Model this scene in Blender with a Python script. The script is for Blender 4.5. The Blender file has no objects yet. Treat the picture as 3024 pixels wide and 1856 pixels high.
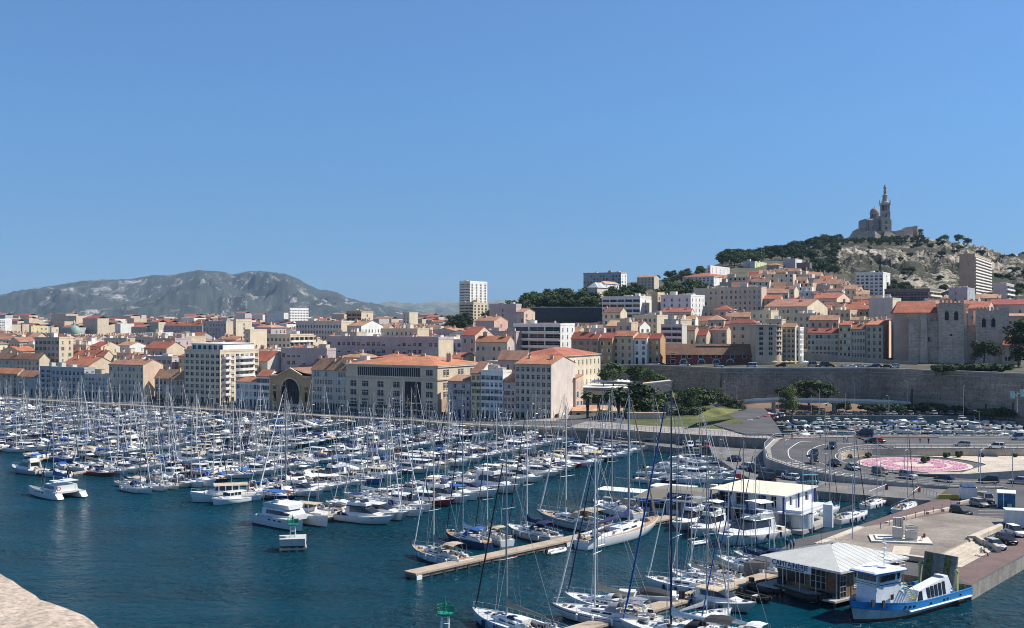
# Old harbour of a Mediterranean city seen from a fort, built object by object
import bpy, math, random
from mathutils import Vector, Matrix, noise
sc=bpy.context.scene
COL=sc.collection
rad=math.radians
R=random.Random(11)
# ---------------- camera: level, 37 m above the water, horizon a little below the middle
FPX,CX,HY,H=3276.,1512.,946.,37.
cam=bpy.data.objects.new('camera',bpy.data.cameras.new('camera'))
COL.objects.link(cam); sc.camera=cam
cam.location=(0,0,H); cam.rotation_euler=(rad(90),0,0)
cam.data.sensor_width=24; cam.data.lens=26; cam.data.sensor_fit='HORIZONTAL'
cam.data.shift_y=(HY-928)/3024.; cam.data.clip_start=.2; cam.data.clip_end=60000
# ---------------- sky and sun
SUN_EL,SUN_AZ=48.,80.      # azimuth measured from +Y towards +X
w=bpy.data.worlds.new('World'); sc.world=w; w.use_nodes=True
nt=w.node_tree; bg=nt.nodes['Background']
sky=nt.nodes.new('ShaderNodeTexSky'); sky.sky_type='NISHITA'; sky.sun_disc=False
sky.sun_elevation=rad(SUN_EL); sky.sun_rotation=rad(SUN_AZ)
sky.altitude=0; sky.air_density=1.0; sky.dust_density=0; sky.ozone_density=10
# colour grade of the sky by elevation (bluer towards the horizon than the stock model)
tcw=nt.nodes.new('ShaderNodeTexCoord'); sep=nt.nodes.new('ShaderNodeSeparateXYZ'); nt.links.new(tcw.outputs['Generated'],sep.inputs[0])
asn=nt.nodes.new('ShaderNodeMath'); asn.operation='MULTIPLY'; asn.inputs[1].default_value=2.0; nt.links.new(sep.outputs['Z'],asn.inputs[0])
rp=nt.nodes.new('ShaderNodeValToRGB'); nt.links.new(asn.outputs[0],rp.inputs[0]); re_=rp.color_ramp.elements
GR=[(0,(.24,.39,.66)),(.04,(.28,.43,.67)),(.192,(.46,.56,.665)),(.344,(.60,.71,.76)),(.55,(.76,.82,.84)),(1,(.92,.90,.86))]  # unseen upper sky warmed so that shaded walls turn less blue
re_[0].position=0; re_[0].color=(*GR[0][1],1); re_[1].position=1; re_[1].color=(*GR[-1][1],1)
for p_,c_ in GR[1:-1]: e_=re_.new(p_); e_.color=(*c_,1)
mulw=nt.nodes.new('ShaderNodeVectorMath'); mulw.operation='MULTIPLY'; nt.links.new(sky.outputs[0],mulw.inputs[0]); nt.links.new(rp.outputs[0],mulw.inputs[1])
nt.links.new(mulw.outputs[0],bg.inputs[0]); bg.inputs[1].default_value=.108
sl=bpy.data.lights.new('sun','SUN'); sl.energy=4.8; sl.angle=rad(.5); sl.color=(1,.955,.88)
so=bpy.data.objects.new('sun',sl); COL.objects.link(so)
sd=Vector((math.sin(rad(SUN_AZ))*math.cos(rad(SUN_EL)),math.cos(rad(SUN_AZ))*math.cos(rad(SUN_EL)),math.sin(rad(SUN_EL))))
so.rotation_euler=sd.to_track_quat('Z','Y').to_euler(); so.location=(50,100,300)
vs=sc.view_settings; vs.view_transform='Standard'; vs.look='None'; vs.gamma=1; vs.exposure=.55; vs.use_curve_mapping=False
cy=sc.cycles; cy.max_bounces=6; cy.diffuse_bounces=2; cy.glossy_bounces=3; cy.transmission_bounces=2; cy.volume_bounces=0
cy.caustics_reflective=False; cy.caustics_refractive=False; cy.use_denoising=True; cy.sample_clamp_indirect=4; cy.filter_width=1.0

# ---------------- helpers
def Yg(sy,z=0): return (H-z)*FPX/(sy-HY)
def G(sx,sy,z=0):
    Y=Yg(sy,z); return Vector(((sx-CX)/FPX*Y,Y,z))
def Xa(sx,Y): return (sx-CX)/FPX*Y
def Za(sy,Y): return H+(HY-sy)/FPX*Y
def SX(X,Y): return CX+X/Y*FPX
def SY(z,Y): return HY-(z-H)/Y*FPX
def lerp(a,b,t): return a+(b-a)*t
def interp(tab,x):
    if x<=tab[0][0]: return tab[0][1]
    for (a,b),(c,d) in zip(tab,tab[1:]):
        if x<=c: return b+(d-b)*(x-a)/(c-a)
    return tab[-1][1]
ORD='first second third fourth fifth sixth seventh eighth ninth tenth eleventh twelfth thirteenth fourteenth fifteenth sixteenth seventeenth eighteenth nineteenth twentieth'.split()
def ordw(i):
    i+=1
    if i<=20: return ORD[i-1]
    T={2:'twenty',3:'thirty',4:'forty',5:'fifty',6:'sixty',7:'seventy',8:'eighty',9:'ninety'}
    if i>=100: return 'hundredth'
    if i%10==0: return T[i//10][:-1]+'ieth'
    return T[i//10]+'-'+ORD[i%10-1]

class MB:
    def __init__(s): s.v=[];s.f=[];s.m=[];s.mats=[]
    def mi(s,mat):
        if mat not in s.mats: s.mats.append(mat)
        return s.mats.index(mat)
    def face(s,pts,mat):
        n=len(s.v); s.v+=[tuple(p) for p in pts]; s.f.append(tuple(range(n,n+len(pts)))); s.m.append(s.mi(mat))
    def grid(s,rows,mat,closed=False,matf=None):
        n=len(s.v); W=len(rows[0])
        for r in rows: s.v+=[tuple(p) for p in r]
        k=s.mi(mat)
        for i in range(len(rows)-1):
            for j in range(W if closed else W-1):
                j2=(j+1)%W
                s.f.append((n+i*W+j,n+i*W+j2,n+(i+1)*W+j2,n+(i+1)*W+j)); s.m.append(k if matf is None else s.mi(matf(i,j)))
    def box(s,x0,x1,y0,y1,z0,z1,mat,top=None):
        n=len(s.v); s.v+=[(x,y,z) for z in (z0,z1) for x,y in ((x0,y0),(x1,y0),(x1,y1),(x0,y1))]
        k=s.mi(mat)
        for q in ((0,3,2,1),(0,1,5,4),(1,2,6,5),(2,3,7,6),(3,0,4,7),(4,5,6,7)):
            s.f.append(tuple(n+i for i in q)); s.m.append(k)
        if top: s.m[-1]=s.mi(top)
    def hull8(s,P,mat):   # 8 points: bottom 4, top 4
        n=len(s.v); s.v+=[tuple(p) for p in P]; k=s.mi(mat)
        for q in ((0,3,2,1),(0,1,5,4),(1,2,6,5),(2,3,7,6),(3,0,4,7),(4,5,6,7)):
            s.f.append(tuple(n+i for i in q)); s.m.append(k)
    def prism(s,poly,z0,z1,mat,top=None):
        n=len(poly); z=lambda p,zz: (p[0],p[1],zz)
        s.face([z(p,z1) for p in poly],top or mat)
        for i in range(n):
            a,b=poly[i],poly[(i+1)%n]; s.face([z(a,z0),z(b,z0),z(b,z1),z(a,z1)],mat)
    def tube(s,p0,p1,r0,r1,mat,n=5,cap=True):
        p0=Vector(p0);p1=Vector(p1); d=(p1-p0)
        if d.length<1e-6: return
        q=d.to_track_quat('Z','Y'); k=len(s.v); m=s.mi(mat)
        for p,r in ((p0,r0),(p1,r1)):
            for i in range(n):
                a=2*math.pi*i/n; s.v.append(tuple(p+q@Vector((math.cos(a)*r,math.sin(a)*r,0))))
        for i in range(n):
            j=(i+1)%n; s.f.append((k+i,k+j,k+n+j,k+n+i)); s.m.append(m)
        if cap: s.f.append(tuple(range(k+n,k+2*n))); s.m.append(m); s.f.append(tuple(range(k+n-1,k-1,-1))); s.m.append(m)
    def path(s,pts,r,mat,n=4):
        for a,b in zip(pts,pts[1:]): s.tube(a,b,r,r,mat,n)
    def lathe(s,prof,mat,n=12,c=(0,0,0)):
        rows=[[(c[0]+r*math.cos(2*math.pi*i/n),c[1]+r*math.sin(2*math.pi*i/n),c[2]+z) for i in range(n)] for r,z in prof]
        s.grid(rows,mat,closed=True)
    def blob(s,c,r,mat,n=6,k=4):
        s.lathe([(r[0]*math.sin(math.pi*i/k)+1e-4,-r[2]*math.cos(math.pi*i/k)) for i in range(k+1)],mat,n,c)
    def mesh(s,name,smooth=False):
        me=bpy.data.meshes.new(name); me.from_pydata(s.v,[],s.f)
        for m in s.mats: me.materials.append(m)
        if len(s.mats)>1: me.polygons.foreach_set('material_index',s.m)
        if smooth:
            me.shade_smooth()
            try: me.set_sharp_from_angle(angle=rad(38))
            except Exception: pass
        return me
    def obj(s,name,parent=None,smooth=False): return link(name,s.mesh(name,smooth),parent)
def link(name,data,parent=None,loc=None,rz=None):
    o=bpy.data.objects.new(name,data)
    if parent is not None: o.parent=parent
    if loc is not None: o.location=loc
    if rz: o.rotation_euler=(0,0,rz)
    COL.objects.link(o); return o
def root(name,label,cat,loc=(0,0,0),rz=0,group=None,s=1):
    o=link(name,None,None,loc,rz); o['label']=label; o['category']=cat; o.empty_display_size=.5
    if group: o['group']=group
    if s!=1: o.scale=(s,s,s)
    return o
def tag(o,label,cat,group=None):
    o['label']=label; o['category']=cat
    if group: o['group']=group
    return o
def struct(o): o['kind']='structure'; return o
def stuff(o): o['kind']='stuff'; return o
CACHE={}
def cached(key,fn):
    if key not in CACHE: CACHE[key]=fn()
    return CACHE[key]

# ---------------- materials
MATS={}
def M(name,col=None,rough=.7,amt=.18,sc1=.35,fine=.12,sc2=6,metal=0,spec=.3,rnd=0,hue=0,bump=0,bsc=8,streak=0,brick=None):
    if name in MATS: return MATS[name]
    m=bpy.data.materials.new(name); m.use_nodes=True; MATS[name]=m
    t=m.node_tree; N=t.nodes; L=t.links; b=N['Principled BSDF']
    b.inputs['Roughness'].default_value=rough; b.inputs['Metallic'].default_value=metal
    b.inputs['Specular IOR Level'].default_value=spec
    tc=N.new('ShaderNodeTexCoord')
    def nz(scale,det=3,vec=None):
        n=N.new('ShaderNodeTexNoise'); n.inputs['Scale'].default_value=scale; n.inputs['Detail'].default_value=det
        L.new(vec or tc.outputs['Object'],n.inputs['Vector']); return n.outputs['Fac']
    def mapr(v,lo,hi,a=.3,c=.7):
        r=N.new('ShaderNodeMapRange'); r.inputs[1].default_value=a; r.inputs[2].default_value=c
        r.inputs[3].default_value=lo; r.inputs[4].default_value=hi; L.new(v,r.inputs[0]); return r.outputs[0]
    def mul(a,c):
        x=N.new('ShaderNodeMath'); x.operation='MULTIPLY'; L.new(a,x.inputs[0])
        if isinstance(c,float): x.inputs[1].default_value=c
        else: L.new(c,x.inputs[1])
        return x.outputs[0]
    f=mapr(nz(sc1),1-amt,1+amt)
    if fine: f=mul(f,mapr(nz(sc2,2),1-fine,1+fine))
    if streak:
        mp=N.new('ShaderNodeMapping'); mp.inputs['Scale'].default_value=(1.6,1.6,.12); L.new(tc.outputs['Object'],mp.inputs[0])
        f=mul(f,mapr(nz(1,3,mp.outputs[0]),1-streak,1+streak*.5))
    if brick:
        sp=N.new('ShaderNodeSeparateXYZ'); L.new(tc.outputs['Object'],sp.inputs[0]); ad=N.new('ShaderNodeMath'); L.new(sp.outputs[0],ad.inputs[0]); L.new(sp.outputs[1],ad.inputs[1])
        cb=N.new('ShaderNodeCombineXYZ'); L.new(ad.outputs[0],cb.inputs[0]); L.new(sp.outputs[2],cb.inputs[1])
        bt=N.new('ShaderNodeTexBrick'); bt.inputs['Color1'].default_value=(1.12,)*3+(1,); bt.inputs['Color2'].default_value=(.82,)*3+(1,); bt.inputs['Mortar'].default_value=(.6,)*3+(1,)
        bt.inputs['Scale'].default_value=1; bt.inputs['Brick Width'].default_value=brick[0]; bt.inputs['Row Height'].default_value=brick[1]; bt.inputs['Mortar Size'].default_value=.03; L.new(cb.outputs[0],bt.inputs['Vector'])
        bw=N.new('ShaderNodeRGBToBW'); L.new(bt.outputs['Color'],bw.inputs[0]); f=mul(f,bw.outputs[0])
    if rnd:
        oi=N.new('ShaderNodeObjectInfo'); f=mul(f,mapr(oi.outputs['Random'],1-rnd,1+rnd,0,1))
    vv=N.new('ShaderNodeVectorMath'); vv.operation='SCALE'; vv.inputs[0].default_value=col[:3]; L.new(f,vv.inputs['Scale'])
    out=vv.outputs[0]
    if hue:
        oi=N.new('ShaderNodeObjectInfo'); hs=N.new('ShaderNodeHueSaturation'); L.new(out,hs.inputs['Color'])
        L.new(mapr(oi.outputs['Random'],.5-hue,.5+hue,0,1),hs.inputs['Hue']); out=hs.outputs[0]
    L.new(out,b.inputs['Base Color'])
    if bump:
        bp=N.new('ShaderNodeBump'); bp.inputs['Strength'].default_value=1; bp.inputs['Distance'].default_value=bump
        L.new(nz(bsc,4),bp.inputs['Height']); L.new(bp.outputs[0],b.inputs['Normal'])
    return m
# walls
WALL={'cream': (0.616, 0.517, 0.374), 'white': (0.74, 0.72, 0.67), 'beige': (0.55, 0.44, 0.319), 'ochre': (0.506, 0.341, 0.176), 'pink': (0.616, 0.418, 0.319), 'peach': (.62,.46,.34), 'grey': (0.463, 0.45, 0.425), 'stone': (0.525, 0.463, 0.362), 'yellow': (0.62, 0.52, 0.3), 'brown': (0.425, 0.312, 0.225), 'red': (0.24, 0.055, 0.045), 'mauve': (0.45, 0.375, 0.362), 'sand': (0.594, 0.473, 0.341), 'bluegrey': (0.375, 0.4, 0.413), 'concrete': (0.575, 0.537, 0.475), 'lime': (0.572, 0.605, 0.33), 'dark': (0.16, 0.15, 0.15), 'greige': (0.66, 0.567, 0.484)}
def wall(n): return M('wall_'+n,WALL[n],.85,.10,.25,.06,3,rnd=.07,hue=.006,streak=.10)
TILE={'orange':(.40,.145,.085),'red':(.33,.105,.068),'old':(.36,.19,.12),'brown':(.23,.125,.085),'pale':(.46,.27,.17),'grey':(.22,.21,.20),'metal':(.38,.40,.42)}
def tile(n):
    if 'tile_'+n in MATS: return MATS['tile_'+n]
    m=M('tile_'+n,TILE[n],.85,.22,.22,.25,2.2,rnd=.12,hue=.012); t=m.node_tree; N=t.nodes; L=t.links
    tc=N.new('ShaderNodeTexCoord'); wv=N.new('ShaderNodeTexWave'); wv.inputs['Scale'].default_value=1.3; wv.bands_direction='DIAGONAL'
    wv.inputs['Distortion'].default_value=.3; L.new(tc.outputs['Object'],wv.inputs[0])
    bp=N.new('ShaderNodeBump'); bp.inputs['Distance'].default_value=.05; L.new(wv.outputs['Fac'],bp.inputs['Height'])
    L.new(bp.outputs[0],N['Principled BSDF'].inputs['Normal']); return m
GLASS=M('dark_glass',(.012,.016,.024),.3,.3,.8,0,spec=.22)
GLASS2=M('curtained_glass',(.09,.095,.10),.3,.3,.8,0,spec=.25)
FRAME=M('window_paint',(.60,.58,.53),.5,.05)
SHUT={'grey':(.40,.42,.42),'blue':(.26,.32,.36),'brown':(.24,.17,.12),'white':(.62,.61,.57),'green':(.18,.25,.20),'dark':(.10,.10,.10)}
def shut(n): return M('shutter_'+n,SHUT[n],.6,.12,1,.15,9,rnd=.06)
WHITE=M('white_paint',(.78,.78,.76),.35,.05,.6,.03)
ASPH=M('asphalt',(.085,.083,.082),.9,.22,.12,.15,3)
PAVE=M('pale_paving',(.30,.265,.23),.85,.18,.10,.14,1.5)
CONC=M('concrete_grey',(.34,.325,.30),.85,.16,.3,.12,4)
STONE=M('pale_limestone',(.52,.45,.36),.85,.16,.5,.14,5,bump=.02)
DARKM=M('dark_metal',(.05,.05,.055),.5,.1)
STEEL=M('galvanised_steel',(.45,.46,.47),.4,.08,metal=.3)
MARK=M('road_marking',(.62,.61,.58),.7,.15,2,.1)
RAILM=M('railing_paint',(.55,.54,.51),.6,.08)
# ---------------- meshes that need evaluation are made first, while the scene is empty
COVC={'navy':(.015,.025,.09),'white':(.72,.72,.70),'beige':(.46,.38,.27),'grey':(.24,.25,.27),'blue':(.03,.10,.30),'black':(.03,.03,.035),'burgundy':(.16,.02,.03),'turquoise':(.05,.30,.36),'red':(.45,.03,.03)}
def cov(n): return M('canvas_'+n,COVC[n],.85,.12,1.5,.1,6,rnd=.08)
def person_mesh(kind,shirt,trou):
    def mk():
        V=[(0,0,.95),(0,0,1.18),(0,0,1.42),(0,0,1.52),(0,.01,1.66),(.19,0,1.40),(.25,.02,1.12),(.24,.12,.90),(-.19,0,1.40),(-.25,-.02,1.12),(-.22,-.12,.90),(.1,.0,.90),(.12,.10,.50),(.12,.16,.06),(.12,.28,.03),(-.1,0,.90),(-.12,-.08,.50),(-.12,-.20,.08),(-.12,-.08,.03)]
        if kind=='sit': V=[(x,y,z-.45) for x,y,z in V]; V[12]=(.14,.45,.50);V[13]=(.14,.50,.08);V[14]=(.14,.64,.04);V[16]=(-.14,.45,.50);V[17]=(-.14,.55,.08);V[18]=(-.14,.69,.04); V[7]=(.2,.35,.55);V[10]=(-.2,.35,.55)
        E=[(0,1),(1,2),(2,3),(3,4),(2,5),(5,6),(6,7),(2,8),(8,9),(9,10),(0,11),(11,12),(12,13),(13,14),(0,15),(15,16),(16,17),(17,18)]
        RD=[.15,.14,.15,.055,.105,.06,.045,.035,.06,.045,.035,.10,.07,.045,.04,.10,.07,.045,.04]
        me=bpy.data.meshes.new('person_skin'); me.from_pydata(V,E,[]); o=bpy.data.objects.new('tmp_person',me); COL.objects.link(o)
        sk=o.modifiers.new('skin','SKIN'); sv=me.skin_vertices[0].data
        for i,r in enumerate(RD): sv[i].radius=(r,r*.85)
        sv[0].use_root=True; s=o.modifiers.new('sub','SUBSURF'); s.levels=1; s.render_levels=1
        dg=bpy.context.evaluated_depsgraph_get(); dg.update(); m2=bpy.data.meshes.new_from_object(o.evaluated_get(dg)); bpy.data.objects.remove(o)
        off=-.45 if kind=='sit' else 0
        m2.materials.clear()
        for m in (M('skin',(.42,.26,.18),.6),M('shirt_'+shirt,COVC[shirt],.85),M('trousers_'+trou,COVC[trou],.85),M('hair',(.04,.03,.02),.8)): m2.materials.append(m)
        for p in m2.polygons:
            c=p.center; z=c.z-off
            if z>1.68: k=3
            elif z>1.50 or (abs(c.x)>.17 and z<1.05 and z>.8): k=0
            elif z>.95: k=1
            elif z<.08 : k=3
            else: k=2
            if kind=='sit' and z<=.95+0 and z>.5: k=2
            p.material_index=k
        m2.shade_smooth(); m2.name='person_body'; return m2
    return cached(('person',kind,shirt,trou),mk)
for _k,_s,_t in [('stand',a,b) for a in ('white','navy','red','grey','turquoise','black','beige') for b in ('navy','grey','beige','black')]+[('sit',a,b) for a in ('burgundy','white','black') for b in ('navy','grey')]: person_mesh(_k,_s,_t)
def text_mesh(s,size,mat,ext=.02):
    cu=bpy.data.curves.new('tmp_text','FONT'); cu.body=s; cu.size=size; cu.extrude=ext; cu.align_x='CENTER'; cu.align_y='CENTER'
    o=bpy.data.objects.new('tmp_text',cu); COL.objects.link(o); dg=bpy.context.evaluated_depsgraph_get(); dg.update()
    me=bpy.data.meshes.new_from_object(o.evaluated_get(dg)); bpy.data.objects.remove(o); me.materials.clear(); me.materials.append(mat); me.name='lettering'; return me
TXT={t:text_mesh(t,sz,cov(c)) for t,sz,c in (('CAPITAINERIE',.95,'navy'),('PLAISANCE ET BASSIN DU VIEUX PORT',.27,'navy'),('SPCOTIL',.8,'white'))}
# ---------------- terrain
TX=[-900,-400,600,1200,1400,1600,1900,2200,2500,2700,3024,3400,4200]
TY=[330,450,520,600,700,850,1000,1200,1400,1700,2200,3200,6500]
TZ=[
[3,3,5,7,8,10,12,14,16,18,20,22,24],[3,3,5,7,8,10,12,14,16,18,20,22,24],[3,3,5,8,10,12,14,16,18,20,22,24,24],
[3,4,8,12,16,20,22,22,20,20,20,22,24],[3,4,10,20,30,35,34,30,25,22,20,20,24],[3,6,14,26,43,54,54,45,35,25,20,20,24],
[10,15,20,28,42,60,72,70,55,35,20,20,24],[17,17.5,21,32,46,66,88,104,102,60,30,20,24],[17,17.5,21,30,43,62,88,119,138,100,60,30,24],
[17,17.5,20,28,40,58,84,120,141,112,70,30,24],[17,17.5,20,26,36,53,76,102,116,100,60,30,24],[17,17.5,20,26,36,52,70,90,100,90,50,30,24],[17,17.5,20,26,36,52,70,80,80,70,40,30,24]]
def _seg(T,x):
    if x<=T[0]: return 0,0.
    for i in range(len(T)-1):
        if x<=T[i+1]: return i,(x-T[i])/(T[i+1]-T[i])
    return len(T)-2,1.
def tz(X,Y):
    Yc=max(Y,60.); i,a=_seg(TX,SX(X,Yc)); j,b=_seg(TY,Y)
    a=a*a*(3-2*a); 
    return lerp(lerp(TZ[i][j],TZ[i][j+1],b),lerp(TZ[i+1][j],TZ[i+1][j+1],b),a)
# front limit of the raised ground: quay facades on the left, rampart on the right
RAMP=[(18,476),(57,473),(83,440),(142,443),(184,392),(300,330)]
def front_line(sx):
    k=(sx-CX)/FPX
    if sx<1655:
        u=k*385.6/(.867+.499*k); return 385.6-.499*u+3
    best=1e9
    for (x0,y0),(x1,y1) in zip(RAMP,RAMP[1:]):
        den=(x1-x0)-k*(y1-y0)
        if abs(den)<1e-6: continue
        t=(k*y0-x0)/den
        if -.001<=t<=1.001: best=min(best,y0+t*(y1-y0))
    if best<1e8: return best+1.2
    return 476 if sx<1960 else 330
def ground_noise(X,Y):
    a=min(1,max(0,(Y-840)/160)); s=SX(X,Y)
    a*=min(1,max(0,(s-2380)/120))*min(1,max(0,(1650-Y)/150))
    v=Vector((X/38,Y/38,0)); n=noise.fractal(v,1.0,2.1,5)
    v2=Vector((X/22+9,Y/60,3)); r=1-abs(noise.fractal(v2,1.0,2.2,5))
    v4=Vector((X/7,Y/9,5)); r4=1-abs(noise.fractal(v4,1.0,2.2,3)) if a>0 else 0
    return a*(n*7+(r-.75)*17+(r4-.7)*4.5)*(0.12 if (Y>1120 and 2420<s<2780) else 0.3 if Y>1320 else 1)
CITYG=M('city_ground',(.085,.08,.055),.95,.3,.05,.2,.5)
def rock_mat(name,rock,scrub,s,thr=.5,k=.08,haze=False,bump=1.5,soil=None):
    m=bpy.data.materials.new(name); m.use_nodes=True; t=m.node_tree;N=t.nodes;L=t.links;b=N['Principled BSDF']
    b.inputs['Roughness'].default_value=.95; b.inputs['Specular IOR Level'].default_value=.1
    g=N.new('ShaderNodeNewGeometry')
    def nz(sc_,det,rough=.6,dist=0,vec=None):
        n=N.new('ShaderNodeTexNoise'); n.inputs['Scale'].default_value=sc_; n.inputs['Detail'].default_value=det; n.inputs['Roughness'].default_value=rough
        n.inputs['Distortion'].default_value=dist; L.new(vec or g.outputs['Position'],n.inputs[0]); return n.outputs['Fac']
    mp=N.new('ShaderNodeMapping'); mp.inputs['Scale'].default_value=(1,.45,.55); L.new(g.outputs['Position'],mp.inputs[0])
    big=nz(s,8,.62,.8,mp.outputs[0]); fine=nz(s*9,6,.7,.3); loc=nz(s*.22,2,.5)
    su=N.new('ShaderNodeMath'); su.operation='MULTIPLY_ADD'; L.new(fine,su.inputs[0]); su.inputs[1].default_value=.8; L.new(big,su.inputs[2])
    s2=N.new('ShaderNodeMath'); s2.operation='MULTIPLY_ADD'; L.new(loc,s2.inputs[0]); s2.inputs[1].default_value=.5; L.new(su.outputs[0],s2.inputs[2])
    cr=N.new('ShaderNodeValToRGB'); e=cr.color_ramp.elements
    off=.275+.25
    e[0].position=(thr+off-k)/1.6; e[0].color=(*scrub,1); e[1].position=(thr+off+k)/1.6; e[1].color=(*rock,1)
    sd_=N.new('ShaderNodeMath'); sd_.operation='MULTIPLY'; sd_.inputs[1].default_value=1/1.6; L.new(s2.outputs[0],sd_.inputs[0]); L.new(sd_.outputs[0],cr.inputs[0])
    if soil: ee=cr.color_ramp.elements.new((thr+off)/1.6); ee.color=(*soil,1)
    mx=N.new('ShaderNodeMapRange'); mx.inputs[1].default_value=.3; mx.inputs[2].default_value=.7; mx.inputs[3].default_value=.5; mx.inputs[4].default_value=1.45
    L.new(nz(s*13,5,.7),mx.inputs[0]); sv=N.new('ShaderNodeVectorMath'); sv.operation='SCALE'; L.new(cr.outputs[0],sv.inputs[0]); L.new(mx.outputs[0],sv.inputs['Scale'])
    L.new(sv.outputs[0],b.inputs['Base Color'])
    bp=N.new('ShaderNodeBump'); bp.inputs['Distance'].default_value=bump; L.new(su.outputs[0],bp.inputs['Height']); L.new(bp.outputs[0],b.inputs['Normal'])
    return m
HILLROCK=rock_mat('hill_rock',(.38,.335,.28),(.050,.054,.038),.040,.665,.075,bump=1.2,soil=(.17,.15,.11))
def build_terrain():
    mb=MB(); sxs=list(range(-700,2400,25))+list(range(2400,3060,7))+list(range(3060,3901,20)); rows=[]
    for sx in sxs:
        f=front_line(sx); r=[]
        n=150
        for j in range(n):
            t=j/(n-1); Y=f+(1750-f)*t**1.25
            X=Xa(sx,Y); z=tz(X,Y)+ground_noise(X,Y)
            r.append((X,Y,z))
        for Y in (2000,2600,3500,5000,6800): X=Xa(sx,Y); r.append((X,Y,tz(X,Y)))
        rows.append(r)
    def mf(i,j):
        X,Y,z=rows[i][j]
        return HILLROCK if (sxs[i]>2440+(max(0,1000-Y))*.6 and Y>845) or (Y>1150 and sxs[i]>1900 and Y<2300) else CITYG
    mb.grid(rows,CITYG,matf=mf)
    # front skirts
    for a,b in zip(rows,rows[1:]):
        mb.face([(a[0][0],a[0][1],-2),(b[0][0],b[0][1],-2),b[0],a[0]],CITYG)
    struct(mb.obj('hill_terrain',smooth=True))
build_terrain()
# ---------------- mountains
RIDGE=[(-900,925),(-500,905),(0,872),(60,858),(148,845),(237,831),(305,826),(385,825),(453,812),(493,814),(589,797),(663,803),(688,812),(740,801),(765,800),(832,809),(863,818),(937,854),(993,862),(1024,879),(1073,891),(1122,899),(1200,915),(1300,930),(1500,942)]
RIDGE2=[(800,930),(1000,915),(1080,902),(1122,897),(1153,891),(1190,894),(1233,896),(1295,890),(1354,892),(1500,885),(1800,893),(2300,905),(3000,915),(3900,925)]
MTN=rock_mat('mountain_limestone',(.46,.42,.38),(.055,.065,.058),0.0125,.785,.05,bump=10)
MTN2=rock_mat('far_mountain_scrub',(.20,.20,.17),(.09,.11,.08),.0022,.62,.08,bump=8)
def build_mountain(name,ridge,Yb,Yr,Ye,mat,x0,x1,amp,seed):
    rows=[]
    for sx in range(x0,x1+1,5):
        ry=interp(ridge,sx); k=(sx-CX)/FPX
        zr=Za(ry+noise.fractal(Vector((sx/23.,seed,0)),1,2,4)*2.2,Yr); r=[]
        for j in range(75):
            t=j/74; Y=Yb+(Ye-Yb)*t; X=k*Y
            u=(Y-Yb)/(Yr-Yb) if Y<Yr else (Ye-Y)/(Ye-Yr)
            u=max(0,min(1,u))
            base=24+(zr-24)*(u**1.25)
            v=Vector((X/900+seed,Y/1500,0)); rg=1-abs(noise.fractal(v,1.,2.1,6))*2.1
            v3=Vector((X/260,Y/420,seed)); r3=noise.fractal(v3,1.,2.2,5)
            env=math.sin(math.pi*min(1,u)) if u<1 else 0
            env=(u*(1-u)*4)
            base+=env*((rg-.55)*amp+r3*amp*.7)*(zr/300.)
            r.append((X,Y,max(base,15)))
        rows.append(r)
    mb=MB(); mb.grid(rows,mat); return struct(mb.obj(name,smooth=True))
build_mountain('mountain_range',RIDGE,5600,8800,11500,MTN,-800,1500,105,3.3)
build_mountain('far_mountain_range',RIDGE2,10500,12500,15000,MTN2,800,3800,45,8.1)
# ---------------- water
def water_mat():
    m=bpy.data.materials.new('harbour_water'); m.use_nodes=True; t=m.node_tree;N=t.nodes;L=t.links;b=N['Principled BSDF']
    g=N.new('ShaderNodeNewGeometry')
    def nz(s,det,sc3,rough=.55,dist=0):
        mp=N.new('ShaderNodeMapping'); mp.inputs['Scale'].default_value=sc3; mp.inputs['Rotation'].default_value=(0,0,rad(8)); L.new(g.outputs['Position'],mp.inputs[0])
        n=N.new('ShaderNodeTexNoise'); n.inputs['Scale'].default_value=s; n.inputs['Detail'].default_value=det; n.inputs['Roughness'].default_value=rough; n.inputs['Distortion'].default_value=dist
        L.new(mp.outputs[0],n.inputs[0]); return n.outputs['Fac']
    a=nz(.6,5,(1,1.0,1),.62,.4); c=nz(.08,2,(1,1.6,1)); big=nz(.012,3,(1,1,1))
    mx=N.new('ShaderNodeMix'); mx.data_type='RGBA'; mx.inputs[6].default_value=(.001,.035,.053,1); mx.inputs[7].default_value=(.001,.043,.068,1)
    mr=N.new('ShaderNodeMapRange'); mr.inputs[1].default_value=.35; mr.inputs[2].default_value=.65; L.new(big,mr.inputs[0]); L.new(mr.outputs[0],mx.inputs[0])
    L.new(mx.outputs[2],b.inputs['Base Color'])
    b.inputs['Roughness'].default_value=.12; b.inputs['IOR'].default_value=1.33; b.inputs['Specular IOR Level'].default_value=.13
    ad=N.new('ShaderNodeMath'); ad.operation='MULTIPLY_ADD'; L.new(c,ad.inputs[0]); ad.inputs[1].default_value=1.2; L.new(a,ad.inputs[2])
    bp=N.new('ShaderNodeBump'); bp.inputs['Strength'].default_value=1; bp.inputs['Distance'].default_value=2.2; L.new(ad.outputs[0],bp.inputs['Height']); L.new(bp.outputs[0],b.inputs['Normal'])
    ms=N.new('ShaderNodeMapRange'); ms.inputs[1].default_value=.38; ms.inputs[2].default_value=.62; ms.inputs[3].default_value=.45; ms.inputs[4].default_value=1.0; L.new(nz(.03,3,(1,2,1)),ms.inputs[0]); L.new(ms.outputs[0],bp.inputs['Strength'])
    return m
mb=MB(); mb.face([(-2500,-600,0),(1500,-600,0),(1500,560,0),(-2500,1200,0)],water_mat()); struct(mb.obj('water'))

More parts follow.
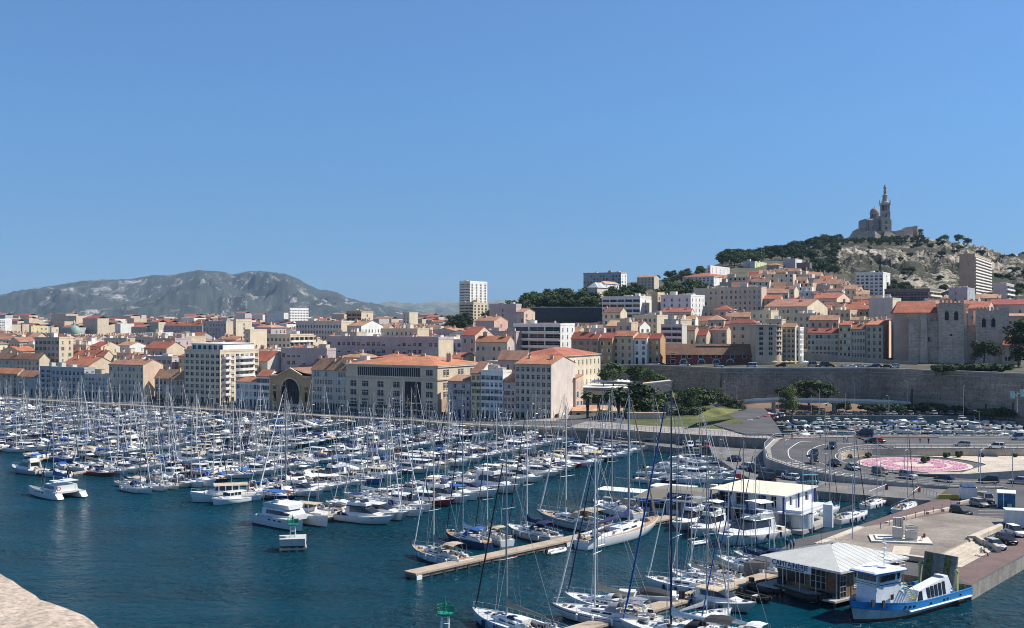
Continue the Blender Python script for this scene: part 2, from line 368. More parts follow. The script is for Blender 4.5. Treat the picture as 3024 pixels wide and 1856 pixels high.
# ---------------- buildings
def win_mesh(ww,wh,style,sc_):
    def mk():
        mb=MB(); fr=FRAME; t=.07
        gl=GLASS2 if style=='curtain' else GLASS
        if style=='closed':
            s=shut(sc_); mb.box(-ww/2,-.01,.02,.07,0,wh,s); mb.box(.01,ww/2,.02,.07,0,wh,s)
        else:
            mb.box(-ww/2+.03,ww/2-.03,.14,.18,.03,wh-.03,gl)
            for x in (-ww/2,-t/2,ww/2-t): mb.box(x,x+t,.09,.14,0,wh,fr)
            for z in (0,wh-t,wh*.62): mb.box(-ww/2+t,ww/2-t,.095,.135,z,z+t,fr)
            if style=='half':
                mb.box(-ww/2,ww/2,.02,.08,wh*.45,wh,shut(sc_))
        if style=='open':
            s=shut(sc_); q=ww/2
            mb.box(-ww/2-q,-ww/2-.02,-.07,-.02,0,wh,s); mb.box(ww/2+.02,ww/2+q,-.07,-.02,0,wh,s)
        mb.box(-ww/2-.08,ww/2+.08,-.09,0,-.12,-.02,M('sill_stone',(.5,.46,.4),.8))
        return mb.mesh('window')
    return cached(('win',round(ww,2),round(wh,2),style,sc_),mk)
def put_geo(mb,me,M4):
    k=len(mb.v)
    mb.v+=[tuple(M4@v.co) for v in me.vertices]
    idx=[mb.mi(m) for m in me.materials]
    for p in me.polygons: mb.f.append(tuple(k+i for i in p.vertices)); mb.m.append(idx[p.material_index])
def facade(mb,O,ex,nr,w,h,mat,holes_x,holes_z,rec=.2):
    """wall with a regular grid of recessed openings; returns opening list (xc,z0,ww,wh)"""
    O=Vector(O);ex=Vector(ex);nr=Vector(nr)
    P=lambda x,z,dp=0: O+ex*x+Vector((0,0,z))-nr*dp
    xs=[0];ix=set()
    for a,b in holes_x: xs+=[a,b]; ix.add(len(xs)-2)
    xs.append(w); zs=[0];iz=set()
    for a,b in holes_z: zs+=[a,b]; iz.add(len(zs)-2)
    zs.append(h); out=[]
    for i in range(len(xs)-1):
        if xs[i+1]-xs[i]<1e-4: continue
        for j in range(len(zs)-1):
            if zs[j+1]-zs[j]<1e-4: continue
            a,b,c,d=xs[i],xs[i+1],zs[j],zs[j+1]
            if i in ix and j in iz:
                out.append(((a+b)/2,c,b-a,d-c))
                mb.face([P(a,c),P(b,c),P(b,c,rec),P(a,c,rec)],mat); mb.face([P(a,d),P(b,d),P(b,d,rec),P(a,d,rec)],mat)
                mb.face([P(a,c),P(a,d),P(a,d,rec),P(a,c,rec)],mat); mb.face([P(b,c),P(b,d),P(b,d,rec),P(b,c,rec)],mat)
            else: mb.face([P(a,c),P(b,c),P(b,d),P(a,d)],mat)
    return out
OCC=[]
def occupied(x,y,r):
    for (a,b,c) in OCC:
        if (a-x)**2+(b-y)**2<(c+r)**2: return True
    return False
def chimney(parent,x,y,z,hh,kind=0,wd=.9,mat=None):
    def mk():
        mb=MB(); mat_=mat or wall('cream'); mb.box(-wd/2,wd/2,-.3,.3,-1.2,hh,mat_); mb.box(-wd/2-.06,wd/2+.06,-.36,.36,hh,hh+.1,CONC)
        for i in range(2): mb.box(-wd/3+i*wd/2.6,-wd/3+.22+i*wd/2.6,-.11,.11,hh+.1,hh+.5,tile('orange'))
        return mb.mesh('chimney')
    link('chimney',cached(('ch',round(hh,1),wd,mat.name if mat else ''),mk),parent,(x,y,z))
def bld(name,label,cat,P,a,w,d,h,wl='cream',roof=('gable',2.2,'orange'),floors=0,cols=0,scols=0,ww=1.05,wh=1.7,sh='grey',styles=('open','plain','closed'),
        chim=0,group=None,fnd=5,shop=False,indiv=True,balc=None,sbalc=None,band=False,sstyles=None,topf=0,wl2=None,quoin=False,seed=None,swh=None):
    rr=random.Random(seed if seed is not None else label+name)
    if roof[0]!='flat' and roof[1]>1.2: roof=(roof[0],roof[1]*.74,roof[2])
    rt=root(name,label,cat,P,rad(a),group); W=wall(wl); W2=wall(wl2) if wl2 else W
    rise=roof[1]
    if floors==0: floors=max(1,round(h/3.2))
    g0=4.0 if shop else 0
    fh=(h-g0-.5)/max(1,floors-(1 if shop else 0)); wh=min(wh,fh*.62)
    mb=MB(); wins=[]
    def side(O,ex,nr,L,n,bal,st,mat):
        if n<=0:
            o=Vector(O); e=Vector(ex); mb.face([o-Vector((0,0,fnd)),o+e*L-Vector((0,0,fnd)),o+e*L+Vector((0,0,h)),o+Vector((0,0,h))],mat); return
        o=Vector(O); e=Vector(ex); mb.face([o-Vector((0,0,fnd)),o+e*L-Vector((0,0,fnd)),o+e*L,o],mat)
        dx=L/n; W_=min(ww,dx*.62)
        if bal:
            W_=dx-.5
        hx=[(dx*(i+.5)-W_/2,dx*(i+.5)+W_/2) for i in range(n)]
        hz=[]
        if shop: hz.append((.15,3.2))
        nf=floors-(1 if shop else 0)
        for k in range(nf):
            zb=g0+k*fh+(fh-wh)*.42
            if bal: hz.append((g0+k*fh+.25,g0+k*fh+fh-.35))
            else: hz.append((zb,zb+wh))
        op=facade(mb,O,ex,nr,L,h,mat,hx,hz,1.0 if bal else .2)
        for xc,z0,w_,h_ in op:
            s='shop' if (shop and z0<1) else rr.choice(st)
            wins.append((O,ex,nr,xc,z0,w_,h_,s,1.0 if bal else 0))
        if bal:
            nr_=Vector(nr)
            for k in range(nf):
                bm=MB(); z=g0+k*fh
                sg=1 if abs(ex[0])>.5 else 0
                def bx(a0,a1,o0,o1,z0,z1,m):
                    p=[Vector(O)+e*a0+nr_*o0,Vector(O)+e*a1+nr_*o0,Vector(O)+e*a1+nr_*o1,Vector(O)+e*a0+nr_*o1]
                    bm.hull8([q+Vector((0,0,z0)) for q in p]+[q+Vector((0,0,z1)) for q in p],m)
                m_=wall('white') if bal=='white' else (W if bal=='wall' else STEEL)
                bx(.25,L-.25,-.9,.75,z-.02,z+.16,m_)
                if bal=='rail':
                    for q in range(int((L-.5)/.5)+1): bx(.25+q*.5,.29+q*.5,.7,.74,z+.16,z+1.05,DARKM)
                    bx(.25,L-.25,.69,.75,z+1.05,z+1.1,DARKM)
                else: bx(.25,L-.25,.66,.75,z+.16,z+1.02,m_)
                bm.obj('balcony',rt)
    side((0,0,0),(1,0,0),(0,-1,0),w,cols,balc,styles,W)
    side((w,0,0),(0,1,0),(1,0,0),d,scols,sbalc,sstyles or styles,W2)
    # left and back
    for A,B in (((0,d),(0,0)),((w,d),(0,d))):
        mb.face([(*A,-fnd),(*B,-fnd),(*B,h),(*A,h)],W)
    k=roof[0]; rm=tile(roof[2]) if roof[2] in TILE else wall(roof[2])
    rb=MB(); o=.45
    if k=='gable':
        for x in (0,w): mb.face([(x,0,h),(x,d,h),(x,d/2,h+rise-.12)],W2 if x else W)
        sec=[(-o,h-o*rise/(d/2)),(d/2,h+rise),(d+o,h-o*rise/(d/2))]
        x0,x1=-.15,w+.15
        for (ya,za),(yb,zb) in zip(sec,sec[1:]):
            rb.hull8([(x0,ya,za-.02),(x1,ya,za-.02),(x1,yb,zb-.02),(x0,yb,zb-.02),(x0,ya,za+.18),(x1,ya,za+.18),(x1,yb,zb+.18),(x0,yb,zb+.18)],rm)
    elif k=='gabley':
        for y in (0,d): mb.face([(0,y,h),(w,y,h),(w/2,y,h+rise-.12)],W)
        sec=[(-o,h-o*rise/(w/2)),(w/2,h+rise),(w+o,h-o*rise/(w/2))]
        for (xa,za),(xb,zb) in zip(sec,sec[1:]):
            rb.hull8([(xa,-.2,za-.02),(xb,-.2,zb-.02),(xb,d+.15,zb-.02),(xa,d+.15,za-.02),(xa,-.2,za+.18),(xb,-.2,zb+.18),(xb,d+.15,zb+.18),(xa,d+.15,za+.18)],rm)
    elif k=='hip':
        m_=min(w,d)/2; A=[(-o,-o),(w+o,-o),(w+o,d+o),(-o,d+o)]
        if w>=d: r0,r1=(m_,d/2),(w-m_,d/2)
        else: r0,r1=(w/2,m_),(w/2,d-m_)
        z0=h+.12; z1=h+rise; v=lambda p,z:(p[0],p[1],z)
        rb.prism(A,h-.06,z0,W)
        if w>=d: fs=[[A[0],A[1],r1,r0],[A[1],A[2],r1],[A[2],A[3],r0,r1],[A[3],A[0],r0]]
        else: fs=[[A[0],A[1],r0],[A[1],A[2],r1,r0],[A[2],A[3],r1],[A[3],A[0],r0,r1]]
        for f in fs: rb.face([v(p,z0+.002 if p in A else z1) for p in f],rm)
    elif k=='shed':
        rb.hull8([(-.2,-o,h-.02),(w+.2,-o,h-.02),(w+.2,d,h+rise),(-.2,d,h+rise),(-.2,-o,h+.18),(w+.2,-o,h+.18),(w+.2,d,h+rise+.2),(-.2,d,h+rise+.2)],rm)
        for x in (0,w): mb.face([(x,0,h),(x,d,h),(x,d,h+rise-.05)],W)
        mb.face([(0,d,h),(w,d,h),(w,d,h+rise),(0,d,h+rise)],W)
    else: # flat
        pr=max(.5,rise); t=.25
        rb.face([(t,t,h-.1),(w-t,t,h-.1),(w-t,d-t,h-.1),(t,d-t,h-.1)],rm)
        for x0,x1,y0,y1 in ((-.08,w+.08,-.08,t),(-.08,w+.08,d-t,d+.08),(-.08,t,t,d-t),(w-t,w+.08,t,d-t)): rb.box(x0,x1,y0,y1,h-.01,h+pr,W)
        for q in range(rr.randint(1,3) if w>7 else 0):
            bx=MB(); sx_=rr.uniform(1.8,min(4.5,w*.4)); sy_=rr.uniform(1.6,3); hz=rr.uniform(1.6,2.8)
            x=rr.uniform(.8,max(.9,w-sx_-.8)); y=rr.uniform(1,max(1.1,d-sy_-1))
            bx.box(x,x+sx_,y,y+sy_,h-.05,h+hz,wall(rr.choice(('white','cream','concrete',wl)))); bx.box(x-.1,x+sx_+.1,y-.1,y+sy_+.1,h+hz,h+hz+.12,CONC)
            bx.obj('roof_hut',rt)
    if k in('gable','hip','gabley') and (indiv or rr.random()<.4) and w>7:
        # cornice under the eave
        rb.box(-.1,w+.1,-.18,-.003,h-.32,h-.08 if k!='gabley' else h-.1,wall('stone'))
    mb.obj('wall',rt); rb.obj('roof',rt)
    if band:
        z=g0 if shop else fh; bb=MB(); bb.box(-.06,w+.06,-.16,-.003,z-.12,z+.12,wall('stone')); bb.obj('string_course',rt)
    nj=MB()
    for O,ex,nr,xc,z0,w_,h_,s,dp in wins:
        exv=Vector(ex); nv=Vector(nr); loc=Vector(O)+exv*xc+Vector((0,0,z0))-nv*(dp*.82)
        rz=0 if abs(ex[0])>.5 else math.pi/2
        if s=='shop':
            me=cached(('shop',round(w_,1)),lambda: shop_mesh(w_,h_)); nm='shop_front'
        elif dp: me=win_mesh(w_,h_,rr.choice(('plain','curtain')),sh); nm='balcony_door'
        else: me=win_mesh(w_,h_,s,sh); nm='window'
        if indiv: link(nm,me,rt,loc,rz)
        else: put_geo(nj,me,Matrix.Translation(loc)@Matrix.Rotation(rz,4,'Z'))
    if nj.v: stuff(nj.obj('window',rt))
    for i in range(chim):
        hh=rr.choice((.8,1.2,1.8)); cm=wall(rr.choice(('cream','peach','white','beige')))
        if k=='gable':
            x=.5+(w-1)*((i+.5)/chim if chim>1 else rr.choice((0,1))); y=d*rr.uniform(.3,.7); z=h+rise*(1-abs(y-d/2)/(d/2))
        elif k=='flat': x=rr.uniform(.8,w-.8);y=rr.uniform(1,d-1);z=h
        else: x=w*rr.uniform(.35,.65); y=d*rr.uniform(.35,.65); z=h+rise*.7
        chimney(rt,x,y,z,hh,mat=cm,wd=rr.choice((.8,1.3,2.0)) if k!='flat' else .8)
    ca,sa=math.cos(rad(a)),math.sin(rad(a))
    n=max(1,int(max(w,d)/min(w,d)+.5))
    for i in range(n):
        t=(i+.5)/n; lx,ly=(w*t,d/2) if w>d else (w/2,d*t)
        OCC.append((P[0]+ca*lx-sa*ly,P[1]+sa*lx+ca*ly,min(w,d)*.62))
    return rt
def shop_mesh(w_,h_):
    mb=MB(); mb.box(-w_/2+.05,w_/2-.05,.1,.15,0,h_-.1,GLASS); mb.box(-w_/2,w_/2,.02,.1,h_-.45,h_,M('shop_board_%d'%R.randint(0,3),R.choice(((.04,.06,.1),(.25,.05,.04),(.5,.48,.42),(.05,.12,.10))),.5))
    for x in (-w_/2,0,w_/2-.06): mb.box(x,x+.06,.06,.1,0,h_-.45,DARKM)
    return mb.mesh('shop_front')
def hb(label,cat,x0,x1,x2,ye,Y,wl='cream',roof=('gable',2.5,'orange'),floors=0,cols=0,scols=0,a=-30,name=None,base=None,**kw):
    """building read off three picture columns (left, corner, right end) at corner distance Y"""
    ca,sa=math.cos(rad(a)),math.sin(rad(a)); XR=Xa(x1,Y)
    kl=(x0-CX)/FPX; w=(XR-kl*Y)/(ca-kl*sa)
    ke=(x2-CX)/FPX; bx,by=-sa,ca; d=(ke*Y-XR)/(bx-ke*by) if x2>x1+1 else 11.
    d=max(d,6.); w=max(w,2.5)
    P=(XR-ca*w,Y-sa*w)
    mx,my=XR-ca*w/2+bx*d/2,Y-sa*w/2+by*d/2
    if base is None: base=min(tz(mx,my),tz(*P),tz(XR,Y))
    z=base; h=Za(ye,Y)-z
    if h<3: z=Za(ye,Y)-3.2; h=3.2
    nm=name or cat.replace(' ','_')
    return bld(nm,label,cat,(P[0],P[1],z),a,w,d,h,wl,roof,floors,cols,scols,**kw)
def Yf(sx,v=0):
    k=(sx-CX)/FPX; u=(k*(385.6+.867*v)-.499*v)/(.867+.499*k); return 385.6-.499*u+.867*v
def ql(label,x0,x1,x2,ye,wl,roof,floors,cols,scols=0,v=0,**kw):
    kw.setdefault('cat','quayside house'); kw.setdefault('ww',1.25); kw.setdefault('wh',2.1); cat=kw.pop('cat')
    return hb(label,cat,x0,x1,x2,ye,Yf(x1,v),wl,roof,floors,cols,scols,base=2.0,name=kw.pop('name','quayside_house'),**kw)

def build_haze():
    mb=MB(); mb.box(-9000,14000,-900,15500,-12,560,None); o=mb.mesh('haze'); o.materials.clear()
    m=bpy.data.materials.new('haze_air'); m.use_nodes=True; t=m.node_tree; t.nodes.clear(); out=t.nodes.new('ShaderNodeOutputMaterial'); v=t.nodes.new('ShaderNodeVolumePrincipled')
    v.inputs['Color'].default_value=(.50,.70,.92,1); v.inputs['Density'].default_value=3.6e-5; v.inputs['Anisotropy'].default_value=0
    t.links.new(v.outputs[0],out.inputs['Volume']); o.materials.append(m); stuff(link('haze',o))
build_haze()
# ---------------- front row on the quay
ql('low quayside house with faded orange roof beside the edge of the photo',-60,52,58,1104,'beige',('gable',3,'orange'),4,7,shop=True)
ql('small brown-tiled quayside house under a scruffy roof, next to the glazed block',55,117,119,1113,'grey',('gable',3.4,'old'),3,4,shop=True)
ql('narrow steel and glass block with a flat white roof canopy',118,151,154,1086,'bluegrey',('flat',.6,'metal'),5,2,0,cat='office block',styles=('plain',),shop=True,ww=4)
ql('dark slate-blue quayside block with tall narrow windows',152,249,256,1091,'bluegrey',('flat',.8,'concrete'),4,8,2,cat='office block',styles=('plain',),wh=3.4,ww=1.5,shop=True)
ql('wide orange-roofed hall with a pale triangular gable behind the slate-blue block',178,262,343,1081,'sand',('gable',5,'red'),4,6,0,v=14,chim=2)
ql('grey quayside house of three window rows with rooftop terraces',250,321,324,1112,'grey',('flat',1.0,'old'),4,7,shop=True,sh='grey')
ql('tall grey-fronted quayside house with a plain peach side wall',322,423,482,1079,'stone',('gable',3.0,'old'),5,9,0,shop=True,chim=4,wl2='peach',sh='grey',ww=1.0)
ql('low house with mossy brown tiles next to the round-cornered white block',457,543,546,1118,'beige',('gable',4.6,'old'),3,7,0,v=3,shop=True,chim=2)
t1=ql('white many-storey residential block with curved balconies facing the harbour',545,650,764,1040,'cream',('flat',.9,'concrete'),8,7,8,cat='apartment block',name='apartment_block',shop=True,sbalc=None,styles=('plain','curtain'),sstyles=('plain','half','curtain'),ww=1.9,wh=1.5)
def extra_floor(rt,x0,x1,y0,y1,z0,z1,mat,name='penthouse',cols=5):
    o=MB(); op=facade(o,(x0,y0,z0),(1,0,0),(0,-1,0),x1-x0,z1-z0,mat,[((x1-x0)*(i+.2)/cols,(x1-x0)*(i+.8)/cols) for i in range(cols)],[(.3,z1-z0-.6)])
    for q in (((x1,y0),(x1,y1)),((x1,y1),(x0,y1)),((x0,y1),(x0,y0))): o.face([(*q[0],z0),(*q[1],z0),(*q[1],z1),(*q[0],z1)],mat)
    o.box(x0-.3,x1+.3,y0-.3,y1+.3,z1,z1+.2,mat); p=o.obj(name,rt)
    for xc,zz,w_,h_ in op: link('glazing',win_mesh(w_,h_,'plain','grey'),p,(x0+xc,y0+.1,z0+zz))
def t1x():
    rt=t1; w=24.5; h=Za(1040,Yf(650))-2
    extra_floor(rt,2,20,2,20,h,h+3.2,wall('white'),cols=6)
    # balconies of the sunny side
    for k in range(1,8):
        for (y0,y1) in ((1.0,6.0),(9.0,20.5)):
            z=4+(h-4.5)/7*(k-1); b=MB(); n=10; pts=[]
            for i in range(n+1):
                t=i/n; pts.append((w_side+1.5*min(1,math.sin(math.pi*t)*2.2),y0+(y1-y0)*t))
            P_=[(w_side-.05,y0)]+pts+[(w_side-.05,y1)]
            b.prism(P_,z-.1,z+.08,wall('white'))
            for p,q in zip(pts,pts[1:]): b.hull8([(p[0],p[1],z+.08),(q[0],q[1],z+.08),(q[0]-.12,q[1],z+.08),(p[0]-.12,p[1],z+.08),(p[0],p[1],z+1),(q[0],q[1],z+1),(q[0]-.12,q[1],z+1),(p[0]-.12,p[1],z+1)],wall('white'))
            b.obj('balcony',rt)
_ca,_sa=math.cos(rad(-30)),math.sin(rad(-30)); _k0=(545-CX)/FPX; _Y=Yf(650); w_side=(Xa(650,_Y)-_k0*_Y)/(_ca-_k0*_sa)
t1x()
ql('low pale house with a bright orange hip roof at the foot of the white block',697,759,762,1129,'white',('hip',2.6,'orange'),3,5,shop=True,cat='quayside house')
ql('narrow white quayside house with long orange roof beside the ochre theatre',760,796,798,1111,'white',('gable',3,'orange'),4,4,shop=True,sh='dark',styles=('plain','open'))
# ---- theatre with the great arched window
def theatre():
    sx0,sx1=797,919; Yc=Yf(sx1); ca,sa=math.cos(rad(-30)),math.sin(rad(-30)); XR=Xa(sx1,Yc); kl=(sx0-CX)/FPX
    w=(XR-kl*Yc)/(ca-kl*sa); d=26; P=(XR-ca*w,Yc-sa*w,2.0); W=wall('ochre'); S=wall('sand')
    rt=root('theatre','ochre theatre with a pedimented gable and one great arched window','theatre',P,rad(-30))
    h=Za(1112,Yc)-2; pk=Za(1088,Yc)-2; ac=w*.5; ar=w*.215; az=h*.56
    mb=MB(); prof=[(0,h),(w*.18,h),(w*.24,h+.8),(w*.5,pk),(w*.76,h+.8),(w*.82,h),(w,h)]
    n=20; arc=[(ac+ar*math.cos(math.pi*(1-i/n)),az+ar*math.sin(math.pi*(1-i/n))) for i in range(n+1)]
    zb=az-5.2
    top=lambda x: interp(prof,x)
    pts=[(0,0)]+[(ac-ar,0)]
    def q(x0,z0a,x1,z0b,z1a,z1b): mb.face([(x0,0,z0a),(x1,0,z0b),(x1,0,z1b),(x0,0,z1a)],W)
    xs=sorted(set([0,w*.18,w*.24,w*.76,w*.82,w]+[ac-ar,ac+ar]))
    for a,b in zip(xs,xs[1:]):
        if a>=ac-ar-1e-6 and b<=ac+ar+1e-6: continue
        q(a,0,b,0,top(a),top(b))
    for (x0,z0),(x1,z1) in zip(arc,arc[1:]):
        q(x0,z0,x1,z1,top(x0),top(x1)); mb.face([(x0,0,z0),(x1,0,z1),(x1,.8,z1),(x0,.8,z0)],W)
    q(ac-ar,0,ac+ar,0,zb-.9,zb-.9) if False else None
    mb.box(ac-ar,ac+ar,-.25,.5,zb-1.3,zb,S)
    mb.face([(w,0,0),(w,d,0),(w,d,h),(w,0,h)],W); mb.face([(0,0,0),(0,d,0),(0,d,h),(0,0,h)],W); mb.face([(0,d,0),(w,d,0),(w,d,h),(0,d,h)],W)
    mb.obj('wall',rt)
    g=MB(); g.face([(ac-ar,.6,zb)]+[(x,.6,z) for x,z in arc]+[(ac+ar,.6,zb)],GLASS); gl=g.obj('arched_window',rt)
    for i in range(1,6):
        x=ac-ar+2*ar*i/6; zt=az+math.sqrt(max(0,ar*ar-(x-ac)**2)); b=MB(); b.box(x-.09,x+.09,.45,.58,zb,zt,DARKM); b.obj('glazing_bar',gl)
    for z in (az-2.6,az): b=MB(); b.box(ac-ar,ac+ar,.44,.57,z-.08,z+.08,DARKM); b.obj('glazing_bar',gl)
    e=MB(); e.face([(ac-ar,.3,0),(ac+ar,.3,0),(ac+ar,.3,zb-1.3),(ac-ar,.3,zb-1.3)],GLASS)
    for i in range(7): x=ac-ar+2*ar*i/6; e.box(x-.15,x+.15,-.3,.1,0,zb-1.3,S)
    e.obj('entrance',rt)
    for (a,za),(b_,zb_) in zip(prof,prof[1:]):
        c=MB(); c.hull8([(a,-.5,za-.5),(b_,-.5,zb_-.5),(b_,-.02,zb_-.5),(a,-.02,za-.5),(a,-.5,za),(b_,-.5,zb_),(b_,.3,zb_),(a,.3,za)],S); c.obj('cornice',rt)
    for i in range(n): 
        (x0,z0),(x1,z1)=arc[i],arc[i+1]; f=lambda x,z,k:(ac+(x-ac)*k,az+(z-az)*k)
        a0,a1,b0,b1=f(x0,z0,1.0),f(x1,z1,1.0),f(x0,z0,1.13),f(x1,z1,1.13)
        c=MB(); c.hull8([(a0[0],-.3,a0[1]),(a1[0],-.3,a1[1]),(a1[0],-.01,a1[1]),(a0[0],-.01,a0[1]),(b0[0],-.3,b0[1]),(b1[0],-.3,b1[1]),(b1[0],-.01,b1[1]),(b0[0],-.01,b0[1])],S); c.obj('voussoir',rt)
    for s in (.12,.88):
        for z0,z1 in ((3,5.6),(h*.30,h*.52)):
            c=MB(); c.box(w*s-.7,w*s+.7,-.06,-.01,z0,z1,GLASS); c.obj('window',rt)
        for i in (-1,0,1): c=MB(); c.box(w*s+i*.6-.17,w*s+i*.6+.17,-.06,-.01,h*.58,h*.67,GLASS); c.obj('window',rt)
        c=MB(); c.box(w*s-1.1,w*s+1.1,-.3,-.07,h*.70,h*.73,S); c.obj('cornice',rt)
    r=MB(); r.face([(0,.3,h+.1),(w*.5,.3,pk-.1),(w*.5,d,pk-.1),(0,d,h+.1)],tile('brown')); r.face([(w,.3,h+.1),(w*.5,.3,pk-.1),(w*.5,d,pk-.1),(w,d,h+.1)],tile('brown')); r.obj('roof',rt)
    OCC.append((P[0]+ca*w/2,P[1]+13,14))
theatre()
ql('long brick-red shed roof with rooflights behind the white residential block',700,790,862,1068,'concrete',('gable',5.5,'red'),3,0,0,v=24,cat='warehouse',name='warehouse')
ql('small house with orange roof and dormer band behind the theatre',870,918,948,1098,'sand',('gable',3,'orange'),4,5,0,v=24)
ql('grey house with four close rows of shuttered windows beside the theatre',920,1021,1023,1092,'stone',('gable',5.5,'old'),5,13,0,shop=True,chim=6,sh='grey',styles=('open','closed','plain'),ww=.9)
# ---- the long cream block with the orange hip roof and glass atrium
def longblock():
    Yc=Yf(1292); h=Za(1082,Yc)-2
    rt=ql('long cream office building with bright orange hip roof and a glass atrium',1022,1292,1424,1082,'cream',('hip',4.6,'orange'),6,0,0,cat='office building',name='office_building')
    ca,sa=math.cos(rad(-30)),math.sin(rad(-30)); XR=Xa(1292,Yc); kl=(1022-CX)/FPX; w=(XR-kl*Yc)/(ca-kl*sa)
    S=wall('stone'); q=lambda sx: w*(1-((1292-sx)/270.)*1.0)
    def rec(name,x0,x1,z0,z1,mat=GLASS,y=-.05):
        b=MB(); b.box(x0,x1,y,-.01,z0,z1,mat); 
        return b.obj(name,rt)
    lg=rec('glazed_loggia',q(1058),q(1243),h-4.1,h-.9)
    for i in range(31): x=q(1058)+(q(1243)-q(1058))*i/30; b=MB(); b.box(x-.07,x+.07,-.14,-.05,h-4.1,h-.9,STEEL); b.obj('mullion',lg)
    at=rec('glass_atrium',q(1200),q(1245),.3,h-6)
    for i in range(9): z=.3+(h-6.3)*i/8; b=MB(); b.box(q(1200),q(1245),-.15,-.05,z-.08,z+.08,DARKM); b.obj('transom',at)
    for i in range(7): x=q(1200)+(q(1245)-q(1200))*i/6; b=MB(); b.box(x-.06,x+.06,-.16,-.05,.3,h-6,DARKM); b.obj('mullion',at)
    rows=[h-8.3,h-11.6,h-14.9]
    grp=[(1036,1054,2),(1072,1090,2),(1118,1136,2),(1165,1184,2),(1260,1279,2)]
    wm=win_mesh(1.5,2.2,'plain','grey')
    for a,b_,n in grp:
        for z in rows+[h-18.2,]+([h-3.6] if a==1260 else []):
            for i in range(n): 
                x=lerp(q(a),q(b_),.25+.5*i); link('window',wm,rt,(x,-.2,z))
    for a,b_ in ((1070,1098),(1157,1188)):
        rec('bay_window',q(a),q(b_),h-19.2,h-17)
    for a,b_ in ((1030,1055),(1066,1100),(1112,1150),(1156,1190),(1255,1286)): rec('shop_front',q(a),q(b_),.1,3.4)
    for z,tk in ((h-.35,.35),(h-5.0,.2),(h-16.4,.25),(4.6,.2)):
        b=MB(); b.box(-.1,w+.15,-.35,-.003,z-tk,z+tk,S); b.obj('cornice',rt)
    # sunny return wall
    for k,z in enumerate([h-3.6]+rows+[h-18.2]):
        for yy in (4.5,6.6,14.5,16.6,23,25):
            link('window',wm,rt,(w+.2,yy,z),math.pi/2)
    for z in (h-.35,h-5.0): b=MB(); b.box(w+.003,w+.35,0,38,z-.25,z+.25,S); b.obj('cornice',rt)
    b=MB(); b.box(w+.004,w+.2,0,30,.0,6.2,wall('brown')); b.obj('plinth',rt)
    for x in (w*.48,w*.62,w*.9):
        chimney(rt,x,14,h+2.4,1.6,mat=wall('sand'),wd=2.0)
longblock()
ql('narrow mauve quayside house with a low mono-pitch roof',1323,1389,1391,1128,'mauve',('shed',2.5,'old'),5,5,shop=True,sh='grey',sstyles=('plain',))
ql('slim yellowish quayside house with five floors of closed shutters',1391,1419,1420,1102,'yellow',('gable',5,'old'),6,2,shop=True,sh='brown',wl2='cream')
ql('pale quayside house with a rooftop terrace shaded by parasols',1420,1485,1487,1102,'white',('flat',.9,'concrete'),6,5,shop=True,sh='blue',styles=('open','half','open'),ww=1.2)
ql('small pinkish house squeezed beside the seven-row corner building',1487,1520,1521,1128,'pink',('gable',3.2,'old'),5,3,shop=True,sh='grey')
ql('tall quayside corner building with seven window rows and a blank pink gable',1521,1628,1699,1077,'stone',('gable',3.4,'orange'),7,7,0,shop=True,sh='dark',styles=('plain','curtain'),wl2='greige',chim=3,ww=1.2,wh=2.3,cat='corner building',name='corner_building')
ql('low peach annexe leaning on the blank pink gable',1690,1700,1722,1118,'peach',('shed',1.0,'pale'),4,0,2,v=17,cat='annexe',name='annexe')
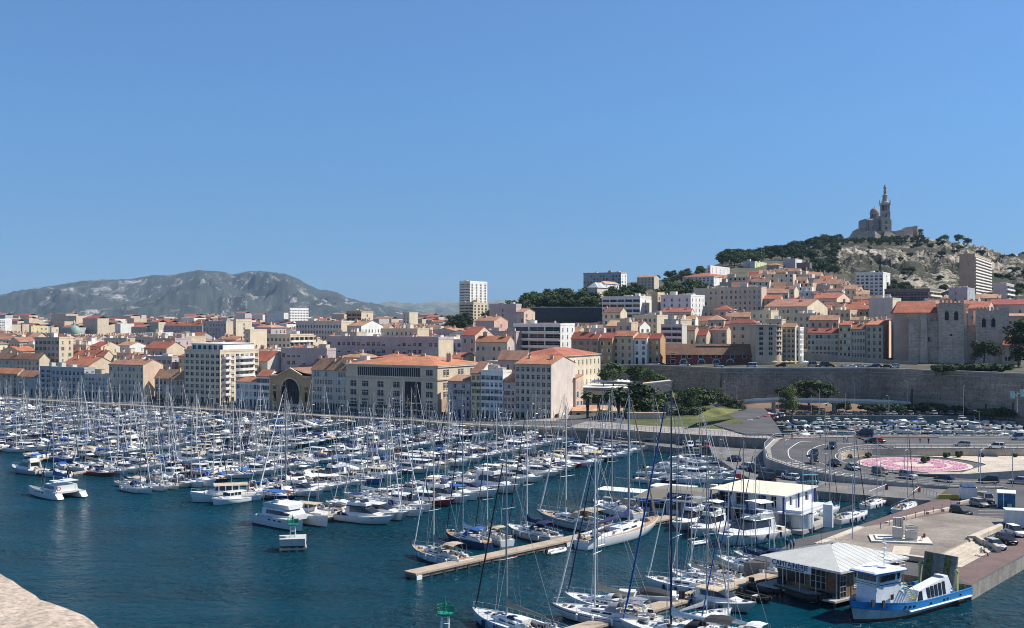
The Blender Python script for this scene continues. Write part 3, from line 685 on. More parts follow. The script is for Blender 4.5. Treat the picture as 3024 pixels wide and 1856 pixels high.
# ---- landmarks of the second rows, read column by column
T='townhouse';A='apartment block'
B=[
('wide cream institutional building under a bright orange hip roof behind the pink gable',A,1522,1666,1773,1053,Yf(1666,22),'cream',('hip',3.8,'orange'),5,9,9,dict(sh='dark',styles=('plain',),ww=.9,wh=1.8)),
('low mauve house with small square windows under the orange-roofed institution',T,1470,1550,1556,1062,Yf(1550,16),'mauve',('gable',4,'pale'),4,4,0,{}),
('long white block with ribbon balconies and a bright blank end wall',A,1516,1655,1697,961,500,'white',('flat',.8,'concrete'),7,3,3,dict(balc='white',sstyles=('plain',),chim=3)),
('brownish corner house with sparse windows above the rampart road',T,1687,1766,1768,1000,490,'brown',('gable',3.4,'red'),5,4,0,dict(chim=3,sh='brown')),
('ochre terraced house with open grey shutters above the rampart road',T,1768,1808,1809,1000,488,'ochre',('gable',3,'red'),4,2,0,dict(shop=True,sh='white')),
('tan terraced house with a planted roof terrace and blue awnings',T,1809,1869,1870,993,486,'beige',('gable',2.8,'red'),4,3,0,dict(shop=True,sh='brown',styles=('closed','closed','plain'))),
('white terraced house with pale blue shutters and red tiles',T,1871,1910,1911,1000,484,'white',('gable',2.8,'red'),4,2,0,dict(shop=True,sh='white',ww=1.2)),
('orange-tan end terraced house with arched white shutters',T,1911,1950,1952,1000,483,'ochre',('gable',2.8,'red'),4,2,0,dict(shop=True,sh='white',chim=1)),
('modern white house front of stacked open balconies beside the dark red building',A,1952,2014,2017,962,492,'concrete',('flat',.6,'concrete'),6,2,0,dict(balc='white')),
('cream house with brown roof above the dark red building',T,2017,2052,2054,975,500,'cream',('gable',2.5,'brown'),4,2,0,dict(sh='white')),
('small cream house with red roof slope above the dark red building',T,2054,2086,2088,990,500,'cream',('gable',3.5,'red'),3,2,0,dict(sh='white')),
('tan house with stepped parapet above the dark red building',T,2089,2146,2149,976,503,'sand',('gable',2.4,'old'),4,3,0,dict(chim=2)),
('big cream house with red roof and few windows behind the round-cornered block',T,2156,2231,2234,955,512,'cream',('hip',2.6,'red'),4,3,0,dict(styles=('plain','open'),sh='grey')),
('narrow tiled-front house between the round corner and the white house',T,2310,2348,2350,966,470,'sand',('gable',2,'old'),7,3,0,dict(styles=('plain','curtain'),ww=1.3)),
('slim white corner house with green shop awning at the rampart top',T,2350,2362,2371,970,472,'white',('flat',.5,'concrete'),6,1,3,dict(styles=('plain','open'),sh='white',shop=True)),
('tall slab tower of cream flats with a stepped lower half on the hill shoulder',A,1357,1388,1439,835,800,'white',('flat',1.2,'cream'),16,2,4,dict(balc='wall',sstyles=('plain','curtain'),ww=2,wh=1.6,chim=4)),
('cream balcony block at the foot of the tall slab tower',A,1357,1398,1440,897,770,'cream',('flat',1.0,'cream'),8,3,4,dict(balc='wall',sstyles=('plain','curtain'),ww=2.4,chim=5)),
('blank mauve-walled house with one slot window below the wooded hill',T,1445,1524,1530,906,620,'mauve',('flat',1.6,'mauve'),7,1,0,dict(chim=4,styles=('plain',))),
('peach-gabled house beside the blank mauve wall',T,1524,1547,1580,922,600,'mauve',('gable',2.4,'pale'),6,2,2,dict(wl2='peach')),
('house with stepped pinkish end wall in front of the blank mauve wall',T,1404,1459,1500,948,545,'mauve',('gable',3.0,'old'),6,0,1,dict(wl2='pink',chim=2)),
('house with a bright peach gable and red roof behind the office building',T,1363,1403,1458,991,490,'mauve',('gable',5,'red'),6,2,1,dict(wl2='peach')),
('grey-beige house with orange roof and tall windows behind the quayside row',T,1404,1498,1512,1010,458,'stone',('gable',3,'orange'),5,6,2,dict(chim=3,sh='grey')),
('long mauve rooftop terrace building lined with chimneys and a pale end wall',A,965,1295,1339,1004,476,'mauve',('flat',1.2,'mauve'),7,22,0,dict(chim=14,wl2='cream',styles=('plain','half','closed','curtain'),ww=1.6)),
('lower mauve rooftop building with laundry terraces behind the theatre',A,830,965,968,1036,466,'mauve',('flat',1.0,'concrete'),6,9,0,dict(chim=7,styles=('plain','half','closed'),ww=1.6)),
('blank cream end building rising behind the white residential block',T,722,739,788,978,540,'cream',('flat',.8,'cream'),8,1,0,dict()),
('cream balcony block half in shade behind the theatre',A,786,857,926,992,570,'cream',('flat',.8,'cream'),7,6,5,dict(sbalc='white',styles=('plain','curtain'),ww=1.4,wh=1.5)),
('long grey barrack-like block with paired windows and a roof full of chimneys',A,874,1008,1048,953,650,'concrete',('flat',1.0,'concrete'),7,16,0,dict(chim=12,styles=('plain',),wl2='cream',ww=1.1)),
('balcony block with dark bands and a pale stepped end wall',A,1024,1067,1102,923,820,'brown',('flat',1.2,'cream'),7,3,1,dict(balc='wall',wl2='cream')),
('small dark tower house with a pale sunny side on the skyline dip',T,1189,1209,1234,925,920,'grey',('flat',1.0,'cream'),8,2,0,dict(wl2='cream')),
('house pair with a big grey gable and weathered red roof',T,1025,1067,1131,963,610,'grey',('gable',4,'old'),5,0,7,dict(wl2='white',chim=4)),
('orange hip-roofed town house among chimneys behind the long block',T,755,800,845,968,640,'mauve',('hip',3,'pale'),6,5,4,dict(chim=3)),
('white hotel tower with a sign frame on its roof far behind the town',A,853,856,911,912,1500,'white',('flat',1.0,'concrete'),9,1,12,dict(indiv=False,styles=('plain',),ww=2.2)),
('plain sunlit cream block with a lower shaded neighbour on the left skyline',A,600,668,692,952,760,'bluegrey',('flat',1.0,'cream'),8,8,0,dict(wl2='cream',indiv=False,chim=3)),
('tall bright cream gable wall standing above the town roofs',A,690,697,744,950,730,'cream',('flat',1.4,'cream'),9,1,1,dict(wl2='cream',chim=2)),
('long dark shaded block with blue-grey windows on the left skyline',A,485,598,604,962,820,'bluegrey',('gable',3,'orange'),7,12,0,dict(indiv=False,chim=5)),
('six-storey grey balcony block in shade among the red roofs',A,306,374,379,1004,620,'stone',('flat',1.0,'concrete'),7,6,0,dict(chim=4,balc=None,ww=1.7,styles=('plain','half'))),
('mauve-grey block with projecting balcony slabs beside the six-storey block',A,375,424,438,1000,640,'mauve',('flat',1.0,'concrete'),7,3,2,dict(balc='wall',chim=3)),
('white modernist block with ribbon windows above the red roofs',A,432,460,511,986,700,'white',('flat',.8,'white'),6,2,5,dict(styles=('plain',),ww=2.6,wh=1.3)),
('house with broad red roof and open attic storey left of the white block',T,425,492,547,1030,545,'sand',('gable',4.2,'red'),5,6,0,dict(chim=2)),
('long low range with orange and red tiles and a line of white chimneys',T,115,308,316,1052,560,'cream',('gable',3.6,'orange'),4,20,0,dict(chim=8,sh='grey')),
('dark-roofed long range with small chimneys at the photo edge',T,-60,116,118,1062,548,'cream',('gable',3.6,'brown'),4,16,0,dict(chim=6)),
('white tower block cut by the left photo edge on the horizon',A,-30,-2,15,945,1500,'white',('flat',1.0,'white'),9,3,3,dict(indiv=False,ww=2.5)),
('beige windowless block on the left horizon beside the dome',A,62,66,86,960,1100,'beige',('flat',.6,'beige'),5,1,1,dict(indiv=False)),
('long pale yellow block of flats on the left horizon',A,86,92,142,966,1050,'yellow',('flat',.8,'yellow'),6,1,4,dict(indiv=False,chim=2)),
('squat cream house with flat roof left of the green dome',T,148,152,173,968,1050,'cream',('flat',.6,'cream'),4,1,2,dict(indiv=False)),
('white lattice-fronted slab block far off before the mountain',A,456,459,482,945,2300,'white',('flat',2,'white'),9,1,6,dict(indiv=False,ww=2.4)),
('cream slab block far off before the mountain, tallest of three',A,482,485,515,939,2300,'cream',('flat',2,'cream'),11,1,6,dict(indiv=False,ww=2.4)),
('slim grey tower block far off before the mountain',A,546,549,568,931,2300,'concrete',('flat',2,'concrete'),13,1,3,dict(indiv=False,ww=3)),
('pinkish long block with grouped chimneys crowning the wooded hill',A,1723,1834,1851,809,830,'mauve',('flat',1.2,'pink'),7,12,2,dict(chim=7,ww=1.4,wl2='white')),
('white villa with arched windows below the pinkish hilltop block',T,1765,1786,1828,838,765,'white',('hip',2.5,'pale'),5,2,4,dict(styles=('plain',))),
('pavilion with a pointed grey metal roof among hilltop trees',T,1735,1764,1795,850,745,'cream',('hip',5,'metal'),2,3,3,dict(styles=('plain',))),
('grey villa with arched windows half hidden by hilltop pines',T,1881,1932,1946,819,860,'stone',('gable',2,'old'),4,5,0,dict(styles=('plain',))),
('long white convent-like building with a red-orange roof on the hillside',A,2016,2108,2208,817,830,'white',('hip',4.5,'red'),5,8,9,dict(styles=('plain','closed'),sh='white',ww=1.3)),
('small white penthouse block rising above the long red-roofed building',A,2090,2098,2155,788,880,'white',('flat',1,'white'),5,1,5,dict(styles=('plain',))),
('white block with balconies and a bright side wall on the hillside',A,1778,1890,1923,880,610,'white',('flat',1.0,'white'),7,5,1,dict(balc='wall',chim=3)),
('beige stair-tower house beside the white balcony block',A,1924,1942,1962,872,612,'beige',('flat',1.6,'cream'),8,0,2,dict(chim=2)),
('white stepped block with a square roof tower on the hillside',A,1951,2040,2081,875,600,'white',('flat',.8,'white'),7,4,4,dict(wl2='white',chim=2,styles=('plain','curtain'))),
('long grey glazed-balcony block with a cream slab end wall',A,2092,2224,2263,862,650,'bluegrey',('flat',.8,'concrete'),7,8,0,dict(balc='wall',wl2='cream',chim=3)),
('lime-green villa with white frame terraces on the upper hillside',T,2194,2229,2264,774,960,'concrete',('flat',.6,'lime'),5,1,3,dict(wl2='lime',styles=('plain',))),
('plain grey block with white front under the pine wood',A,2312,2349,2369,766,940,'grey',('flat',.6,'white'),5,0,3,dict(wl2='white',chim=5)),
('brown-roofed hillside villa left of the plain grey block',T,2264,2300,2318,784,930,'brown',('hip',3,'old'),4,3,3,{}),
('dark windowless gable house under the pine wood',T,2352,2391,2398,778,900,'dark',('flat',.6,'dark'),5,0,0,dict(chim=3)),
('large house with a sunlit cream gable and patched red roof in mid-hill',T,2257,2384,2444,906,560,'stone',('gable',5.5,'old'),5,10,0,dict(wl2='cream',chim=5,styles=('closed','plain'),sh='grey')),
('red-roofed house with a warm peach gable above the cream-gabled house',T,2394,2471,2512,882,630,'concrete',('gable',4.5,'red'),5,5,1,dict(wl2='peach',chim=4)),
('pair of low orange-roofed houses half behind a round tree',T,2469,2548,2560,905,610,'grey',('gable',3.2,'red'),4,6,0,dict(chim=3)),
('blue-glazed white block at the foot of the rock face',A,2527,2608,2629,807,790,'white',('flat',.8,'white'),7,6,1,dict(styles=('plain','half'),ww=2,wl2='white',chim=4)),
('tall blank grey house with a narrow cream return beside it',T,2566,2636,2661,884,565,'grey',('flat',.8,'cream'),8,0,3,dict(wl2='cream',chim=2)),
('cream-topped block of dark stacked balconies above the abbey',A,2612,2746,2778,858,650,'dark',('flat',1.2,'cream'),7,7,3,dict(balc='rail',sbalc='white',wl2='cream',chim=10)),
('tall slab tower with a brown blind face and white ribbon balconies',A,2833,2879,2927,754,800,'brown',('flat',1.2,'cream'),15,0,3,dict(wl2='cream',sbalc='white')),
('grey-white stepped block left of the foot of the slab tower',A,2801,2857,2879,854,650,'bluegrey',('flat',1,'white'),6,4,2,dict(chim=8)),
('grey block with bright balconies right of the slab tower',A,2932,2972,2995,840,710,'grey',('flat',1,'concrete'),7,0,2,dict(sbalc='white',chim=5)),
('cream terrace house with a row of grey shutters, leftmost of four',T,2384,2476,2478,983,506,'cream',('gable',2.4,'red'),4,8,0,dict(sh='grey',chim=2)),
('pale green-shuttered terrace house, second of four above the car park',T,2477,2513,2514,960,500,'yellow',('gable',2.2,'orange'),5,3,0,dict(sh='white',band=True,chim=1)),
('terrace house with a glazed ground arch, third of four above the car park',T,2514,2555,2557,971,497,'cream',('gable',3.2,'orange'),4,5,0,dict(styles=('plain',),chim=2)),
('terrace house with tall balconied windows and sunlit peach gable',T,2557,2607,2645,960,494,'beige',('gable',3.0,'orange'),5,3,2,dict(styles=('plain','curtain'),wh=2.4,wl2='peach',chim=2)),
('dark-roofed low house behind the terrace of four',T,2400,2478,2500,965,540,'grey',('gable',3,'grey'),3,0,0,dict(chim=2)),
('long mauve house with red roof at the right edge behind the abbey',T,2915,3040,3060,900,560,'grey',('gable',4,'red'),4,7,0,dict(chim=4)),
('beige two-row seminary wing right of the abbey towers',T,2950,3060,3080,934,520,'beige',('gable',1.6,'pale'),4,8,0,dict(styles=('plain',),ww=1.2)),
('red-roofed hall behind the battlemented abbey tower',T,2858,2915,2940,912,545,'pink',('gable',5,'red'),3,2,0,{}),
]
for (lb,cat,x0,x1,x2,ye,Y,wl,roof,fl,c1,c2,kw) in B:
    hb(lb,cat,x0,x1,x2,ye,Y,wl,roof,fl,c1,c2,**kw)
# dark glass library-like hall below the wooded hill
def glasshall():
    Y=660; x0,x1=Xa(1556,Y),Xa(1790,Y); zt=Za(907,Y); zb=Za(965,Y)
    rt=root('glass_hall','long dark glass hall with close vertical fins below the wooded hill','hall',(x0,Y,zb),rad(-4)); w=(x1-x0)
    b=MB(); b.box(0,w,0,18,-6,zt-zb-.6,GLASS2); b.obj('glass_wall',rt)
    b=MB(); b.box(-.5,w+.5,-1,19,zt-zb-.6,zt-zb,tile('metal')); b.obj('roof',rt)
    me=None
    for i in range(80):
        if me is None: b=MB(); b.box(-.12,.12,-.5,-.02,-5,zt-zb-.8,M('fin_blue_grey',(.11,.14,.15),.5)); me=b.mesh('fin')
        link('fin',me,rt,(w*(i+.5)/80,0,0))
    for i in range(20): OCC.append((x0+w*(i+.5)/20,Y+8,10))
glasshall()
def redbuilding():
    Y=474; a=-8; lb='long dark red building with white-framed arches on the rampart road'
    rt=hb(lb,'terrace building',1966,2229,2232,1046,Y,'red',('gable',5.5,'brown'),2,0,0,a=a,name='terrace_building',chim=0)
    w=38.5; wm=win_mesh(1.9,1.7,'plain','white'); S=M('white_surround',(.6,.58,.55),.7)
    def fx(sx): return (sx-1966)/263*w
    h=Za(1046,Y)-rt.location.z
    for sx,z,ww_ in ((1987,3.6,1),(1987,.9,1),(2018,3.3,1),(2036,3.3,1),(2104,3.4,1),(2121,3.4,1),(2160,3.4,1),(2194,3.4,1),(2216,3.4,1),(2068,3.2,1.3)):
        b=MB(); x=fx(sx); b.box(x-1.0,x+1.0,-.1,-.01,z-.15,z+1.85,S); b.box(x-.8,x+.8,-.13,-.1,z,z+1.7,GLASS); b.obj('window',rt)
    for sx in (2018,2070,2113,2153):
        x=fx(sx); b=MB(); pr=[(x-1.7,-.15,0),(x+1.7,-.15,0)]+[(x+1.7*math.cos(t*math.pi/10),-.15,1.6+1.5*math.sin(t*math.pi/10)) for t in range(11)]
        b.face(pr,S); b.face([(lerp(x,p[0],.8),-.2,p[2]*.88) for p in pr],GLASS2); b.obj('arched_doorway',rt)
    for sx in (2070,2098,2120,2145,2170):
        x=fx(sx); b=MB(); b.box(x-1.8,x+1.8,2.2,5,h+1.0,h+3.2,GLASS); b.box(x-2,x+2,2,5.2,h+3.2,h+3.4,tile('brown')); b.obj('dormer',rt)
redbuilding()
def roundblock():
    Y=466; x1=Xa(2314,Y); x0=Xa(2232,Y); z=tz(x0,Y+4); h=Za(962,Y)-z; W=wall('sand'); w=x1-x0
    rt=root('apartment_block','sand-coloured block with a rounded corner and curved balcony bands','apartment block',(x0,Y,z))
    def outline(o=0): 
        r=4.2; pts=[(-o,-o),(w-r,-o)]
        for i in range(1,9): t=i/8*math.pi/2; pts.append((w-r+(r+o)*math.sin(t),r-(r+o)*math.cos(t)))
        return pts+[(w+o,14),(-o,14)]
    b=MB(); b.prism(outline(),-4,h,W); b.obj('wall',rt)
    for k in range(6):
        zz=3.4+k*(h-3.6)/6
        b=MB(); b.prism(outline(.35)[2:11]+[(w-4.2,6)],zz+1.9,zz+2.6,W); b.obj('balcony_band',rt)
        o=outline(.04); bb=MB()
        for i in (3,5,7): bb.face([(*o[i],zz+.5),(*o[i+1],zz+.5),(*o[i+1],zz+1.8),(*o[i],zz+1.8)],GLASS)
        bb.obj('curved_window',rt)
        for x in (2.2,6.2): 
            link('window',win_mesh(1.7,1.5,'plain','grey'),rt,(x,-.2,zz+.4))
    b=MB(); b.prism(outline(.5),h,h+.35,CONC); b.obj('roof',rt)
    OCC.append((x0+w/2,Y+7,8))
roundblock()
def dome_church():
    Y=900; rt=root('domed_church','church with a green copper dome above the red roofs','church',(Xa(212,Y),Y,tz(Xa(212,Y),Y)))
    zt=Za(950,Y)-rt.location.z; b=MB(); b.box(-16,20,-3,14,-2,zt-16,wall('dark')); b.obj('nave',rt)
    b=MB(); b.lathe([(5,zt-17),(5,zt-9.5),(5.3,zt-9.3)],wall('stone'),16,(0,5,0)); b.obj('drum',rt)
    b=MB(); b.lathe([(5.2*math.cos(t*math.pi/16),zt-9.3+6.2*math.sin(t*math.pi/16)) for t in range(9)],M('copper_green',(.22,.33,.27),.6),20,(0,5,0)); b.obj('dome',rt,True)
    b=MB(); b.lathe([(1,zt-3.5),(1,zt-1),(0,zt+1.5)],wall('stone'),8,(0,5,0)); b.obj('lantern',rt)
    OCC.append((Xa(212,Y),Y+5,16))
    Y=2500; x0,x1=Xa(258,Y),Xa(340,Y); rt=root('stadium_roof','far pale green wavy-roofed hall on the horizon','hall',(x0,Y,16)); n=24; w=x1-x0; b=MB()
    f=lambda t: Za(960,Y)-16+4*abs(math.sin(t*math.pi*2.2))
    rows=[[(w*i/n,y,f(i/n)) for i in range(n+1)] for y in (0,60)]
    b.grid(rows,M('pale_green_roof',(.45,.60,.55),.5)); b.obj('roof',rt)
    b=MB(); 
    for i in range(n): b.face([(w*i/n,0,-3),(w*(i+1)/n,0,-3),(w*(i+1)/n,0,f((i+1)/n)),(w*i/n,0,f(i/n))],wall('concrete'))
    b.obj('wall',rt)
dome_church()
# ---------------- filler town houses
LIM=[(-200,975),(0,978),(230,990),(450,985),(700,978),(850,968),(1000,962),(1180,958),(1300,962),(1345,975),(1450,962),(1540,972),(1600,968),(1780,955),(1800,880),(1900,868),(1990,872),(2090,846),(2180,812),(2240,800),(2330,792),(2440,815),(2500,835),(2560,872),(2650,890),(2800,872),(3024,865),(3400,865)]
MID={}
def filler():
    rr=random.Random(5); rest=MB(); cnt=0; Y=410; rown=0
    walls=['cream','beige','sand','pink','stone','mauve','white','grey','peach','yellow','concrete']; wts=[9,4,6,2,4,2,8,3,1.5,.6,3]
    roofs=['old','red','orange','brown','pale']; rw=[8,2.5,2,4,4]
    placed=[]
    while Y<1500:
        step=15+(Y-400)*.022
        sx=-120
        while sx<3200:
            X=Xa(sx,Y); a=-30+rr.uniform(-7,7)
            if sx>1900: a=-24+rr.uniform(-14,10)
            big=rr.random()<(.22 if sx>1700 else .15); w=rr.uniform(13,24) if big else rr.uniform(7,15); d=rr.uniform(9,13); st=rr.choice((5,6,7)) if big else rr.choice((3,4,4,5,5)); 
            jy=rr.uniform(-.4,.4)*step; y=Y+jy; X=Xa(sx,y)
            dsx=w/Y*FPX*(.92)
            sx+=dsx*rr.uniform(.95,1.15)
            s=SX(X,y)
            if s<1000 and y<front_line(s)+30: continue
            if y<front_line(s)+ (26 if s<1700 else 42): continue
            if 1430<s<1790 and y>630: continue
            if 1930<s<2110 and 690<y: continue
            if 1300<s<1450 and y>820: continue
            if s>2500 and y>830: continue
            if s>=1790 and y>1050: continue
            if s<1450 and y>1250 and rr.random()<.5: continue
            if s>2660 and y<545: continue
            if s>1540 and y<505: continue
            if occupied(X+3,y+5,max(w,d)*.42): continue
            z=min(tz(X,y),tz(X+w*.8,y-w*.5)); h=st*3.05+rr.uniform(0,1.5)
            rise=rr.uniform(2,3.6); rk='flat' if big else rr.choices(('gable','hip','flat','gabley'),(8,2,3,1.5))[0]
            lim=interp(LIM,s+dsx/2); ztop=Za(lim,y)
            if z+h+rise>ztop:
                h=ztop-rise-z
                if h<3.5: continue
            placed.append((y,s,X,z,a,w,d,h,rise,rk,rr.choices(walls,wts)[0],rr.choices(roofs,rw)[0],rr.random()))
            OCC.append((X+w*.45,y+2,min(w,d)*.45))
        Y+=step
    placed.sort()
    n_ind=270
    adj={'old':'weathered','red':'red','orange':'orange','brown':'brown','pale':'pale orange'}
    # ordinal positions: bands of distance, counted along the photo
    bands={}
    for i,p in enumerate(placed[:n_ind]):
        side='hillside' if p[1]>1790 else ('mid-town' if p[1]>1000 else 'lower town')
        b=(side,int((p[0]-400)//45)); bands.setdefault(b,[]).append((p[1],i))
    lab={}
    for b,L in bands.items():
        L.sort()
        for k,(s,i) in enumerate(L): lab[i]=(b[0],b[1],k)
    for i,p in enumerate(placed):
        y,s,X,z,a,w,d,h,rise,rk,wl,rf,q=p
        if i<n_ind:
            sd,bk,k=lab[i]
            roofw='flat-roofed' if rk=='flat' else adj[rf]+'-roofed'
            lb='%s %s %s house, %s from the left, %s row of the %s'%(('low' if h<9 else 'tall' if h>15 else 'mid-height'),roofw,wl,ordw(k),ordw(bk),sd)
            kind='hillside_house' if sd=='hillside' else 'town_house'
            fl=max(2,round(h/3.1)); near=y<600
            bld(kind,lb,kind.replace('_',' '),(X,y,z),a,w,d,h,wl,(rk,rise if rk!='flat' else .6,rf if rk!='flat' else rr.choice(('concrete','old','cream'))),fl,max(2,int(w/2.6)),2 if q<.35 else 0,
                chim=rr.randint(1,4) if near or q<.6 else 1,group='small houses of the '+sd,indiv=near,sh=rr.choice(list(SHUT)),styles=('open','plain','closed') if near else ('plain','closed'),seed=i)
        else:
            # simple joined distant house
            A=rad(a); c_,s_=math.cos(A),math.sin(A); T=lambda x,yy,zz:(X+c_*x-s_*yy,y+s_*x+c_*yy,z+zz)
            W=wall(wl); RM=tile(rf) if rk!='flat' else wall('concrete')
            rest.hull8([T(0,0,-4),T(w,0,-4),T(w,d,-4),T(0,d,-4),T(0,0,h),T(w,0,h),T(w,d,h),T(0,d,h)],W)
            if rk!='flat':
                rest.face([T(-.4,-.5,h-.1),T(w+.4,-.5,h-.1),T(w+.4,d/2,h+rise),T(-.4,d/2,h+rise)],RM); rest.face([T(-.4,d+.5,h-.1),T(w+.4,d+.5,h-.1),T(w+.4,d/2,h+rise),T(-.4,d/2,h+rise)],RM)
                rest.face([T(w,0,h),T(w,d,h),T(w,d/2,h+rise-.1)],W)
            else: rest.hull8([T(1,1,h),T(4,1,h),T(4,4,h),T(1,4,h),T(1,1,h+2.2),T(4,1,h+2.2),T(4,4,h+2.2),T(1,4,h+2.2)],W)
            for cx_ in (.5,w*.5,w-.8): 
                if rr.random()<.3: rest.hull8([T(cx_,d*.4,h),T(cx_+.9,d*.4,h),T(cx_+.9,d*.4+.7,h),T(cx_,d*.4+.7,h),T(cx_,d*.4,h+rise+.7),T(cx_+.9,d*.4,h+rise+.7),T(cx_+.9,d*.4+.7,h+rise+.7),T(cx_,d*.4+.7,h+rise+.7)],wall('cream'))
            nc=max(2,int(w/2.8)); nf=max(2,int(h/3.1))
            for ii in range(nc):
                for jj in range(nf):
                    x=w*(ii+.5)/nc; zz=h*(jj+.35)/nf
                    rest.face([T(x-.5,-.06,zz),T(x+.5,-.06,zz),T(x+.5,-.06,zz+1.5),T(x-.5,-.06,zz+1.5)],GLASS if rr.random()<.7 else shut('grey'))
    stuff(rest.obj('distant_houses'))
    print('filler',len(placed))
filler()
def far_plain():
    rr=random.Random(9); mb=MB()
    for i in range(1500):
        y=rr.uniform(1500,5200); s=rr.uniform(-150,1450); X=Xa(s,y); w=rr.uniform(10,34); d=rr.uniform(10,25); h=rr.uniform(8,17) if rr.random()<.9 else rr.uniform(18,28)
        z=tz(X,y); W=wall(rr.choice(('cream','white','sand','cream','beige','grey'))); c_,s_=.87,-.5; T=lambda x,yy,zz:(X+c_*x-s_*yy,y+s_*x+c_*yy,z+zz)
        mb.hull8([T(0,0,-2),T(w,0,-2),T(w,d,-2),T(0,d,-2),T(0,0,h),T(w,0,h),T(w,d,h),T(0,d,h)],W)
        if rr.random()<.6: R_=tile(rr.choice(('old','red','orange'))); mb.face([T(-.3,-.3,h),T(w,-.3,h),T(w,d/2,h+3),T(0,d/2,h+3)],R_); mb.face([T(0,d,h),T(w,d,h),T(w,d/2,h+3),T(0,d/2,h+3)],R_)
    stuff(mb.obj('far_town'))
far_plain()
# ---------------- rampart
def rampart():
    W=M('rampart_stone',(.32,.26,.20),.9,.25,.12,.18,1.2,streak=.22,bump=.05,bsc=1.5,brick=(1.6,.7))
    W2=M('rampart_coping',(.36,.33,.29),.85,.12)
    rt=root('rampart','long high stone rampart wall behind the car park, with a pale coping','rampart',(0,0,0))
    ang=RAMP; zt=[17.9]*6; zb=4.2
    def seg(a,b,i,z0,z1):
        a=Vector((*a,0));b=Vector((*b,0)); d=(b-a).normalized(); n=Vector((d.y,-d.x,0))
        if n.y>0: n=-n
        mb=MB(); bt=1.6
        rows=[]
        m=14; L=(b-a).length; cols=max(2,int(L/6))
        for j in range(m+1):
            t=j/m; z=z0+(z1-z0)*t; off=bt*(1-t)
            rows.append([tuple(a+d*(L*i_/cols)+n*off+Vector((0,0,z))) for i_ in range(cols+1)])
        mb.grid(rows,W); mb.face([a+Vector((0,0,z1)),b+Vector((0,0,z1)),b-n*1.2+Vector((0,0,z1)),a-n*1.2+Vector((0,0,z1))],W2)
        mb.obj('wall_section',rt)
        c=MB(); q=[a+n*.25,b+n*.25,b-n*1.0,a-n*1.0]
        c.hull8([p+Vector((0,0,z1-.35)) for p in q]+[p+Vector((0,0,z1+.25)) for p in q],W2); c.obj('coping',rt)
        c=MB(); q=[a+n*.45,b+n*.45,b+n*.003,a+n*.003]
        c.hull8([p+Vector((0,0,z1-1.75)) for p in q]+[p+Vector((0,0,z1-1.5)) for p in q],W2); c.obj('string_course',rt)
        return a,b,d,n
    ends=[]
    for i in range(len(ang)-1): ends.append(seg(ang[i],ang[i+1],i,zb-5,zt[i]))
    # small putlog holes in rows
    a,b,d,n=ends[3-1]; L=(b-a).length
    for r,z in enumerate((15.3,13.0)):
        for k in range(11):
            p=a+d*(L*(k+.5)/11)+n*(1.6*(1-(z+.8)/18.7)+.02); m=MB(); e=d*.16
            m.hull8([p-e+Vector((0,0,z)),p+e+Vector((0,0,z)),p+e-n*.2+Vector((0,0,z)),p-e-n*.2+Vector((0,0,z)),p-e+Vector((0,0,z+.4)),p+e+Vector((0,0,z+.4)),p+e-n*.2+Vector((0,0,z+.4)),p-e-n*.2+Vector((0,0,z+.4))],DARKM); m.obj('wall_hole',rt)
    # tall dark recess and small openings of the right section
    a,b,d,n=ends[3]; L=(b-a).length
    for t,z0,z1,w_ in ((.30,4.6,10.6,1.1),(.62,4.6,9,.5),(.9,4.6,7.6,.6),(.75,4.2,6.4,.7),(.48,7,8.2,.3)):
        z=(z0+z1)/2; p=a+d*(L*t); e=d*w_/2; o0=n*(1.6*(1-(z0+.8)/18.7)+.03); o1=n*(1.6*(1-(z1+.8)/18.7)+.03); V=lambda z:Vector((0,0,z)); m=MB()
        m.hull8([p-e+o0+V(z0),p+e+o0+V(z0),p+e+V(z0),p-e+V(z0),p-e+o1+V(z1),p+e+o1+V(z1),p+e+V(z1),p-e+V(z1)],DARKM); m.obj('recess',rt)
    # road on top
rampart()
# raised ramp walls on the upper road
def upper_walls():
    W=M('upper_wall_stone',(.33,.29,.25),.9,.2,.3,.15,2)
    rt=root('retaining_wall','stone retaining wall sloping along the upper road under the terrace houses','retaining wall')
    pts=[(2370,1040,1062,487),(2480,1050,1066,480),(2610,1062,1068,474),(2710,1070,1072,468)]
    for (x0,t0,b0,y0),(x1,t1_,b1,y1) in zip(pts,pts[1:]):
        m=MB(); p0=(Xa(x0,y0),y0);p1=(Xa(x1,y1),y1)
        m.hull8([(*p0,16),(*p1,16),(p1[0],p1[1]+.8,16),(p0[0],p0[1]+.8,16),(*p0,Za(t0,y0)),(*p1,Za(t1_,y1)),(p1[0],p1[1]+.8,Za(t1_,y1)),(p0[0],p0[1]+.8,Za(t0,y0))],W); m.obj('wall_section',rt)
upper_walls()
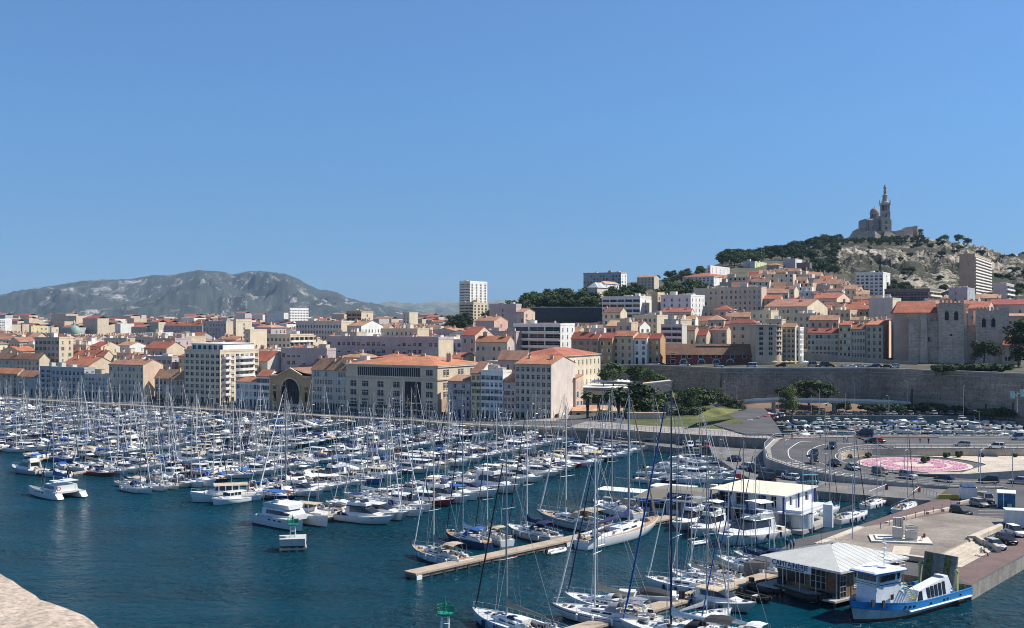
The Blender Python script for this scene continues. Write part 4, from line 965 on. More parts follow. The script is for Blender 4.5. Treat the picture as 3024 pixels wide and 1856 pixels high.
# ---------------- fortified abbey
def abbey():
    W=M('abbey_stone',(.64,.475,.36),.9,.16,.15,.12,1.5,streak=.12,bump=.04,bsc=2,brick=(1.4,.65)); RT=tile('red')
    Y=478; rt=root('fortified_abbey','massive fortified stone abbey with two battlemented towers and red roof','abbey',(Xa(2770,Y),Y,16),rad(-15))
    X0=Xa(2770,Y); c=lambda sx,dy=0: (Xa(sx,Y+dy)-X0)
    def tower(x0,x1,dep,zt,name,dy=0,nb=6):
        m=MB(); w=x1-x0
        m.hull8([(x0-.8,dy-1.0,-6),(x1+.8,dy-1.0,-6),(x1+.8,dy+dep,-6),(x0-.8,dy+dep,-6),(x0,dy,8),(x1,dy,8),(x1,dy+dep,8),(x0,dy+dep,8)],W)
        op=facade(m,(x0,dy,8),(1,0,0),(0,-1,0),w,zt-8,W,[(w*.24,w*.24+1.7),(w*.62,w*.62+1.7)],[(zt-8-7.2,zt-8-3.0)],1.2)
        op2=facade(m,(x1,dy,8),(0,1,0),(1,0,0),dep,zt-8,W,[(dep*.4,dep*.4+1.3)],[(zt-8-7.2,zt-8-3.4)],1.2)
        m.face([(x0,dy,8),(x0,dy+dep,8),(x0,dy+dep,zt),(x0,dy,zt)],W); m.face([(x0,dy+dep,8),(x1,dy+dep,8),(x1,dy+dep,zt),(x0,dy+dep,zt)],W)
        m.face([(x0,dy,zt),(x1,dy,zt),(x1,dy+dep,zt),(x0,dy+dep,zt)],W)
        p=m.obj(name,rt)
        for xc,z0,w_,h_ in op:
            o=MB(); pr=[(x0+xc-w_/2,dy+.9,8+z0),(x0+xc+w_/2,dy+.9,8+z0),(x0+xc+w_/2,dy+.9,8+z0+h_),(x0+xc-w_/2,dy+.9,8+z0+h_)]; o.face(pr,DARKM)
            # pointed head
            for sgn in (-1,1):
                ex=x0+xc+sgn*w_/2; o.face([(ex,dy-.0,8+z0+h_-1.1),(ex,dy,8+z0+h_),(x0+xc,dy,8+z0+h_)],W)
                o.face([(ex,dy+.02,8+z0+h_-1.1),(x0+xc,dy+.02,8+z0+h_),(x0+xc,dy+.9,8+z0+h_),(ex,dy+.9,8+z0+h_-1.1)],W)
            o.obj('belfry_opening',p)
        for xc,z0,w_,h_ in op2: o=MB(); o.face([(x1-.9,dy+xc-w_/2,8+z0),(x1-.9,dy+xc+w_/2,8+z0),(x1-.9,dy+xc+w_/2,8+z0+h_),(x1-.9,dy+xc-w_/2,8+z0+h_)],DARKM); o.obj('belfry_opening',p)
        for i in range(nb):
            o=MB(); xx=x0+w*(i+.25)/nb; o.box(xx,xx+w/nb*.5,dy-.15,dy+.5,zt,zt+1.5,wall('stone')); o.obj('merlon',rt)
        nn=max(3,int(dep/1.8))
        for i in range(nn):
            o=MB(); yy=dy+dep*(i+.25)/nn; o.box(x1-.5,x1+.15,yy,yy+dep/nn*.5,zt,zt+1.5,wall('stone')); o.obj('merlon',rt)
        return p
    z=lambda sy,dy=0: Za(sy,Y+dy)-16
    tower(c(2772),c(2841),9,z(897),'west_tower',0)
    m=MB(); m.prism([(c(2772)+.8,.8),(c(2841)-.8,.8),(c(2841)-.8,8),(c(2772)+.8,8)],z(897)+.1,z(897)+.2,RT); A=[(c(2772)+.8,.8),(c(2841)-.8,.8),(c(2841)-.8,8.2),(c(2772)+.8,8.2)]; ap=((A[0][0]+A[1][0])/2,4.5,z(885))
    for i in range(4): m.face([(*A[i],z(897)+.2),(*A[(i+1)%4],z(897)+.2),ap],RT)
    m.obj('tower_roof',rt)
    tower(c(2876),c(2944),8,z(918),'east_tower',2,7)
    m=MB(); m.hull8([(c(2944),2,-6),(c(2966),2,-6),(c(2966),9,-6),(c(2944),9,-6),(c(2944),2,z(912)),(c(2966),2,z(912)),(c(2966),9,z(912)),(c(2944),9,z(912))],W); m.obj('stair_turret',rt)
    for i in range(4): o=MB(); o.box(c(2944)+.3+i*.85,c(2944)+.7+i*.85,1.9,2.3,z(912),z(912)+1.3,wall('stone')); o.obj('merlon',rt)
    # nave with roof
    m=MB(); m.box(c(2650),c(2772),5,24,-6,z(925),wall('pink')); m.obj('nave',rt)
    m=MB(); h=z(925); m.hull8([(c(2646),4,h),(c(2772),4,h),(c(2772),14,h+5.2),(c(2665),14,h+5.2),(c(2646),4,h+.2),(c(2772),4,h+.2),(c(2772),14,h+5.4),(c(2665),14,h+5.4)],RT); m.face([(c(2665),14,h+5.4),(c(2772),14,h+5.4),(c(2772),24,h),(c(2646),24,h)],RT); m.face([(c(2646),4,h+.1),(c(2665),14,h+5.3),(c(2646),24,h+.1)],RT); m.obj('nave_roof',rt)
    for a,b,yt,dy in ((2690,2722,940,1.0),(2722,2738,934,-.5),(2738,2772,950,2)):
        m=MB(); zt=z(yt); m.hull8([(c(a)-.5,dy-1.6,-6),(c(b)+.5,dy-1.6,-6),(c(b)+.5,8,-6),(c(a)-.5,8,-6),(c(a),dy,zt),(c(b),dy,zt),(c(b),8,zt),(c(a),8,zt)],W); m.obj('buttress_tower',rt)
        n=max(2,int((c(b)-c(a))/1.7))
        for i in range(n): o=MB(); xx=lerp(c(a),c(b),(i+.25)/n); o.box(xx,xx+.8,dy-.1,dy+.5,zt,zt+1.3,wall('stone')); o.obj('merlon',rt)
    m=MB(); m.box(c(2841),c(2876),5,14,-6,z(960),W); m.obj('link_wall',rt)
    m=MB(); m.hull8([(c(2841),3.2,-6),(c(2858),3.2,-6),(c(2858),6,-6),(c(2841),6,-6),(c(2841),4,z(905)),(c(2851),4,z(905)),(c(2851),6,z(905)),(c(2841),6,z(905))],wall('stone')); m.obj('flying_buttress',rt)
    # low chapel right with red roof and arched windows
    m=MB(); x0,x1=c(2943),c(2994); m.box(x0,x1,-2,10,-6,z(1020),W); m.obj('chapel',rt)
    m=MB(); m.hull8([(x0-.3,-2.5,z(1021)),(x1,-2.5,z(1021)),(x1,6,z(990)),(x0+3,6,z(990)),(x0-.3,-2.5,z(1019)),(x1,-2.5,z(1019)),(x1,6,z(988)),(x0+3,6,z(988))],RT); m.obj('chapel_roof',rt)
    for sx in (2954,2962,2987): m=MB(); m.box(c(sx)-.4,c(sx)+.4,-2.06,-2.0,z(1064),z(1053),DARKM); m.obj('arched_window',rt)
    m=MB(); m.box(c(2745)-.3,c(2745)+.3,.3,.36,z(1010),z(996),DARKM); m.obj('slit_window',rt)
    m=MB(); m.lathe([(.01,0),(.5,0)],DARKM,12); q=m.obj('oculus',rt); q.rotation_euler=(rad(90),0,0); q.location=(c(2806),-.35,z(990))
    OCC.append((rt.location.x+10,Y+6,16)); OCC.append((rt.location.x-8,Y+10,12))
abbey()
# ---------------- hilltop basilica
def basilica():
    W=M('basilica_stone',(.36,.315,.27),.9,.25,.35,.2,1.2,brick=(3.,1.4)); W2=M('fort_stone',(.38,.315,.25),.9,.16,.06,.16,.5,streak=.12,brick=(3,1.2)); D=M('band_stone',(.20,.19,.19),.9)
    Y=1385; X0=Xa(2611,Y); s=Y/FPX
    def c(sx): return Xa(sx,Y)-X0
    def z(sy): return Za(sy,Y)-Zb
    Zb=Za(722,Y)
    rt=root('hilltop_basilica','grey stone basilica with tall bell tower, dome and gilded statue crowning the hill','basilica',(X0,Y,Zb))
    X=lambda zx,dy=0: Xa(2480+zx/7.2,Y+dy)-X0
    Z=lambda zy,dy=0: Za(530+zy/7.2,Y+dy)-Zb
    # bell tower
    tx0,tx1=X(885),X(1035); tw=tx1-tx0
    m=MB(); m.box(tx0,tx1,-tw/2,tw/2,-5,Z(685),W)
    p=m.obj('bell_tower',rt)
    for zy in (685,835,970,1085):
        b=MB(); b.box(tx0-.4,tx1+.4,-tw/2-.4,tw/2+.4,Z(zy)-.35,Z(zy)+.35,wall('stone')); b.obj('cornice',p)
    for x in (tx0,tx1):
        b=MB(); b.box(x-.7,x+.7,-tw/2-.35,-tw/2+.5,-3,Z(690),W); b.obj('corner_buttress',p)
    for zy0,zy1,hw in ((1085,1015,1.6),(950,890,.8),(810,735,1.0)):
        b=MB(); b.box(-hw+(tx0+tx1)/2,hw+(tx0+tx1)/2,-tw/2-.12,-tw/2+.05,Z(zy0),Z(zy1),DARKM); b.obj('arched_window',p)
    # belfry stage: piers with open arches
    zb0,zb1=Z(685)+.35,Z(560); m=MB(); m.box(tx0+1.8,tx1-1.8,-tw/2+2,tw/2-2,zb0,zb1,DARKM)
    for i in range(4):
        for sx_,sy_ in ((1,0),(0,1)):
            for sg in (-1,1):
                t=-tw/2+.5+(tw-1)*i/3 ; xx=(tx0+tx1)/2
                if sx_: b=(xx+t-.45,xx+t+.45,sg*(tw/2-.5)-.45,sg*(tw/2-.5)+.45)
                else: b=(xx+sg*(tw/2-.5)-.45,xx+sg*(tw/2-.5)+.45,t-.45,t+.45)
                m.box(*b,zb0,zb1,wall('stone') if 0<i<3 else W)
    m.obj('belfry',rt)
    m=MB(); m.box(tx0-.9,tx1+.9,-tw/2-.9,tw/2+.9,Z(560),Z(535),W); m.box(tx0-.6,tx1+.6,-tw/2-.6,tw/2+.6,Z(535),Z(510),wall('stone')); m.obj('gallery',rt)
    xm=(tx0+tx1)/2
    for sx_ in (-1,1):
        for sy_ in (-1,1):
            b=MB(); a=(xm+sx_*(tw/2+.4),sy_*(tw/2+.4),0); b.lathe([(.9,Z(520)),(.9,Z(495)),(.45,Z(490)),(.7,Z(470)),(.5,Z(450)),(.35,Z(440)),(.01,Z(430))],W,8,a); b.obj('corner_angel',rt)
    m=MB(); m.lathe([(4.6,Z(515)),(4.4,Z(490)),(3.4,Z(470)),(3.1,Z(440)),(3.0,Z(420)),(2.5,Z(415)),(2.4,Z(350)),(2.9,Z(345)),(2.9,Z(335)),(1.7,Z(325)),(1.3,Z(310)),(1.5,Z(300)),(.01,Z(299))],W,16,(xm,0,0)); m.obj('statue_pedestal',rt)
    for i in range(12):
        a=2*math.pi*i/12; b=MB(); b.tube((xm+2.8*math.cos(a),2.8*math.sin(a),Z(415)),(xm+2.8*math.cos(a),2.8*math.sin(a),Z(350)),.25,.25,wall('stone'),6); b.obj('column',rt)
    GOLD=M('gilded_bronze',(.42,.27,.15),.4,.15,metal=.5)
    m=MB(); m.lathe([(1.8,Z(300)),(2.0,Z(290)),(1.8,Z(250)),(1.4,Z(215)),(1.8,Z(190)),(1.95,Z(170)),(1.5,Z(155)),(.6,Z(148)),(.85,Z(138)),(.85,Z(128)),(1.0,Z(122)),(.01,Z(112))],GOLD,10,(xm,0,0))
    m.blob((xm+1.0,-.5,Z(175)),(.55,.55,1.1),GOLD,7,5); m.blob((xm+1.1,-.5,Z(155)),(.4,.4,.45),GOLD,7,5); m.obj('statue',rt,True)
    # nave behind the tower and transept
    m=MB(); m.box(X(640,14),X(1045,14),tw/2,40,-4,Z(870,14),W); m.box(X(790,14),X(1000,14),tw/2,44,-4,Z(800,14),W); m.obj('nave',rt)
    m=MB(); m.box(X(565,20),X(880,20),20,52,-4,Z(860,20),W); m.obj('transept',rt)
    m=MB(); m.hull8([(X(560,20),19,Z(862,20)),(X(885,20),19,Z(862,20)),(X(885,20),53,Z(862,20)),(X(560,20),53,Z(862,20)),(X(590,20),24,Z(835,24)),(X(860,20),24,Z(835,24)),(X(860,20),48,Z(835,24)),(X(590,20),48,Z(835,24))],D); m.obj('transept_roof',rt)
    for i in range(5):
        b=MB(); xx=lerp(X(585,20),X(865,20),i/4); b.box(xx-.35,xx+.35,19.4,20,-2,Z(870,20),wall('stone')); b.obj('pilaster',rt)
    for i in range(4): b=MB(); xx=lerp(X(585,20),X(865,20),(i+.5)/4); b.box(xx-1,xx+1,19.9,19.97,Z(1040,20),Z(960,20),DARKM); b.obj('window',rt)
    # dome
    cy_=30; dx=X(737,cy_); dr=(X(832,cy_)-X(643,cy_))/2; ZZ=lambda q: Z(q,cy_)
    m=MB(); m.lathe([(dr+.3,ZZ(850)),(dr+.3,ZZ(835)),(dr*.93,ZZ(832)),(dr*.93,ZZ(735)),(dr+.4,ZZ(730)),(dr+.4,ZZ(715))],W,24,(dx,cy_,0)); dmm=m.obj('drum',rt,True)
    for i in range(16):
        a=2*math.pi*i/16; b=MB(); e=Vector((math.cos(a),math.sin(a),0)); t=Vector((-e.y,e.x,0)); p_=Vector((dx,cy_,0))+e*(dr*.94)
        b.hull8([p_-t*.55+Vector((0,0,ZZ(825))),p_+t*.55+Vector((0,0,ZZ(825))),p_+t*.55-e*.5+Vector((0,0,ZZ(825))),p_-t*.55-e*.5+Vector((0,0,ZZ(825))),p_-t*.55+Vector((0,0,ZZ(745))),p_+t*.55+Vector((0,0,ZZ(745))),p_+t*.55-e*.5+Vector((0,0,ZZ(745))),p_-t*.55-e*.5+Vector((0,0,ZZ(745)))],DARKM); b.obj('drum_window',dmm)
    zt=ZZ(718); hh=ZZ(610)-zt
    m=MB(); m.lathe([(dr*math.cos(t*math.pi/20),zt+hh*math.sin(t*math.pi/20)) for t in range(11)],M('dome_stone',(.30,.23,.20),.85,.15),24,(dx,cy_,0)); m.lathe([(.8,ZZ(612)),(.8,ZZ(600)),(.2,ZZ(595)),(.2,ZZ(580)),(.01,ZZ(575))],W,6,(dx,cy_,0)); m.obj('dome',rt,True)
    # fort terraces below
    def wall_run(pts,name,dep=14,mat=W2):
        for (x0,t0,b0,y0),(x1,t1_,b1,y1) in zip(pts,pts[1:]):
            m=MB(); m.hull8([(X(x0,y0)-.6,y0-1.5,Z(b0,y0)-8),(X(x1,y1)+.6,y1-1.5,Z(b1,y1)-8),(X(x1,y1),y1+dep,Z(b1,y1)-8),(X(x0,y0),y0+dep,Z(b0,y0)-8),(X(x0,y0),y0,Z(t0,y0)),(X(x1,y1),y1,Z(t1_,y1)),(X(x1,y1),y1+dep,Z(t1_,y1)),(X(x0,y0),y0+dep,Z(t0,y0))],mat); m.obj(name,rt)
    wall_run([(155,1248,1340,10),(275,1205,1340,2),(330,1120,1330,-2),(385,1095,1300,-10),(745,1095,1300,-14),(880,1200,1300,-8)],'bastion_wall')
    wall_run([(340,1085,1150,22),(430,1040,1150,18),(650,1040,1120,18)],'upper_terrace_wall')
    wall_run([(745,1100,1250,-4),(1160,1100,1250,-4)],'forecourt_wall')
    wall_run([(1160,1105,1260,-2),(1275,1080,1260,-8),(1360,1075,1270,-12)],'bastion_wall')
    wall_run([(1360,1075,1280,-12),(1440,1015,1280,-16),(1550,1005,1280,-16)],'bastion_wall')
    m=MB(); m.hull8([(X(1550),-17.5,Z(1280)-8),(X(1620),-15,Z(1280)-8),(X(1610),0,Z(1280)-8),(X(1550),0,Z(1280)-8),(X(1550),-16,Z(1005)),(X(1554),-15,Z(1005)),(X(1554),0,Z(1005)),(X(1550),0,Z(1005))],W2); m.obj('bastion_wall',rt)
    b=MB(); b.box(X(1275)-1,X(1620)+8,-24,-14,Z(1300),Z(1262),wall('white')); b.obj('lower_terrace',rt)
    # entrance stairs
    for i in range(14):
        b=MB(); t=i/14; w_=lerp(10,3,t); b.box(X(980)-w_,X(980)+w_,-22+i*1.2,-20.8+i*1.2,-6,Z(1265)+(Z(1110)-Z(1265))*t,wall('stone')); b.obj('step',rt)
    b=MB(); pr=[(X(850),-23,Z(1290)),(X(1060),-23,Z(1215)),(X(1270),-23,Z(1290))]; b.hull8([(X(850),-24,Z(1300)),(X(1060),-24,Z(1225)),(X(1060),-16,Z(1225)),(X(850),-16,Z(1300)),(X(850),-24,Z(1285)),(X(1060),-24,Z(1208)),(X(1060),-16,Z(1208)),(X(850),-16,Z(1285))],wall('concrete')); b.hull8([(X(1060),-24,Z(1225)),(X(1270),-24,Z(1300)),(X(1270),-16,Z(1300)),(X(1060),-16,Z(1225)),(X(1060),-24,Z(1208)),(X(1270),-24,Z(1285)),(X(1270),-16,Z(1285)),(X(1060),-16,Z(1208))],wall('concrete')); b.obj('stair_ramp',rt)
    b=MB(); b.box(X(1075),X(1150),-24.1,-20,Z(1310),Z(1235),DARKM); b.obj('archway',rt)
basilica()
# ---------------- trees
LEAF={}
def leaf(n,c):
    if n in LEAF: return LEAF[n]
    m=M('foliage_'+n,c,.75,.35,.5,.35,2.5,rnd=.18,hue=.012,spec=.25); LEAF[n]=m; return m
LP=leaf('pine',(.052,.085,.028)); LO=leaf('olive_green',(.075,.105,.035)); LD=leaf('dark_oak',(.036,.062,.022)); LY=leaf('yellow_green',(.13,.15,.045)); LB=leaf('bush',(.055,.085,.03))
BARK=M('bark',(.12,.095,.07),.9)
def crown_mesh(key,kind,mat,seed,n=2600,ls=.5):
    def mk():
        rr=random.Random(seed); mb=MB(); clumps=[]
        if kind=='pine': 
            for i in range(20):
                a=rr.uniform(0,6.28); r=rr.uniform(.3,3.2); clumps.append((r*math.cos(a),r*math.sin(a),6.6+rr.uniform(-3.0,1.3)-r*.35,rr.uniform(1.1,1.9),.7))
        elif kind=='round':
            for i in range(18):
                a=rr.uniform(0,6.28); u=rr.uniform(-1,1); r=2.6*math.sqrt(1-u*u)*rr.uniform(.6,1); clumps.append((r*math.cos(a),r*math.sin(a),5.6+u*2.6,rr.uniform(1.0,1.7),.85))
        elif kind=='cypress':
            for i in range(12): clumps.append((rr.uniform(-.25,.25),rr.uniform(-.25,.25),1+i*.75,1.0*(1-i/14)+.15,1.2))
        elif kind=='bush':
            for i in range(9):
                a=rr.uniform(0,6.28); r=rr.uniform(0,1.7); clumps.append((r*math.cos(a),r*math.sin(a),1.2+rr.uniform(-.3,.8),rr.uniform(.8,1.3),.8))
        else: # tall loose
            for i in range(20):
                a=rr.uniform(0,6.28); z=rr.uniform(2.5,9.5); r=rr.uniform(.2,2.4)*math.sin(math.pi*min(1,(z-1)/9.5)); clumps.append((r*math.cos(a),r*math.sin(a),z,rr.uniform(.9,1.5),.9))
        tot=sum(c[3]**2 for c in clumps)
        for cx_,cy_,cz,cr,fl in clumps:
            for q in range(int(n*cr*cr/tot)):
                d=Vector((rr.gauss(0,1),rr.gauss(0,1),rr.gauss(0,1))).normalized()*cr*(rr.random()**.35)
                p=Vector((cx_,cy_,cz))+Vector((d.x,d.y,d.z*fl)); s=ls*rr.uniform(.5,1.1)
                nn=(d.normalized()+Vector((rr.gauss(0,.6),rr.gauss(0,.6),rr.gauss(0,.6)+.3))).normalized(); t=nn.orthogonal().normalized(); b=nn.cross(t); an=rr.uniform(0,3); t2=t*math.cos(an)+b*math.sin(an); b2=nn.cross(t2)
                k=len(mb.v); mb.v+=[tuple(p-t2*s*.5),tuple(p+b2*s*.32),tuple(p+t2*s*.5),tuple(p-b2*s*.32)]; mb.f.append((k,k+1,k+2,k+3)); mb.m.append(mb.mi(mat))
        return mb.mesh('crown')
    return cached(('crown',key,seed),mk)
def trunk_mesh(kind,seed):
    def mk():
        rr=random.Random(seed+50); mb=MB(); h={'pine':6.6,'round':4.5,'cypress':3,'bush':1,'loose':7}[kind]
        p=Vector((0,0,-1)); r=.26
        for i in range(4):
            q=p+Vector((rr.uniform(-.2,.2),rr.uniform(-.2,.2),(h+1)/4)); mb.tube(p,q,r,r*.8,BARK,6); r*=.8; p=q
            if i>0 and kind!='cypress':
                for k in range(2):
                    a=rr.uniform(0,6.28); mb.tube(p,p+Vector((math.cos(a)*1.6,math.sin(a)*1.6,rr.uniform(.8,1.6))),r*.6,.04,BARK,4)
        return mb.mesh('trunk')
    return cached(('trunk',kind,seed),mk)
TN=[0]
def tree(kind,mat,X,Y,z,h,label,cat,group=None,name=None,n=2600,ls=.5,wd=1.0,seed=None):
    base={'pine':8.8,'round':9.2,'cypress':10.5,'bush':2.8,'loose':10.5}[kind]; s=h/base
    TN[0]+=1; sd=(seed if seed is not None else TN[0])%3
    rt=root(name or cat.replace(' ','_'),label,cat,(X,Y,z),R.uniform(0,6.28),group); rt.scale=(s*wd,s*wd,s)
    link('crown',crown_mesh((kind,mat.name),kind,mat,sd,n,ls),rt); link('trunk',trunk_mesh(kind,sd),rt)
    return rt
def wood(sx0,sx1,Y0,Y1,n,kinds,hr,place,grp,cond=None):
    rr=random.Random(int(sx0+Y0)); pts=[]
    for i in range(n*6):
        if len(pts)>=n: break
        s=rr.uniform(sx0,sx1); Y=rr.uniform(Y0,Y1); X=Xa(s,Y)
        if cond and not cond(s,Y): continue
        if any((X-a)**2+(Y-b)**2<9 for a,b,_ in pts): continue
        pts.append((X,Y,s))
    pts.sort(key=lambda p:p[2])
    cnt={}
    for X,Y,s in pts:
        kd,mt,nm=rr.choice(kinds); h=rr.uniform(*hr)
        hw='tall' if h>sum(hr)/2 else 'low'; k=cnt.get((hw,nm),0); cnt[(hw,nm)]=k+1
        tree(kd,mt,X,Y,tz(X,Y)+ground_noise(X,Y)-.4,h,'%s %s, %s such from the left, %s'%(hw,nm,ordw(k),place),nm,grp,n=1500,ls=.8,wd=1.25)
PN=('pine',LP,'pine tree'); OK_=('round',LD,'holm oak'); OV=('round',LO,'broadleaf tree'); BS=('bush',LB,'bush')
wood(1440,1560,655,760,40,[PN,OK_,OV],(6,12.5),'wood below the slab tower','trees of the wooded hill garden')
wood(1555,1760,690,780,60,[PN,PN,OK_,OV],(5,12.5),'hill garden wood','trees of the wooded hill garden')
wood(1290,1375,690,800,14,[PN,OK_],(9,13),'grove left of the slab tower','trees of the wooded hill garden')
wood(1770,1880,700,800,18,[PN,OK_],(9,14),'grove under the hilltop pavilion','trees of the hilltop grove')
wood(1950,2085,695,790,34,[PN,OK_,OV],(11,16),'grove left of the convent-like building','trees of the hilltop grove')
wood(2150,2245,960,1080,16,[PN],(9,14),'grove above the convent-like building','trees of the upper hillside')
wood(2130,2480,1010,1320,120,[PN,('round',LP,'pine tree'),OK_],(8,14),'pine wood under the basilica','trees of the pine wood under the basilica')
wood(2440,2740,1180,1340,90,[('round',LP,'pine tree'),OK_],(4,6.5),'wood at the foot of the basilica','trees of the pine wood under the basilica')
wood(2380,2470,900,1010,12,[PN],(8,12),'trees beside the rock face','trees beside the rock face')
wood(2600,2680,800,850,12,[OK_,('cypress',LP,'cypress')],(8,14),'trees at the foot of the rock face','trees beside the rock face')
wood(2560,3030,860,1380,110,[BS],(2,5),'scrub on the rocky hillside','bushes on the rocky hillside')
wood(2900,3024,760,900,14,[OK_,PN],(6,10),'trees right of the slab tower','trees beside the rock face')
for sx,sy,h,k,lb in ((2708,708,15,'pine','round pine tree on the skyline just right of the basilica'),(2788,716,11,'pine','dark pine clump on the skyline mid-way along the ridge'),(2830,713,13,'pine','skyline pine, left of the two on the ridge'),(2859,714,12,'pine','skyline pine, right of the two on the ridge'),(2778,716,7,'cypress','small cypress on the ridge'),(2320,803,10,'cypress','lone dark cypress rising from the pine wood skyline')):
    Y=1385; X=Xa(sx,Y); tree(k,LP,X,Y,min(Za(sy,Y),tz(X,Y)+2)-.5,h,lb,'pine tree' if k=='pine' else 'cypress',wd=1.25,n=1500,ls=.9)
for sx,Y,h,kd,mt,lb in ((2468,585,12,'round',LO,'round green tree in front of the red-roofed houses'),(2552,570,11,'round',LB,'broad green tree left of the blank grey house'),(2535,600,9,'round',LO,'green tree behind the broad green tree'),(2470,800,9,'round',LO,'tree on the slope below the glazed white block'),(2545,700,9,'round',LD,'dark tree beside the mid-hill houses'),
    (2905,452,13,'pine',LD,'umbrella pine in front of the abbey chapel'),(3010,455,22,'loose',LD,'tall dark tree at the right edge beside the abbey')):
    X=Xa(sx,Y); tree(kd,mt,X,Y,max(tz(X,Y),14)-.5,h,lb,'tree',wd=1.15,n=3000,ls=.55)

wood(1735,1900,780,840,26,[PN,OK_],(6,10),'grove under the skyline villas','trees of the hilltop grove')
wood(1880,2080,880,1000,26,[PN,OK_,OV],(5,9),'upper slope beside the convent-like building','trees of the upper hillside')
# ---------------- quays and roads
REDP=M('red_brown_paving',(.15,.10,.09),.9,.15,.4,.16,5); TAN=M('worn_tan_asphalt',(.235,.20,.165),.92,.26,.16,.16,1.6); QUAYW=M('quay_wall_stone',(.24,.22,.19),.9,.25,.4,.2,3,streak=.2)
GRASSM=M('lawn_grass',(.085,.095,.03),.95,.45,.12,.3,1.2); SOIL=M('dry_soil',(.18,.12,.08),.95,.25,.1,.15,2); PALEW=M('pale_stone_wall',(.50,.43,.34),.9,.14,.3,.14,2.5,streak=.08)
def uv(u,v): return (u*.867+v*.499,385.6-.499*u+.867*v)
def slab(name,pts,z,dep,mat,side=None):
    mb=MB(); mb.prism(pts,z-dep,z,side or mat,mat); return struct(mb.obj(name))
def zq(X): return 2+2.5*min(1,max(0,(X+20)/55.))
EDGE=[(-420,uv(-500,-18)[1]),(-37,389),(-5.5,359),(43.6,320),(71,304),(90,297)]
def edgeY(X):
    if X<-37: u=(X+18*.499)/.867; return 385.6-.499*u-18*.867
    return interp(EDGE,X)
def backY(X): 
    if X<24: return 385.6-.576*X+5
    return 476 if X<57 else interp([(57,473),(83,440),(142,443)],X)+1
def quay():
    mb=MB(); xs=[-420+6*i for i in range(83)]; rows=[]
    for X in xs:
        e,b=edgeY(X),backY(X); z=zq(X); r=[]
        for t in ((0,.18,.4,.62,.85,1) if X<34 else (0,.13,.22,.4,.7,1)):
            zz=z+(0 if X<30 else max(0,t-.15)*4.2); r.append((X,lerp(e,b,t),zz))
        rows.append(r)
    def mf(i,j):
        X=rows[i][j][0]
        if X>34 and j>=1: return GRASSM
        return PAVE if j in (0,4) else (ASPH if j in (1,2) else PAVE)
    mb.grid(rows,ASPH,matf=mf); struct(mb.obj('quay_road'))
    mb=MB()
    for a,b in zip(rows,rows[1:]): mb.face([(a[0][0],a[0][1],-1.5),(b[0][0],b[0][1],-1.5),b[0],a[0]],QUAYW)
    struct(mb.obj('quay_wall'))
    mb=MB()
    for a,b in zip(xs,xs[1:]):
        if b>40: break
        p=[(a,edgeY(a)-.15),(b,edgeY(b)-.15),(b,edgeY(b)+.55),(a,edgeY(a)+.55)]
        mb.prism(p,zq(a)-.3,zq(b)+.14,PALEW)
    struct(mb.obj('quay_kerb'))
quay()
# car park behind the inner basin, up to the rampart foot
slab('back_car_park',[(70,404),(330,404),(330,424),(70,424)],2.2,3.5,ASPH,QUAYW)
mb=MB(); n=24; rows=[]
for i in range(n+1):
    X=70+262*i/n; yb=interp([(57,473),(83,440),(142,443),(184,392),(300,330)],X)
    rows.append([(X,424-.0 if yb>428 else yb-3,2.2),(X,(424+yb)/2 if yb>428 else yb-2,4.0),(X,max(yb+1,yb),5.6)])
mb.grid(rows,SOIL); struct(mb.obj('bank'))
slab('basin_left_bank',[(66,312),(76,312),(82,345),(92,404),(80,418),(70,400),(62,340)],4.9,6,ASPH,QUAYW)
# lower quay with parked cars
L16=[G(2003,1324,1.6),G(2096,1326,1.6),G(2112,1350,1.6),G(2175,1392,1.6),G(2225,1420,1.6),G(2406,1450,1.6),G(2590,1466,1.6),G(2770,1480,1.6)]
LOT=[(p.x,p.y) for p in L16]+[(93,232),(90,262),(72,290),(71,306),(43.6,322),(30,332),(24,331)]
slab('lower_quay',LOT,1.6,3,M('old_asphalt',(.16,.15,.14),.92,.25,.15,.15,2),QUAYW)
# roundabout deck
C0=Vector((95.3,263,0)); RI=17.3
OUT=[(96,312,4.5),(72,306,4.5),(64,283,4.35),(60.5,265,4.0),(63.5,252,3.6),(70.5,243,3.0),(80.8,237,2.45),(92,232,2.15),(103,230.5,2.06)]
def outer(th):
    pts=[(math.degrees(math.atan2(y-C0.y,x-C0.x))%360,x,y,z) for x,y,z in OUT]
    pts.sort()
    for a,b in zip(pts,pts[1:]):
        if a[0]<=th<=b[0]+1e-6:
            t=(th-a[0])/(b[0]-a[0]); return (lerp(a[1],b[1],t),lerp(a[2],b[2],t),lerp(a[3],b[3],t))
    p=pts[0] if th<pts[0][0] else pts[-1]; return p[1:]
ths=[89+i*(283.5-89)/48 for i in range(49)]
def ring_pt(th,f,dz=0):
    o=outer(th); a=math.radians(th); i=(C0.x+RI*math.cos(a),C0.y+RI*math.sin(a)); return (lerp(i[0],o[0],f),lerp(i[1],o[1],f),o[2]+dz)
def ring(name,f0,f1,dz,mat,th0=89,th1=284,stc=True):
    mb=MB(); T=[t for t in ths if th0<=t<=th1]; mb.grid([[ring_pt(t,f0,dz),ring_pt(t,f1,dz)] for t in T],mat); o=mb.obj(name)
    return struct(o) if stc else o
ring('roundabout_road',0,1,0,ASPH)
mb=MB(); mb.grid([[ring_pt(t,1,0),ring_pt(t,1,-6)] for t in ths],CONC); struct(mb.obj('deck_wall'))
mb=MB(); mb.grid([[ring_pt(t,0,0),ring_pt(t,0,-4)] for t in ths],PALEW); struct(mb.obj('inner_wall'))
for f,a,b in ((.03,89,284),(.40,100,284),(.66,110,262),(.965,89,284)): ring('road_line',f,f+.012,.008,MARK,a,b)
